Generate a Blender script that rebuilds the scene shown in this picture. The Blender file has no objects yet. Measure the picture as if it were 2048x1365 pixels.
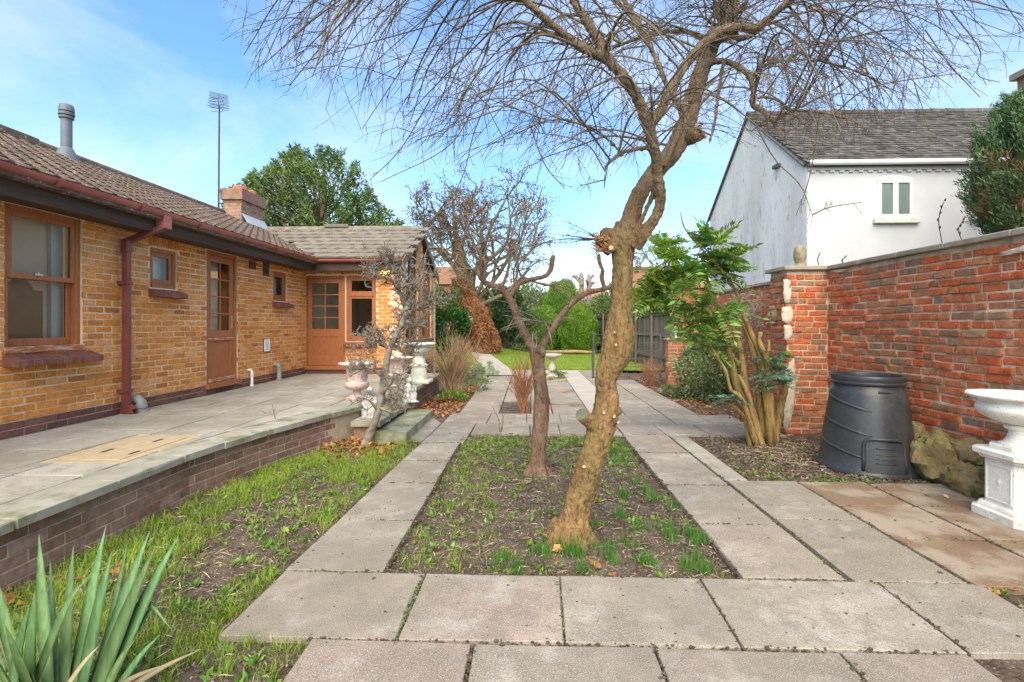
import bpy, math, random
import numpy as np
from mathutils import Vector, Matrix, noise
R = random.Random(7)
NR = np.random.default_rng(11)
sc = bpy.context.scene
COL = sc.collection
rad = math.radians

# ------------------------------------------------------------------ camera
CAM_H, FPX, HORIZON, YAW = 1.42, 1000.0, 650.0, rad(2.06)
cam = bpy.data.cameras.new('camera')
cam.sensor_width = 36.0
cam.lens = FPX / 2048 * 36.0
cam.shift_y = -(682.5 - HORIZON) / 2048
cam.clip_start, cam.clip_end = 0.05, 3000
cam_ob = bpy.data.objects.new('camera', cam)
COL.objects.link(cam_ob)
cam_ob.location = (0, 0, CAM_H)
cam_ob.rotation_euler = (rad(90), 0, YAW)
sc.camera = cam_ob

# ------------------------------------------------------------------ sky, sun, exposure
SUN_EL, SUN_AZ = rad(46), rad(184)        # azimuth clockwise from +Y: behind the camera
world = bpy.data.worlds.new('World')
sc.world = world
world.use_nodes = True
wn, wl = world.node_tree.nodes, world.node_tree.links
wn.clear()
w_out = wn.new('ShaderNodeOutputWorld'); w_bg = wn.new('ShaderNodeBackground')
w_sky = wn.new('ShaderNodeTexSky'); w_sky.sky_type = 'NISHITA'; w_sky.sun_disc = False
w_sky.sun_elevation = SUN_EL; w_sky.sun_rotation = SUN_AZ
w_sky.air_density = 1.0; w_sky.dust_density = 0.6; w_sky.ozone_density = 2.0
w_hsv = wn.new('ShaderNodeHueSaturation'); w_hsv.inputs['Saturation'].default_value = 1.38
w_hsv.inputs['Value'].default_value = 1.15; w_hsv.inputs['Hue'].default_value = 0.497
wl.new(w_sky.outputs[0], w_hsv.inputs['Color'])
w_tc = wn.new('ShaderNodeTexCoord'); w_map = wn.new('ShaderNodeMapping')
w_map.inputs['Scale'].default_value = (1.0, 1.0, 2.2)
w_map.inputs['Location'].default_value = (3.1, 1.2, 0.4)
wl.new(w_tc.outputs['Generated'], w_map.inputs['Vector'])
w_n = wn.new('ShaderNodeTexNoise'); w_n.inputs['Scale'].default_value = 1.9
w_n.inputs['Detail'].default_value = 9; w_n.inputs['Roughness'].default_value = 0.55
w_n.inputs['Distortion'].default_value = 0.5
wl.new(w_map.outputs[0], w_n.inputs['Vector'])
w_r = wn.new('ShaderNodeValToRGB')
w_r.color_ramp.elements[0].position = 0.40; w_r.color_ramp.elements[0].color = (0.12,) * 3 + (1,)
w_r.color_ramp.elements[1].position = 0.78; w_r.color_ramp.elements[1].color = (0.62,) * 3 + (1,)
wl.new(w_n.outputs['Fac'], w_r.inputs['Fac'])
w_mix = wn.new('ShaderNodeMix'); w_mix.data_type = 'RGBA'
w_mix.inputs['B'].default_value = (4.9, 4.9, 4.95, 1)
wl.new(w_r.outputs['Color'], w_mix.inputs['Factor'])
wl.new(w_hsv.outputs['Color'], w_mix.inputs['A'])
wl.new(w_mix.outputs['Result'], w_bg.inputs['Color'])
w_bg.inputs['Strength'].default_value = 0.135
wl.new(w_bg.outputs[0], w_out.inputs['Surface'])

sun = bpy.data.lights.new('sun', 'SUN')
sun.energy = 3.2; sun.angle = rad(65); sun.color = (1.0, 0.87, 0.64)
sun_ob = bpy.data.objects.new('sun', sun); COL.objects.link(sun_ob)
sd = Vector((math.sin(SUN_AZ) * math.cos(SUN_EL), math.cos(SUN_AZ) * math.cos(SUN_EL), math.sin(SUN_EL)))
sun_ob.rotation_euler = (-sd).to_track_quat('-Z', 'Y').to_euler()
sun_ob.location = (0, -3, 12)
sc.view_settings.view_transform = 'Standard'
sc.view_settings.look = 'None'
sc.view_settings.exposure = 1.08
sc.view_settings.gamma = 1.0
sc.cycles.max_bounces = 8
sc.cycles.transparent_max_bounces = 16

# ------------------------------------------------------------------ pixel (of the 2048 px photograph) to place
_f = Vector((-math.sin(YAW), math.cos(YAW), 0)); _r = Vector((math.cos(YAW), math.sin(YAW), 0))
def ray(px, py): return _f + _r * ((px - 1024) / FPX) + Vector((0, 0, (HORIZON - py) / FPX))
def G(px, py, z=0.0):                 # on a level surface of height z
    d = ray(px, py); t = (z - CAM_H) / d.z
    return Vector((d.x * t, d.y * t, z))
def PY(px, py, Y):                    # on the plane y = Y
    d = ray(px, py); t = Y / d.y
    return Vector((d.x * t, Y, CAM_H + d.z * t))
def PXp(px, py, X):                   # on the plane x = X
    d = ray(px, py); t = X / d.x
    return Vector((X, d.y * t, CAM_H + d.z * t))

# ------------------------------------------------------------------ objects
WM = {}
def put(ob, loc, parent=None):
    COL.objects.link(ob)
    ob.location = loc
    WM[ob.name] = Matrix.Translation(loc)
    if parent is not None:
        ob.parent = parent
        ob.matrix_parent_inverse = WM[parent.name].inverted()
    return ob
def thing(name, label, cat, loc=(0, 0, 0), group=None):
    e = bpy.data.objects.new(name, None); e.empty_display_size = 0.1
    put(e, Vector(loc)); return tag(e, label, cat, group)
def tag(o, label, cat, group=None):
    o['label'] = label; o['category'] = cat
    if group: o['group'] = group
    return o
def structure(o): o['kind'] = 'structure'; return o
def stuff(o): o['kind'] = 'stuff'; return o

class MB:
    def __init__(s): s.v, s.f = [], []
    def add(s, vs, fs):
        n = len(s.v); s.v += [tuple(p) for p in vs]; s.f += [tuple(i + n for i in f) for f in fs]; return s
    def box(s, x0, x1, y0, y1, z0, z1):
        return s.add([(x0,y0,z0),(x1,y0,z0),(x1,y1,z0),(x0,y1,z0),(x0,y0,z1),(x1,y0,z1),(x1,y1,z1),(x0,y1,z1)],
                     [(3,2,1,0),(4,5,6,7),(0,1,5,4),(1,2,6,5),(2,3,7,6),(3,0,4,7)])
    def pane(s, x0, x1, y, z0, z1): return s.add([(x0,y,z0),(x1,y,z0),(x1,y,z1),(x0,y,z1)], [(3,2,1,0)])
    def cbox(s, x0, x1, y0, y1, z0, z1, c):       # box with chamfered edges on all sides
        vs, k = [], 0
        P = {}
        for ix, x in enumerate((x0, x1)):
            for iy, y in enumerate((y0, y1)):
                for iz, z in enumerate((z0, z1)):
                    dx, dy, dz = (c, -c)[ix], (c, -c)[iy], (c, -c)[iz]
                    P[ix,iy,iz] = (len(vs), len(vs)+1, len(vs)+2)
                    vs += [(x, y+dy, z+dz), (x+dx, y, z+dz), (x+dx, y+dy, z)]
        q = lambda a, ks: tuple(P[k][a] for k in ks)
        fs = [q(0,[(0,0,0),(0,0,1),(0,1,1),(0,1,0)]), q(0,[(1,0,0),(1,1,0),(1,1,1),(1,0,1)]),
              q(1,[(0,0,0),(1,0,0),(1,0,1),(0,0,1)]), q(1,[(0,1,0),(0,1,1),(1,1,1),(1,1,0)]),
              q(2,[(0,0,0),(0,1,0),(1,1,0),(1,0,0)]), q(2,[(0,0,1),(1,0,1),(1,1,1),(0,1,1)])]
        for iy in (0,1):
            for iz in (0,1): fs.append((P[0,iy,iz][1],P[1,iy,iz][1],P[1,iy,iz][2],P[0,iy,iz][2]) )
        for ix in (0,1):
            for iz in (0,1): fs.append((P[ix,0,iz][0],P[ix,1,iz][0],P[ix,1,iz][2],P[ix,0,iz][2]))
            for iy in (0,1): fs.append((P[ix,iy,0][0],P[ix,iy,1][0],P[ix,iy,1][1],P[ix,iy,0][1]))
        for k in P: fs.append(P[k])
        return s.add(vs, fs)
    def prism(s, poly, z0, z1, c=0.0):            # poly counter-clockwise; c = chamfer of the top edge
        n = len(poly); vs = [(x, y, z0) for x, y in poly]
        cx = sum(p[0] for p in poly) / n; cy = sum(p[1] for p in poly) / n
        if c > 0:
            vs += [(x, y, z1 - c) for x, y in poly]
            for i in range(n):
                a, b, d = Vector(poly[i-1]), Vector(poly[i]), Vector(poly[(i+1) % n])
                e1, e2 = (b - a), (d - b)
                if e1.length > 1e-9: e1.normalize()
                if e2.length > 1e-9: e2.normalize()
                nn = Vector((-e1.y - e2.y, e1.x + e2.x))
                if nn.length > 1e-9: nn.normalize()
                vs.append((b.x + nn.x * c * 1.3, b.y + nn.y * c * 1.3, z1))
            L = 3
        else:
            vs += [(x, y, z1) for x, y in poly]; L = 2
        fs = [tuple(range(n - 1, -1, -1)), tuple((L-1) * n + i for i in range(n))]
        for l in range(L - 1):
            for i in range(n):
                j = (i + 1) % n
                fs.append((l*n+i, l*n+j, (l+1)*n+j, (l+1)*n+i))
        return s.add(vs, fs)
    def tube(s, pts, rads, seg=8, cap=True, rough=0.0, rs=6.0):
        pts = [Vector(p) for p in pts]; n = len(pts)
        t = (pts[1] - pts[0]).normalized()
        a = t.cross(Vector((0.31, 0.87, 0.37)))
        if a.length < 1e-3: a = t.cross(Vector((1, 0, 0)))
        a.normalize(); vs = []
        for i in range(n):
            if i == 0: tt = pts[1] - pts[0]
            elif i == n - 1: tt = pts[-1] - pts[-2]
            else: tt = pts[i+1] - pts[i-1]
            if tt.length > 1e-9: t = tt.normalized()
            a = (a - t * a.dot(t))
            if a.length < 1e-6: a = t.orthogonal()
            a.normalize(); b = t.cross(a)
            for k in range(seg):
                an = 2 * math.pi * k / seg
                d = a * math.cos(an) + b * math.sin(an); r = rads[i]
                if rough:
                    q = (pts[i] + d * r) * rs
                    r *= 1 + rough * (noise.noise(q) + 0.5 * noise.noise(q * 2.7))
                vs.append(pts[i] + d * r)
        fs = []
        for i in range(n - 1):
            for k in range(seg):
                k2 = (k + 1) % seg
                fs.append((i*seg+k, i*seg+k2, (i+1)*seg+k2, (i+1)*seg+k))
        if cap and seg > 2:
            fs.append(tuple(range(seg - 1, -1, -1))); fs.append(tuple((n-1)*seg + k for k in range(seg)))
        return s.add(vs, fs)
    def lathe(s, prof, seg=32, c=(0, 0, 0), ripple=None, rot=0.0):
        vs, fs = [], []; m = len(prof)
        for i, (r, z) in enumerate(prof):
            for k in range(seg):
                an = 2 * math.pi * k / seg + rot
                rr = r * (ripple(i, an) if ripple else 1)
                vs.append((c[0] + rr * math.cos(an), c[1] + rr * math.sin(an), c[2] + z))
        for i in range(m - 1):
            for k in range(seg):
                k2 = (k + 1) % seg
                fs.append((i*seg+k, i*seg+k2, (i+1)*seg+k2, (i+1)*seg+k))
        fs.append(tuple(range(seg - 1, -1, -1))); fs.append(tuple((m-1)*seg + k for k in range(seg)))
        return s.add(vs, fs)
    def ball(s, c, r, seg=12, rings=8, jit=0.0, js=3.0):
        c = Vector(c); rx, ry, rz = r if hasattr(r, '__len__') else (r, r, r)
        vs, fs = [], []
        for i in range(rings + 1):
            th = math.pi * i / rings
            for k in range(seg):
                an = 2 * math.pi * k / seg
                d = Vector((math.sin(th) * math.cos(an), math.sin(th) * math.sin(an), -math.cos(th)))
                f = 1.0
                if jit:
                    q = d * js + c * 3.1
                    f += jit * (noise.noise(q) + 0.5 * noise.noise(q * 2.3))
                vs.append((c.x + d.x * rx * f, c.y + d.y * ry * f, c.z + d.z * rz * f))
        for i in range(rings):
            for k in range(seg):
                k2 = (k + 1) % seg
                fs.append((i*seg+k, i*seg+k2, (i+1)*seg+k2, (i+1)*seg+k))
        return s.add(vs, fs)
    def xf(s, M, start=0):
        for i in range(start, len(s.v)): s.v[i] = tuple(M @ Vector(s.v[i]))
        return s
    def build(s, name, mat, parent=None, smooth=False, M=None, bevel=0.0, auto=None):
        v = np.array(s.v, dtype=np.float64).reshape(-1, 3); f = s.f
        if M is not None:
            m = np.array(M); v = v @ m[:3, :3].T + m[:3, 3]
            if Matrix(M).to_3x3().determinant() < 0: f = [tuple(reversed(q)) for q in f]
        lo, hi = v.min(0), v.max(0)
        loc = Vector(((lo[0]+hi[0])/2, (lo[1]+hi[1])/2, lo[2]))
        me = bpy.data.meshes.new(name)
        me.from_pydata((v - np.array(loc)).tolist(), [], f)
        if smooth: me.polygons.foreach_set('use_smooth', [True] * len(me.polygons))
        if auto is not None:
            me.polygons.foreach_set('use_smooth', [True] * len(me.polygons)); me.set_sharp_from_angle(angle=rad(auto))
        me.materials.append(mat)
        ob = put(bpy.data.objects.new(name, me), loc, parent)
        if bevel:
            b = ob.modifiers.new('bevel', 'BEVEL'); b.width = bevel; b.segments = 2; b.limit_method = 'ANGLE'
        return ob

def npmesh(name, v, k, mat, parent=None, smooth=False, loc=None):   # v: (n*k,3) polygons of k corners, unshared
    v = np.asarray(v, dtype=np.float32).reshape(-1, 3)
    n = len(v) // k
    if loc is None: loc = Vector((float(v[:, 0].mean()), float(v[:, 1].mean()), float(v[:, 2].min())))
    v = v - np.array(loc, dtype=np.float32)
    me = bpy.data.meshes.new(name)
    me.vertices.add(n * k); me.vertices.foreach_set('co', v.ravel())
    me.loops.add(n * k); me.loops.foreach_set('vertex_index', np.arange(n * k, dtype=np.int32))
    me.polygons.add(n)
    me.polygons.foreach_set('loop_start', np.arange(0, n * k, k, dtype=np.int32))
    me.update(calc_edges=True)
    me.materials.append(mat)
    return put(bpy.data.objects.new(name, me), loc, parent)

def leafcards(P, D, L, W, roll=None, cup=0.25):
    """n leaves as folded diamonds (two triangles each side): returns (n*4 verts) quads"""
    n = len(P); D = D / np.maximum(np.linalg.norm(D, axis=1, keepdims=True), 1e-9)
    A = NR.normal(size=(n, 3))
    if roll is not None: A = roll + 0.35 * A
    S = np.cross(D, A); S /= np.maximum(np.linalg.norm(S, axis=1, keepdims=True), 1e-9)
    N = np.cross(S, D)
    L = np.broadcast_to(np.asarray(L, dtype=float), (n,))[:, None]; W = np.broadcast_to(np.asarray(W, dtype=float), (n,))[:, None]
    q = np.empty((n, 4, 3))
    q[:, 0] = P; q[:, 2] = P + D * L
    m = P + D * L * 0.5 + N * L * cup * 0.3
    q[:, 1] = m + S * W * 0.5; q[:, 3] = m - S * W * 0.5
    return q.reshape(-1, 3)

def blades(P, H, W, lean, az=None):
    """grass blades: 2 quads each, bent"""
    n = len(P); az = NR.uniform(0, 2*np.pi, n) if az is None else az
    dx = np.stack([np.cos(az), np.sin(az), np.zeros(n)], 1); sx = np.stack([-np.sin(az), np.cos(az), np.zeros(n)], 1)
    H = H[:, None]; W = W[:, None]; lean = lean[:, None]; up = np.array([[0, 0, 1.0]])
    p1 = P + up * H * 0.55 + dx * H * lean * 0.3; p2 = P + up * H * (1 - lean * 0.35) + dx * H * lean
    q = np.empty((n, 2, 4, 3))
    q[:, 0, 0] = P - sx * W / 2; q[:, 0, 1] = P + sx * W / 2
    q[:, 0, 2] = p1 + sx * W * 0.4; q[:, 0, 3] = p1 - sx * W * 0.4
    q[:, 1, 0] = p1 - sx * W * 0.4; q[:, 1, 1] = p1 + sx * W * 0.4
    q[:, 1, 2] = p2 + sx * W * 0.06; q[:, 1, 3] = p2 - sx * W * 0.06
    return q.reshape(-1, 3)

def spline(pts, n):                    # Catmull-Rom through points of any dimension
    P = [Vector(p) for p in pts]; P = [P[0] * 2 - P[1]] + P + [P[-1] * 2 - P[-2]]
    out = []; m = len(P) - 3
    for i in range(n):
        u = i / (n - 1) * m; k = min(int(u), m - 1); t = u - k
        a, b, c, d = P[k], P[k+1], P[k+2], P[k+3]
        out.append(0.5 * ((b * 2) + (c - a) * t + (a*2 - b*5 + c*4 - d) * t*t + (b*3 - a - c*3 + d) * t*t*t))
    return out
def limb(mb, pw, n=14, seg=10, rough=0.1, rs=7):   # pw: list of (point, radius)
    q = spline([(*p, r) for p, r in pw], n)
    mb.tube([Vector(a[:3]) for a in q], [max(a[3], 0.0006) for a in q], seg, rough=rough, rs=rs)
    return [(Vector(a[:3]), a[3]) for a in q]
def frame(o, u, n):                    # local x along u, y outward along n, z up
    u, n = Vector(u), Vector(n)
    return Matrix(((u.x, n.x, 0, o[0]), (u.y, n.y, 0, o[1]), (u.z, n.z, 1, o[2]), (0, 0, 0, 1)))
# ------------------------------------------------------------------ materials
class NT:
    def __init__(s, name):
        s.m = bpy.data.materials.new(name); s.m.use_nodes = True
        s.t = s.m.node_tree; s.t.nodes.clear()
        s.out = s.t.nodes.new('ShaderNodeOutputMaterial')
    def n(s, typ, props=None, **ins):
        nd = s.t.nodes.new('ShaderNode' + typ)
        for k, v in (props or {}).items(): setattr(nd, k, v)
        for k, v in ins.items():
            key = int(k[1:]) if k[0] == 'i' and k[1:].isdigit() else k.replace('_', ' ')
            s.set(nd.inputs[key], v)
        return nd
    def set(s, sock, v):
        if isinstance(v, bpy.types.NodeSocket): s.t.links.new(v, sock)
        elif isinstance(v, bpy.types.Node): s.t.links.new(v.outputs[0], sock)
        elif isinstance(v, (tuple, list)):
            sock.default_value = (*v, 1) if len(v) == 3 and len(sock.default_value) == 4 else v
        else: sock.default_value = v
    def ramp(s, fac, els, interp='LINEAR'):
        r = s.t.nodes.new('ShaderNodeValToRGB'); cr = r.color_ramp; cr.interpolation = interp
        while len(cr.elements) < len(els): cr.elements.new(0.5)
        for e, (p, c) in zip(cr.elements, els):
            e.position = p; e.color = (*c, 1) if hasattr(c, '__len__') else (c, c, c, 1)
        s.t.links.new(fac if isinstance(fac, bpy.types.NodeSocket) else fac.outputs[0], r.inputs[0]); return r.outputs[0]
    def math(s, op, a, b=0.0):
        nd = s.n('Math', {'operation': op}); s.set(nd.inputs[0], a); s.set(nd.inputs[1], b); return nd.outputs[0]
    def mix(s, fac, a, b, mode='MIX'):
        nd = s.n('Mix', {'data_type': 'RGBA', 'blend_type': mode})
        s.set(nd.inputs['Factor'], fac); s.set(nd.inputs[6], a); s.set(nd.inputs[7], b); return nd.outputs[2]
    def pos(s, scale=(1, 1, 1)):
        g = s.n('NewGeometry')
        mp = s.n('Mapping'); s.set(mp.inputs['Vector'], g.outputs['Position']); mp.inputs['Scale'].default_value = scale
        return mp.outputs[0]
    def noise(s, scale, vec, detail=5, rough=0.55, dist=0.0):
        nd = s.n('TexNoise'); nd.inputs['Scale'].default_value = scale; nd.inputs['Detail'].default_value = detail
        nd.inputs['Roughness'].default_value = rough; nd.inputs['Distortion'].default_value = dist
        s.set(nd.inputs['Vector'], vec); return nd.outputs['Fac']
    def rnd(s):                                # one random number for each piece, joined or single
        o = s.n('ObjectInfo').outputs['Random']; g = s.n('NewGeometry').outputs['Random Per Island']
        return s.math('FRACT', s.math('ADD', s.math('MULTIPLY', o, 7.31), g))

def mat(name, c1, c2, scale=4.0, rough=0.8, palette=None, rv=0.0, rh=0.0, spots=(), bump=0.25, bscale=60.0, bd=0.01,
        metal=0.0, spec=0.35, zmix=None, stretch=(1, 1, 1), lo=0.35, hi=0.68, transl=0.0, detail=6, coat=0.0, up=None, bands=None):
    """noise between c1 and c2; palette: colours by piece; spots: (scale, colour, from, to, strength); up: (colour, amount) on faces looking up"""
    N = NT(name); v = N.pos(stretch)
    nz = N.noise(scale, v, detail)
    col = N.ramp(nz, [(lo, c1), (hi, c2)])
    r = None
    if palette or rv or rh: r = N.rnd()
    if palette:
        pc = N.ramp(r, palette, 'LINEAR')
        col = N.mix(1.0, pc, N.ramp(nz, [(0.25, 0.62), (0.75, 1.3)]), 'MULTIPLY')
    if rv or rh:
        r2 = N.math('FRACT', N.math('MULTIPLY', r, 13.7))
        h = N.n('HueSaturation'); N.set(h.inputs['Color'], col)
        N.set(h.inputs['Value'], N.math('ADD', N.math('MULTIPLY', r, rv * 2), 1 - rv))
        N.set(h.inputs['Hue'], N.math('ADD', N.math('MULTIPLY', r2, rh * 2), 0.5 - rh))
        col = h.outputs[0]
    for k, (ss, cc, a, b, st) in enumerate(spots):
        off = N.n('VectorMath', {'operation': 'ADD'}); N.set(off.inputs[0], v); off.inputs[1].default_value = (7.7 * (k+1), 3.1, 5.2 * k)
        f = N.ramp(N.noise(ss, off.outputs[0], 7, 0.62), [(a, 0.0), (b, st)])
        col = N.mix(f, col, cc)
    if zmix:                                    # bark changes colour up the tree
        g = N.n('NewGeometry'); sx = N.n('SeparateXYZ'); N.set(sx.inputs[0], g.outputs['Position'])
        w = N.math('ADD', sx.outputs['Z'], N.math('MULTIPLY', nz, .5))
        f = N.ramp(N.math('DIVIDE', w, 4.0), [(zmix[0]/4, 0.0), (zmix[1]/4, .85)])
        col = N.mix(f, col, N.ramp(nz, [(.35, zmix[2]), (.65, zmix[3])]))
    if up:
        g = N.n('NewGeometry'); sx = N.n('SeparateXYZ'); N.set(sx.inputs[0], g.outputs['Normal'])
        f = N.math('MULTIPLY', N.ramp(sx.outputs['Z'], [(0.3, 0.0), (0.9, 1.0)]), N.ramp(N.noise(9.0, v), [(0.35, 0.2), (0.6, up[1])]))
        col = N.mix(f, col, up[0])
    p = N.n('BsdfPrincipled'); N.set(p.inputs['Base Color'], col)
    p.inputs['Roughness'].default_value = rough; p.inputs['Metallic'].default_value = metal
    p.inputs['Specular IOR Level'].default_value = spec; p.inputs['Coat Weight'].default_value = coat
    if bump:
        b1 = N.noise(bscale, v, 8, 0.68)
        bn = N.n('Bump'); bn.inputs['Strength'].default_value = bump; bn.inputs['Distance'].default_value = bd
        N.set(bn.inputs['Height'], b1); N.set(p.inputs['Normal'], bn.outputs[0])
    if transl:
        t = N.n('BsdfTranslucent'); N.set(t.inputs['Color'], col)
        mx = N.n('MixShader'); mx.inputs[0].default_value = transl
        N.set(mx.inputs[1], p); N.set(mx.inputs[2], t); N.set(N.out.inputs['Surface'], mx)
    else: N.set(N.out.inputs['Surface'], p)
    return N.m

def glassmat(name, tint, refl=1.0):
    N = NT(name); t = N.n('BsdfTransparent', Color=tint); g = N.n('BsdfGlossy'); g.inputs['Roughness'].default_value = 0.02
    f = N.n('Fresnel'); f.inputs['IOR'].default_value = 1.52
    fac = N.math('MINIMUM', N.math('MULTIPLY', f.outputs[0], refl), 1.0)
    mx = N.n('MixShader'); N.set(mx.inputs[0], fac); N.set(mx.inputs[1], t); N.set(mx.inputs[2], g)
    N.set(N.out.inputs['Surface'], mx); return N.m

m = {}
m['obrick'] = mat('orange_brick', (0.5,.22,.06), (.6,.3,.1), 26, 0.88, palette=[(0,(.40,.135,.030)),(.10,(.53,.195,.040)),(.5,(.62,.245,.052)),(.85,(.68,.285,.072)),(1,(.64,.33,.15))],
                  spots=[(60,(.36,.14,.04),.58,.70,.45),(1.1,(.64,.37,.20),.56,.72,.5)], bump=.5, bscale=85, bd=.006, stretch=(1,1,1.6))
m['omortar'] = mat('pale_mortar', (.66,.52,.34), (.76,.63,.44), 20, 0.95, bump=.4, bscale=150, bd=.004)
m['pbrick'] = mat('brown_plinth_brick', (.12,.05,.04), (.17,.08,.06), 20, 0.7, palette=[(0,(.11,.045,.035)),(.5,(.16,.068,.052)),(1,(.20,.09,.07))], bump=.3, bscale=90, bd=.004,
                  spots=[(3,(.30,.22,.15),.62,.74,.5)])
m['tbrick'] = mat('terrace_brick', (.12,.05,.04), (.17,.08,.06), 20, 0.75, palette=[(0,(.225,.12,.085)),(.5,(.285,.16,.115)),(1,(.35,.215,.16))], bump=.3, bscale=90, bd=.004,
                  spots=[(4,(.16,.15,.07),.60,.74,.6),(2.2,(.36,.28,.20),.60,.74,.5)])
m['tmortar'] = mat('terrace_mortar', (.46,.35,.25), (.60,.48,.36), 20, 0.95, bump=.4, bscale=150, bd=.004, spots=[(5,(.14,.11,.06),.55,.7,.7)])
m['rbrick'] = mat('old_red_brick', (.4,.1,.05), (.5,.15,.08), 14, 0.9,
                  palette=[(0,(.26,.11,.06)),(.08,(.36,.22,.12)),(.18,(.50,.16,.065)),(.34,(.54,.115,.042)),(.48,(.64,.125,.034)),(.6,(.46,.13,.065)),(.72,(.56,.22,.085)),(.82,(.60,.105,.03)),(.92,(.40,.24,.13)),(.97,(.24,.17,.12)),(1,(.42,.12,.075))],
                  spots=[(1.1,(.30,.19,.10),.53,.68,.55),(30,(.15,.075,.045),.57,.66,.65),(5,(.62,.40,.31),.58,.68,.5),(55,(.66,.54,.45),.60,.66,.55)], bump=1.0, bscale=50, bd=.02)
m['rmortar'] = mat('old_lime_mortar', (.46,.33,.22), (.72,.58,.44), 6, 0.97, bump=.7, bscale=60, bd=.012, spots=[(3,(.20,.12,.07),.56,.66,.7),(2,(.72,.62,.50),.56,.66,.7)])
m['sillbrick'] = mat('sill_brick', (.14,.05,.04), (.19,.08,.06), 20, 0.65, palette=[(0,(.15,.055,.042)),(1,(.21,.085,.065))], bump=.2, bscale=90, bd=.003)
m['wood'] = mat('stained_timber', (.30,.098,.034), (.39,.145,.052), 9, 0.5, stretch=(6,6,1), bump=.15, bscale=50, bd=.003, spec=.4)
m['wornwood'] = mat('weathered_timber', (.36,.13,.05), (.52,.34,.26), 5, 0.8, stretch=(2,2,9), bump=.4, bscale=40, bd=.004, lo=.45, hi=.6)
m['gutter'] = mat('maroon_plastic', (.34,.095,.075), (.43,.15,.12), 3, 0.42, bump=.03, spots=[(4,(.40,.22,.18),.58,.75,.5)])
m['pipe'] = mat('maroon_pipe', (.15,.035,.03), (.21,.06,.05), 3, 0.42, bump=.03, spots=[(5,(.30,.14,.12),.6,.75,.4)])
m['fascia'] = mat('dark_fascia', (.05,.028,.02), (.095,.058,.042), 4, 0.75, stretch=(1,.3,3), bump=.05, spots=[(6,(.20,.17,.15),.62,.75,.5)])
m['tile'] = mat('concrete_tile', (.115,.075,.055), (.18,.125,.095), 7, 0.93, rv=.22, rh=.01, bump=.5, bscale=60, bd=.008,
                spots=[(5,(.075,.06,.03),.50,.62,.7),(26,(.50,.46,.39),.60,.64,.8),(2.1,(.20,.20,.07),.60,.74,.5)])
m['wtile'] = mat('wing_tile', (.165,.14,.11), (.25,.215,.175), 7, 0.93, rv=.12, bump=.4, bscale=60, bd=.008, spots=[(6,(.18,.16,.11),.55,.7,.6)])
m['slate'] = mat('cottage_tile', (.075,.068,.062), (.135,.122,.112), 9, 0.9, rv=.4, rh=.008, bump=.5, bscale=30, bd=.01, spots=[(3,(.14,.13,.08),.58,.7,.5)])
m['render'] = mat('white_render', (.52,.53,.545), (.60,.61,.625), 1.2, 0.92, bump=.12, bscale=20, bd=.01)
m['gable'] = mat('stained_render', (.64,.62,.59), (.76,.74,.71), .8, 0.92, bump=.2, bscale=14, bd=.01, stretch=(1,1.4,.35),
                 spots=[(1.6,(.44,.46,.43),.50,.66,.45),(7,(.17,.18,.16),.60,.68,.65),(22,(.16,.17,.15),.60,.66,.5)])
m['white'] = mat('white_paint', (.76,.77,.77), (.82,.82,.82), 5, 0.4, bump=.03)
m['urnwhite'] = mat('flaking_white_paint', (.70,.69,.64), (.82,.81,.77), 6, 0.75, bump=.5, bscale=50, bd=.004,
                    spots=[(9,(.54,.51,.44),.50,.68,.5),(3,(.38,.36,.23),.58,.72,.45),(55,(.27,.24,.18),.60,.65,.65),(120,(.30,.27,.21),.60,.64,.5)])
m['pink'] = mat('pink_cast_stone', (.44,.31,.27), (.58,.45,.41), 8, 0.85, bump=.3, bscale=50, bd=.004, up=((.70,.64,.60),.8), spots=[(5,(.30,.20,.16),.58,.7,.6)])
m['palestone'] = mat('lichened_pale_stone', (.52,.54,.45), (.68,.69,.61), 9, 0.85, bump=.4, bscale=60, bd=.004, spots=[(6,(.35,.37,.25),.58,.7,.7)])
m['statue'] = mat('weathered_white_statue', (.40,.39,.36), (.62,.61,.58), 12, 0.8, bump=.4, bscale=60, bd=.004, spots=[(14,(.15,.15,.12),.50,.60,.8)])
m['birdbath'] = mat('grey_cast_stone', (.42,.37,.30), (.55,.50,.43), 8, 0.9, bump=.3, bscale=40)
SP = [(.7,(.24,.20,.145),.42,.58,.55),(1.9,(.205,.18,.125),.44,.60,.6),(4,(.48,.45,.40),.54,.66,.45),(11,(.20,.175,.13),.52,.62,.5),(45,(.21,.185,.15),.53,.62,.45),(150,(.11,.095,.075),.555,.60,.65),(240,(.62,.58,.52),.54,.60,.55)]
m['slab'] = mat('paving_slab', (.34,.29,.25), (.44,.385,.335), 3.4, 0.88, rv=.16, rh=.012, bump=.7, bscale=150, bd=.006,
                palette=[(0,(.32,.255,.20)),(.25,(.335,.29,.235)),(.5,(.35,.315,.258)),(.75,(.34,.25,.205)),(1,(.37,.335,.275))], spots=SP)
m['brownslab'] = mat('brown_stained_slab', (.225,.145,.088), (.345,.285,.22), 2.6, 0.75, rv=.1, bump=.8, bscale=120, bd=.006, lo=.45, hi=.56,
                     spots=[(160,(.52,.42,.32),.56,.62,.55),(4,(.24,.22,.12),.55,.66,.7),(3,(.15,.09,.06),.55,.68,.6),(110,(.10,.07,.05),.585,.64,.6)])
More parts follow.
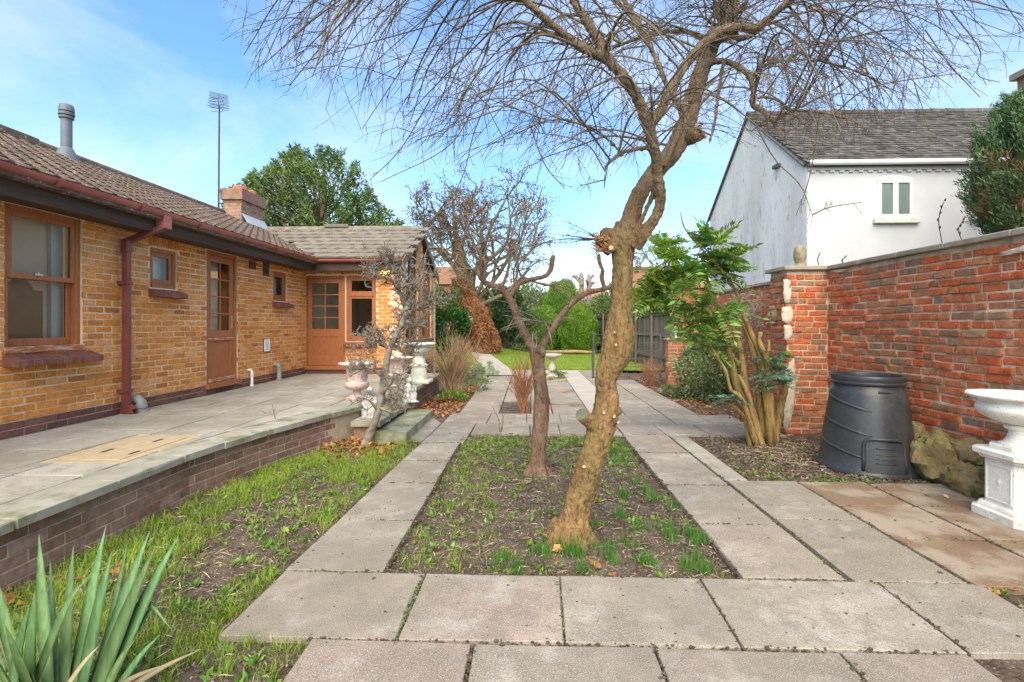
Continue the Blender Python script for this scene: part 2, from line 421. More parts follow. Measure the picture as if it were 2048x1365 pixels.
m['tslab'] = mat('terrace_slab', (.345,.315,.26), (.455,.42,.36), 2.4, 0.88, rv=.1, rh=.01, bump=.6, bscale=140, bd=.005,
                 spots=[(1.6,(.25,.23,.155),.45,.63,.7),(9,(.23,.205,.15),.53,.62,.45),(140,(.15,.13,.10),.56,.61,.5),(6,(.54,.50,.44),.58,.70,.4),(22,(.25,.23,.18),.56,.66,.5),(200,(.58,.55,.49),.57,.62,.4)])
m['coping'] = mat('mossy_coping', (.30,.28,.22), (.40,.375,.31), 4, 0.9, rv=.1, bump=.5, bscale=80, bd=.006, spots=[(4,(.15,.16,.06),.50,.64,.75),(70,(.5,.48,.42),.64,.7,.5)])
m['mossstep'] = mat('mossy_step', (.30,.275,.20), (.42,.40,.33), 4, 0.92, bump=.6, bscale=60, bd=.01, spots=[(4,(.15,.18,.04),.44,.60,.85),(20,(.55,.54,.48),.62,.7,.6)])
m['cover'] = mat('sandy_cover', (.42,.32,.19), (.50,.395,.25), 12, 0.9, bump=.3, bscale=140, bd=.003, spots=[(4,(.33,.27,.18),.55,.68,.5)])
m['soil'] = mat('dark_soil', (.08,.056,.038), (.175,.13,.09), 9, 0.97, bump=1.0, bscale=38, bd=.03, spots=[(3,(.21,.165,.125),.52,.68,.6),(60,(.40,.34,.27),.58,.63,.8),(40,(.04,.03,.022),.56,.64,.8)])
m['mulch'] = mat('bark_mulch_soil', (.085,.06,.043), (.18,.135,.095), 9, 0.97, bump=1.0, bscale=38, bd=.03, spots=[(50,(.32,.26,.19),.62,.68,.8),(40,(.03,.022,.017),.56,.64,.8)])
m['earth'] = mat('ground_earth', (.06,.06,.03), (.10,.11,.045), 2, 0.97, bump=.6, bscale=8, bd=.05)
m['lawn'] = mat('lawn_green', (.17,.26,.03), (.27,.37,.05), 1.3, 0.95, bump=.8, bscale=60, bd=.03, spots=[(14,(.09,.14,.02),.55,.66,.6)])
m['grass'] = mat('grass_blade', (.20,.31,.030), (.37,.49,.06), 2.2, 0.6, rv=.35, rh=.025, bump=0, transl=.35)
m['lawngrass'] = mat('lawn_blade', (.20,.30,.035), (.34,.44,.06), 2.2, 0.6, rv=.3, rh=.02, bump=0, transl=.35)
m['bulb'] = mat('bulb_leaf', (.07,.20,.03), (.13,.31,.05), 3, 0.5, rv=.3, rh=.02, bump=0, transl=.3)
m['weed'] = mat('weed_leaf', (.13,.25,.035), (.22,.36,.06), 3, 0.5, rv=.35, rh=.03, bump=0, transl=.3)
m['straw'] = mat('dry_straw', (.34,.26,.15), (.55,.45,.31), 10, 0.9, rv=.4, rh=.01, bump=0)
m['chip'] = mat('bark_chip', (.13,.085,.055), (.34,.26,.18), 10, 0.95, rv=.5, rh=.015, bump=.3)
m['deadleaf'] = mat('fallen_leaf', (.30,.115,.035), (.50,.25,.10), 30, 0.8, rv=.4, rh=.02, bump=.2, transl=.15)
m['bark'] = mat('main_bark', (.25,.140,.058), (.43,.265,.115), 11, 0.92, stretch=(1.5,1.5,.42), bump=1.0, bscale=42, bd=.035, zmix=(1.9,2.8,(.16,.118,.078),(.29,.222,.15)),
                spots=[(3,(.20,.19,.06),.50,.65,.65),(34,(.10,.055,.028),.52,.62,.8),(9,(.48,.30,.13),.55,.68,.5)])
m['limbbark'] = mat('limb_bark', (.10,.075,.05), (.20,.155,.105), 9, 0.85, stretch=(1,1,.6), bump=.6, bscale=40, bd=.01, spots=[(5,(.20,.20,.10),.55,.68,.5),(20,(.10,.075,.05),.60,.70,.6)])
m['twig'] = mat('twig_bark', (.06,.043,.032), (.115,.085,.062), 6, 0.8, rv=.3, bump=0)
m['bud'] = mat('bud', (.20,.12,.075), (.32,.20,.13), 6, 0.8, rv=.3, bump=0)
m['bark2'] = mat('second_bark', (.17,.098,.062), (.30,.19,.125), 9, 0.92, stretch=(1.6,1.6,.5), bump=1.0, bscale=40, bd=.03, spots=[(26,(.08,.048,.034),.52,.62,.75),(6,(.36,.27,.19),.56,.68,.5)])
m['grey'] = mat('grey_lichen_bark', (.17,.14,.11), (.32,.285,.235), 14, 0.92, rv=.2, bump=.6, bscale=50, bd=.008, spots=[(8,(.13,.10,.075),.54,.66,.7)])
m['algae'] = mat('algae_cut_face', (.075,.085,.055), (.15,.155,.10), 20, 0.9, bump=.4)
m['cutwood'] = mat('cut_wood', (.50,.36,.20), (.62,.48,.29), 20, 0.9, bump=.3)
m['splinter'] = mat('splintered_wood', (.26,.12,.055), (.46,.25,.12), 20, 0.9, bump=.5)
m['mahstem'] = mat('ochre_stem_bark', (.27,.17,.055), (.42,.285,.105), 14, 0.92, stretch=(2.2,2.2,.35), bump=1.0, bscale=34, bd=.015, spots=[(24,(.12,.075,.03),.50,.60,.8),(6,(.26,.23,.10),.54,.66,.5)])
m['mahleaf'] = mat('pinnate_leaf', (.12,.26,.04), (.24,.40,.07), 2.5, 0.36, rv=.35, rh=.03, bump=0, transl=.2, spec=.5)
m['mahlime'] = mat('lime_new_leaf', (.20,.36,.03), (.34,.48,.06), 2.5, 0.4, rv=.25, rh=.02, bump=0, transl=.3, spec=.5)
m['blueleaf'] = mat('bluish_leaf', (.07,.17,.11), (.15,.28,.20), 2.5, 0.4, rv=.25, bump=0, transl=.15)
m['evergreen'] = mat('evergreen_leaf', (.10,.16,.055), (.24,.31,.13), 3, 0.4, rv=.45, rh=.03, bump=0, transl=.15, spec=.5)
m['ivy'] = mat('laurel_leaf', (.03,.095,.022), (.075,.185,.04), 3, 0.3, rv=.4, rh=.02, bump=0, transl=.15, spec=.6)
m['yew'] = mat('yew_leaf', (.07,.13,.03), (.17,.25,.06), .5, 0.6, rv=.4, rh=.02, bump=0, transl=.2)
m['topiary'] = mat('clipped_yew', (.13,.26,.03), (.25,.41,.05), .8, 0.6, rv=.35, rh=.02, bump=0, transl=.2)
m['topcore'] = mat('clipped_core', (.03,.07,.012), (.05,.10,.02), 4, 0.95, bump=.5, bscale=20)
m['holly'] = mat('dark_shrub_leaf', (.03,.075,.022), (.075,.14,.04), .8, 0.5, rv=.4, rh=.02, bump=0, transl=.15)
m['cypress'] = mat('cypress_green', (.075,.155,.06), (.17,.26,.11), 1.8, 0.65, rv=.35, rh=.03, bump=0, transl=.2)
m['cypbrown'] = mat('cypress_brown', (.15,.085,.04), (.27,.16,.08), 4, 0.85, rv=.4, rh=.02, bump=0, transl=.1)
m['deadivy'] = mat('dead_brown_foliage', (.25,.105,.045), (.44,.215,.10), 1.6, 0.9, rv=.4, rh=.015, bump=0, transl=.1)
m['ivytrunk'] = mat('mossy_far_bark', (.12,.085,.042), (.22,.16,.08), 3, 0.95, bump=.6, bscale=12, bd=.04)
m['farleaf'] = mat('withered_leaf', (.09,.06,.04), (.19,.13,.085), 2, 0.85, rv=.4, rh=.02, bump=0, transl=.1)
m['fartwig'] = mat('far_twig', (.13,.10,.065), (.22,.175,.115), 3, 0.9, bump=0)
m['cane'] = mat('tan_cane', (.26,.165,.09), (.42,.29,.17), 8, 0.85, rv=.35, rh=.015, bump=0)
m['redcane'] = mat('reddish_cane', (.27,.115,.06), (.42,.20,.11), 8, 0.8, rv=.3, rh=.015, bump=0)
m['pale'] = mat('pale_ground_leaf', (.24,.33,.14), (.42,.50,.27), 6, 0.6, rv=.3, rh=.02, bump=0, transl=.25)
m['dry'] = mat('dried_grey_plant', (.24,.21,.17), (.40,.355,.29), 8, 0.9, rv=.4, bump=0)
m['sword'] = mat('sword_leaf', (.10,.215,.075), (.21,.335,.13), 5.0, 0.5, rv=.3, rh=.025, bump=.5, bscale=30, bd=.004, stretch=(14,14,1), transl=.12, spec=.4, spots=[(6,(.34,.30,.14),.60,.72,.5),(40,(.30,.26,.14),.60,.66,.5)])
m['bin'] = mat('charcoal_plastic', (.028,.032,.038), (.05,.056,.064), 2.2, 0.36, bump=.06, bscale=90, bd=.002, spec=.5, spots=[(2.2,(.13,.105,.08),.52,.70,.35),(30,(.12,.10,.085),.56,.64,.3)])
m['rock'] = mat('mossy_sandstone', (.32,.22,.10), (.50,.37,.19), 6, 0.95, bump=1.0, bscale=26, bd=.06, spots=[(7,(.27,.28,.07),.48,.60,.8),(12,(.15,.11,.06),.58,.68,.6)])
m['capstone'] = mat('wall_capping', (.23,.20,.155), (.36,.32,.255), 5, 0.93, rv=.1, bump=.6, bscale=50, bd=.008, spots=[(40,(.55,.53,.48),.65,.7,.7),(4,(.14,.13,.07),.55,.68,.6)])
m['patch'] = mat('old_render_patch', (.50,.43,.33), (.66,.60,.50), 10, 0.95, bump=.7, bscale=30, bd=.01, spots=[(12,(.34,.25,.17),.55,.66,.7)])
m['mask'] = mat('verdigris_stone', (.20,.17,.105), (.33,.28,.18), 14, 0.9, bump=.6, bscale=50)
m['flue'] = mat('grey_flue', (.12,.145,.165), (.17,.195,.215), 4, 0.5, bump=.05)
m['pipegrey'] = mat('grey_waste_pipe', (.24,.245,.235), (.36,.36,.34), 6, 0.55, bump=.05)
m['lead'] = mat('lead_flashing', (.40,.43,.46), (.52,.55,.58), 5, 0.5, bump=.1)
m['chimbrick'] = mat('chimney_brick', (.28,.16,.11), (.38,.22,.16), 12, 0.9, palette=[(0,(.23,.14,.095)),(.5,(.34,.20,.145)),(1,(.42,.25,.18))], bump=.4, bscale=50)
m['chimmortar'] = mat('chimney_mortar', (.36,.30,.23), (.46,.39,.31), 12, 0.95, bump=.3)
m['terracotta'] = mat('terracotta', (.44,.135,.055), (.56,.215,.10), 10, 0.85, bump=.3, spots=[(6,(.30,.12,.06),.58,.7,.6)])
m['aerial'] = mat('dull_aluminium', (.055,.055,.055), (.10,.10,.10), 8, 0.7, bump=0)
m['iron'] = mat('dark_iron', (.05,.06,.05), (.10,.11,.10), 8, 0.6, bump=.1)
m['fence'] = mat('grey_fence_board', (.115,.09,.07), (.20,.165,.135), 3, 0.92, rv=.3, stretch=(5,5,.6), bump=.4, bscale=40)
m['farbrick'] = mat('far_red_brick', (.36,.11,.055), (.46,.17,.09), 18, 0.9, bump=.3, bscale=30)
m['fartile'] = mat('far_red_tile', (.28,.13,.075), (.38,.20,.12), 12, 0.9, rv=.2, bump=.3, bscale=30)
m['concrete'] = mat('pale_concrete', (.40,.36,.31), (.47,.43,.375), 2, 0.9, bump=.3, bscale=90, bd=.004, spots=[(1.3,(.34,.30,.25),.55,.7,.5)])
m['beige'] = mat('beige_interior', (.82,.64,.42), (.90,.73,.51), 1.5, 0.9, bump=0)
m['blindgrey'] = mat('pale_reveal', (.72,.71,.63), (.80,.79,.71), 3, 0.9, bump=0)
m['inbrown'] = mat('brown_furniture', (.36,.18,.065), (.46,.25,.10), 3, 0.6, bump=0)
m['curtain'] = mat('teal_net_curtain', (.34,.46,.45), (.50,.61,.59), 2, 0.9, stretch=(30,30,1), bump=0)
m['dark'] = mat('dark_void', (.02,.018,.016), (.03,.026,.022), 3, 0.9, bump=0)
m['metalhandle'] = mat('steel_handle', (.5,.48,.45), (.6,.58,.55), 5, 0.3, metal=1, bump=0)
m['glass'] = glassmat('window_glass', (.95,.96,.95), 1.0)
m['darkglass'] = glassmat('dark_glass', (.55,.58,.58), 1.6)
def emis(name, col, st):
    N = NT(name); e = N.n('Emission', Color=col); e.inputs['Strength'].default_value = st
    N.set(N.out.inputs['Surface'], e); return N.m
m['lampglow'] = emis('amber_lamp', (1.0, .50, .10), 2.6)
m['lampcore'] = emis('lamp_bulb', (1.0, .82, .45), 5.0)
# ------------------------------------------------------------------ ground, soil, lawn
def smooth(a, b, t):
    t = min(max((t - a) / (b - a), 0.0), 1.0); return t * t * (3 - 2 * t)
def lawn_z(x, y): return 0.5 * smooth(15.6, 21.5, y) * smooth(0.4, -3.2, x)
def grid(name, mt, x0, x1, y0, y1, step, fz, smoothit=True):
    nx, ny = int((x1 - x0) / step) + 1, int((y1 - y0) / step) + 1
    mb = MB()
    xs = [x0 + (x1 - x0) * i / nx for i in range(nx + 1)]; ys = [y0 + (y1 - y0) * j / ny for j in range(ny + 1)]
    mb.v = [(x, y, fz(x, y)) for y in ys for x in xs]
    mb.f = [(j*(nx+1)+i, j*(nx+1)+i+1, (j+1)*(nx+1)+i+1, (j+1)*(nx+1)+i) for j in range(ny) for i in range(nx)]
    return mb.build(name, mt, smooth=smoothit)
ground = structure(MB().add([(-900,-900,-.16),(900,-900,-.16),(900,900,-.16),(-900,900,-.16)], [(0,1,2,3)]).build('ground', m['earth']))
def soil_z(x, y):
    p = Vector((x, y, 0))
    return -0.042 + 0.020 * noise.noise(p * 2.3) + 0.012 * noise.noise(p * 9) + 0.010 * noise.noise(p * 27)
soil = structure(grid('soil', m['soil'], -3.0, 2.02, 0.2, 8.0, 0.026, soil_z))
mulch = structure(grid('mulch_bed', m['mulch'], 2.0, 4.05, 0.2, 15.2, 0.032, lambda x, y: soil_z(x, y) + 0.004 + 0.03 * smooth(3.3, 3.9, x)))
soil2 = structure(grid('back_bed', m['mulch'], -2.9, 2.0, 7.98, 15.8, 0.05, lambda x, y: soil_z(x, y) - 0.004))
lawn = structure(grid('lawn', m['lawn'], -9, 4.4, 15.78, 31, 0.16, lambda x, y: lawn_z(x, y) - 0.012 + 0.012 * noise.noise(Vector((x, y, 0)) * 3)))

# ------------------------------------------------------------------ paving, slab by slab
CH = 0.003
def slab_ob(poly, z, th, mt, parent, name='slab', dz=0.004, gap=0.006, ch=CH):
    n = len(poly); cx = sum(p[0] for p in poly) / n; cy = sum(p[1] for p in poly) / n
    q = []
    for x, y in poly:
        d = Vector((cx - x, cy - y)); k = gap * 1.4 / max(d.length, .05)
        q.append((x + d.x * k + R.uniform(-.004, .004), y + d.y * k + R.uniform(-.004, .004)))
    # break each edge once so the outline is not dead straight
    e = []
    for i in range(n):
        a, b = Vector(q[i]), Vector(q[(i+1) % n]); e.append(tuple(a))
        if (b - a).length > .25:
            t = R.uniform(.3, .7); nrm = Vector((-(b-a).y, (b-a).x)).normalized()
            e.append(tuple(a.lerp(b, t) + nrm * R.uniform(-.003, .004)))
    mb = MB().prism(e, z - th, z, ch)
    tx, ty, h = R.uniform(-1, 1) * dz, R.uniform(-1, 1) * dz, R.uniform(-.6, .6) * dz
    mb.v = [(x, y, zz + h + tx * (x - cx) + ty * (y - cy)) for x, y, zz in mb.v]
    if R.random() < .7:                       # a chipped corner or edge
        k_ = R.randrange(len(e)); i_ = 2*len(e) + k_
        x, y, zz = mb.v[i_]; f_ = R.uniform(.02, .06); mb.v[i_] = (x + (cx-x)*f_, y + (cy-y)*f_, zz)
        x, y, zz = mb.v[len(e) + k_]; mb.v[len(e) + k_] = (x, y, zz - R.uniform(.005, .02))
    return mb.build(name, mt, parent)
pav = MB()
pav.box(-1.42, 2.46, .1, 2.84, -.09, -.03); pav.box(-1.42, -.84, 2.841, 6.52, -.09, -.031); pav.box(1.19, 2.0, 2.841, 6.52, -.09, -.031)
pav.box(2.001, 3.7, 2.82, 4.63, -.09, -.03); pav.box(-1.75, 3.3, 6.521, 8.0, -.09, -.030); pav.box(-1.15, 2.7, 8.001, 15.7, -.09, -.031)
paving = structure(pav.build('paving', m['soil']))
paving['label'] = 'grey concrete slab paving around the planted beds'
def row(xs, y0, y1, mt=None, skew=0.0):
    for a, b in zip(xs[:-1], xs[1:]):
        slab_ob([(a, y0), (b, y0), (b + skew, y1), (a + skew, y1)], 0, .055, mt or m['slab'], paving)
def col(x0, x1, ys, mt=None, dx=0.0):
    n = len(ys) - 1
    for i, (a, b) in enumerate(zip(ys[:-1], ys[1:])):
        s0, s1 = dx * i / n, dx * (i + 1) / n
        slab_ob([(x0 + s0, a), (x1, a), (x1, b), (x0 + s1, b)], 0, .055, (mt[i % len(mt)] if isinstance(mt, list) else mt) or m['slab'], paving)
row([-.9, -.1, .62, 1.4, 1.95], .42, 1.0)
row([-.95, -.2, .52, 1.3, 1.9], 1.01, 1.615)
row([-.99, -.255, .545, 1.34, 1.885], 1.625, 2.225)
row([-1.43, -.605, .156, .937, 1.905, 2.455], 2.235, 2.84, skew=.012)
col(-1.425, -.84, [2.85, 3.60, 4.46, 5.20, 5.98], dx=.11)
slab_ob([(-1.31, 5.99), (-.80, 5.99), (-.78, 7.2), (-1.27, 7.2)], 0, .055, m['slab'], paving)
slab_ob([(-1.72, 6.35), (-1.32, 6.05), (-1.28, 7.2), (-1.52, 7.7)], 0, .055, m['slab'], paving)
col(1.195, 1.765, [2.85, 3.61, 4.49, 5.60, 6.515])
col(1.785, 2.0, [4.64, 5.55, 6.515], m['tslab'])
col(1.79, 2.405, [2.83, 3.725, 4.625])
col(2.42, 3.015, [2.80, 3.41, 4.02, 4.625], [m['brownslab']])
col(3.025, 3.70, [2.80, 3.41, 4.02, 4.60], [m['brownslab']])
row([-.775, -.39, .0, .40, .80, 1.20], 6.525, 7.215); row([1.21, 1.76, 2.31, 2.9, 3.3], 6.525, 7.215)
row([-1.26, -.62, -.05, .46, .95, 1.5, 2.1, 2.62, 3.12], 7.225, 7.99)
col(-1.14, -.50, [8.0, 8.77, 9.3, 10.1, 10.9, 11.8, 12.9, 14.0])
col(-.49, .01, [9.35, 10.2, 11.1, 12.1, 13.0, 13.95])
col(.02, .36, [8.0, 8.9, 9.9, 10.9, 12.0, 13.2])
col(.37, .95, [8.0, 8.7, 9.25, 9.7, 10.4, 11.1, 11.6, 12.5, 13.3, 13.9], [m['slab'], m['brownslab'], m['slab']])
col(.96, 1.50, [8.0, 9.4, 10.9, 12.3, 14.0, 15.7], [m['concrete']])
col(1.51, 2.1, [8.0, 8.75, 9.5, 10.3, 11.2, 12.0, 13.0, 14.0, 15.7])
col(2.11, 2.66, [8.0, 8.6, 9.4, 10.1, 11.0, 12.0, 13.0])
row([-.5, .0, .36, .94], 14.01, 15.7, m['concrete'])
# the concrete garden path that bends away to the left
cp = spline([(-.82, 13.9), (-.98, 15.4), (-1.35, 17.4), (-2.1, 20.0), (-3.4, 22.6), (-5.2, 24.5)], 40)
mb = MB(); vs = []
for i, p in enumerate(cp):
    t = (cp[min(i+1, 39)] - cp[max(i-1, 0)]).normalized(); nrm = Vector((-t.y, t.x))
    for s in (-.42, .42):
        q = p + nrm * s; vs.append((q.x, q.y, lawn_z(q.x, q.y) + .022))
mb.add(vs, [(2*i, 2*i+1, 2*i+3, 2*i+2) for i in range(39)])
structure(mb.build('garden_path', m['concrete'], smooth=True))

# ------------------------------------------------------------------ raised terrace
TZ = 0.36
terrace = thing('raised_terrace', 'raised brick edged slab terrace along the orange brick bungalow', 'terrace', (-3.8, 6, 0))
EDGE = [(-2.82, 0.9), (-2.82, 4.1), (-2.66, 5.0), (-2.42, 5.9), (-2.20, 6.5)]
EDGE2 = [(-1.95, 7.75), (-1.95, 10.85)]
body = [(-4.85, .9), (-2.86, .9), (-2.86, 4.1), (-2.70, 5.0), (-2.46, 5.9), (-2.24, 6.46), (-2.24, 7.79), (-1.99, 7.79), (-1.99, 10.82), (-4.85, 10.82)]
MB().prism(body, -.1, TZ - .058).build('core', m['tmortar'], terrace)

# unit bricks: x along the wall, y = 0 at the back and 1 at the face, z up
def unit_brick(name, mt, cx=.018, cz=.05, cy=.08, jit=0.0, seed=0, grid_n=None):
    rr = random.Random(seed); vs, fs = [], []
    if grid_n is None:
        o = [(-.5,-.5),(.5,-.5),(.5,.5),(-.5,.5)]
        vs = [(x, 0, z) for x, z in o] + [(x, 1 - cy, z) for x, z in o] + [(x - math.copysign(cx, x), 1, z - math.copysign(cz, z)) for x, z in o]
        for l in (0, 4):
            for i in range(4): j = (i + 1) % 4; fs.append((l+i, l+4+i, l+4+j, l+j))
        fs.append((11, 10, 9, 8))
    else:
        nx, nz = grid_n; XS = [-.5, -.46] + [-.46 + .92*i/(nx-2) for i in range(1, nx-2)] + [.46, .5]; ZS = [-.5, -.39] + [-.39 + .78*i/(nz-2) for i in range(1, nz-2)] + [.39, .5]
        for iz in range(nz + 1):
            for ix in range(nx + 1):
                x, z = XS[ix], ZS[iz]; edge = (ix in (0, nx)) or (iz in (0, nz)); corner = (ix in (0, nx)) and (iz in (0, nz))
                y = 1 - (0 if not edge else cy * rr.uniform(.4, 1.5)) - (cy * rr.uniform(.3, 2.2) if corner else 0) + rr.uniform(-jit, jit)
                if ix in (0, nx): x -= math.copysign(cx * rr.uniform(.2, 1.6) * (1.5 if corner else 1), x)
                if iz in (0, nz): z -= math.copysign(cz * rr.uniform(.2, 1.7) * (1.5 if corner else 1), z)
                vs.append((x, y, z))
        W = nx + 1
        for iz in range(nz):
            for ix in range(nx): fs.append((iz*W+ix, (iz+1)*W+ix, (iz+1)*W+ix+1, iz*W+ix+1))
        ring = [ix for ix in range(W)] + [iz*W+nx for iz in range(1, nz+1)] + [nz*W+ix for ix in range(nx-1, -1, -1)] + [iz*W for iz in range(nz-1, 0, -1)]
        n0 = len(vs); vs += [(vs[i][0]*1.02, 0, vs[i][2]*1.02) for i in ring]
        for k in range(len(ring)):
            k2 = (k + 1) % len(ring); fs.append((ring[k], ring[k2], n0+k2, n0+k))
    me = bpy.data.meshes.new(name); me.from_pydata(vs, [], fs); me.materials.append(mt)
    if grid_n: me.polygons.foreach_set('use_smooth', [True] * len(me.polygons)); me.set_sharp_from_angle(angle=rad(50))
    return me
def mesh_np(me):
    v = np.empty(len(me.vertices) * 3); me.vertices.foreach_get('co', v)
    return v.reshape(-1, 3), [tuple(p.vertices) for p in me.polygons]
def lay(bricks, F, meshes, parent, name, limit=300, depth=.05, dj=.002, rot=0.0):
    """bricks: (u0,u1,z0,z1) in the wall frame F. The largest in view become objects, the others one joined part."""
    det = Matrix(F).to_3x3().determinant()
    def area(b):
        c = F @ Vector(((b[0]+b[1])/2, 0, (b[2]+b[3])/2)); d = c - Vector((0, 0, CAM_H))
        fw = d.dot(_f)
        if fw < .3: return 0
        px = 1024 + FPX * d.dot(_r) / fw; py = HORIZON - FPX * d.z / fw
        if not (-60 < px < 2110 and -60 < py < 1430): return 0
        nrm = (F.to_3x3() @ Vector((0, 1, 0))).normalized()
        return abs(nrm.dot(d.normalized())) * (b[1]-b[0]) * (b[3]-b[2]) / d.length_squared
    order = sorted(bricks, key=area, reverse=True)
    V, FF, nv = [], [], 0; cache = [mesh_np(q) for q in meshes]
    for i, b in enumerate(order):
        k = R.randrange(len(meshes)); D = depth + R.uniform(-dj, dj)
        L, Hh = b[1] - b[0], b[3] - b[2]
        s = -1 if det < 0 else 1
        loc = Matrix.Translation(((b[0]+b[1])/2, -(depth), (b[2]+b[3])/2)) @ Matrix.Rotation(R.uniform(-rot, rot), 4, 'Y') @ Matrix.Diagonal((L * s, D, Hh, 1))
        Mx = F @ loc
        if i < limit and area(b) > 0:
            ob = bpy.data.objects.new(name, meshes[k]); COL.objects.link(ob)
            ob.parent = parent; ob.matrix_parent_inverse = WM[parent.name].inverted(); ob.matrix_basis = Mx
        else:
            v, f = cache[k]; a = np.array(Mx)
            V.append(v @ a[:3, :3].T + a[:3, 3]); FF += [tuple(j + nv for j in q) for q in f]; nv += len(v)
    if V:
        mb = MB(); mb.v = np.concatenate(V).tolist(); mb.f = FF
        o = mb.build(name + ('work' if not name.endswith('s') else ''), meshes[0].materials[0], parent); stuff(o)
def courses(u0, u1, z0, z1, L=.225, Hc=.075, j=.010, holes=(), off=0.0, jit=0.0, bond='stretcher', wob=0.0):
    out = []; nz = int(round((z1 - z0) / Hc))
    for k in range(nz):
        a, b = z0 + k * Hc, z0 + (k + 1) * Hc - j
        if b > z1 + .03: break
        iv = [(u0, u1)]
        for (h0, h1, g0, g1) in holes:
            if g1 > a + .02 and g0 < b - .02:
                nv = []
                for p, q in iv:
                    if h1 <= p or h0 >= q: nv.append((p, q)); continue
                    if h0 > p: nv.append((p, h0))
                    if h1 < q: nv.append((h1, q))
                iv = nv
        if bond == 'stretcher':
            x = u0 - L + (k % 2) * L / 2 + off; cuts = []
            while x < u1 + L: cuts.append(x + R.uniform(-jit, jit)); x += L
        else:
            x = u0 - L * R.random(); cuts = []
            while x < u1 + L:
                cuts.append(x); x += (L if R.random() < .62 else L * .5) * R.uniform(.93, 1.07)
        for p, q in iv:
            for c0, c1 in zip(cuts[:-1], cuts[1:]):
                s, e = max(c0, p), min(c1, q)
                if e - s > .035:
                    jj = j / 2
                    w_ = wob * noise.noise(Vector(((s + e) * .45, a * 1.3, 7.7))) if wob else 0.0
                    out.append((s + (jj if s > p + 1e-6 else 0), e - (jj if e < q - 1e-6 else 0), a + w_ + R.uniform(-jit, jit) * .4, b + w_ + R.uniform(-jit, jit) * .4))
    return out
TB = [unit_brick('terrace_brick', m['tbrick'], .012, .05, .06)]
for E in (EDGE, EDGE2):
    for (ax, ay), (bx, by) in zip(E[:-1], E[1:]):
        a, b = Vector((ax, ay, 0)), Vector((bx, by, 0)); u = (b - a).normalized(); n = Vector((u.y, -u.x, 0)); L = (b - a).length
        Fm = frame(a - n * .035, u, n)
        lay(courses(0, L, -.075, .30, L=.225, Hc=.075, off=R.uniform(0, .1)), Fm, TB, terrace, 'brick', depth=.012, dj=.003)
for y0, x0, x1 in ((7.755, -2.2, -1.96),):
    lay(courses(0, x1 - x0, -.0, .30), frame(Vector((x0, y0 + .03, 0)), (1, 0, 0), (0, -1, 0)), TB, terrace, 'brick', depth=.012)
# coping slabs along the edge
def edge_pt(E, y):
    for (ax, ay), (bx, by) in zip(E[:-1], E[1:]):
        if ay <= y <= by: return ax + (bx - ax) * (y - ay) / (by - ay)
    return E[-1][0] if y > E[-1][1] else E[0][0]
ys = [.9, 1.5, 2.12, 2.62, 3.3, 3.95, 4.4, 4.95, 5.45, 5.95, 6.5]
CW = .30
for a, b in zip(ys[:-1], ys[1:]):
    xa, xb = edge_pt(EDGE, a), edge_pt(EDGE, b)
    slab_ob([(xa - CW, a), (xa + .03, a), (xb + .03, b), (xb - CW, b)], TZ, .055, m['coping'], terrace, 'coping_slab')
slab_ob([(-2.62, 6.51), (-2.15, 6.51), (-2.15, 7.14), (-2.62, 7.14)], TZ, .055, m['coping'], terrace, 'coping_slab')
slab_ob([(-2.62, 7.15), (-2.15, 7.15), (-2.15, 7.74), (-2.62, 7.74)], TZ, .055, m['coping'], terrace, 'coping_slab')
for a, b in ((7.72, 8.5), (8.51, 9.3), (9.31, 10.1), (10.11, 10.88)):
    slab_ob([(-2.37, a), (-1.90, a), (-1.90, b), (-2.37, b)], TZ + .004, .06, m['coping'], terrace, 'coping_slab')
def clip(poly, p, d):                  # keep the part to the left of the line p + t d
    out = []; n = len(poly)
    side = lambda q: d[0] * (q[1] - p[1]) - d[1] * (q[0] - p[0])
    for i in range(n):
        a, b = poly[i], poly[(i+1) % n]; sa, sb = side(a), side(b)
        if sa >= 0: out.append(a)
        if (sa > 0 > sb) or (sa < 0 < sb):
            t = sa / (sa - sb); out.append((a[0] + (b[0]-a[0])*t, a[1] + (b[1]-a[1])*t))
    return out
rows = [.9, 1.5, 2.1, 2.75, 3.4, 4.1, 4.9, 5.7, 6.5, 7.14, 7.74, 8.5, 9.3, 10.1, 10.68]
cols = [-4.86, -4.28, -3.66, -3.06, -2.46, -1.9]
cover_box = (-3.80, -3.13, 3.72, 4.70)
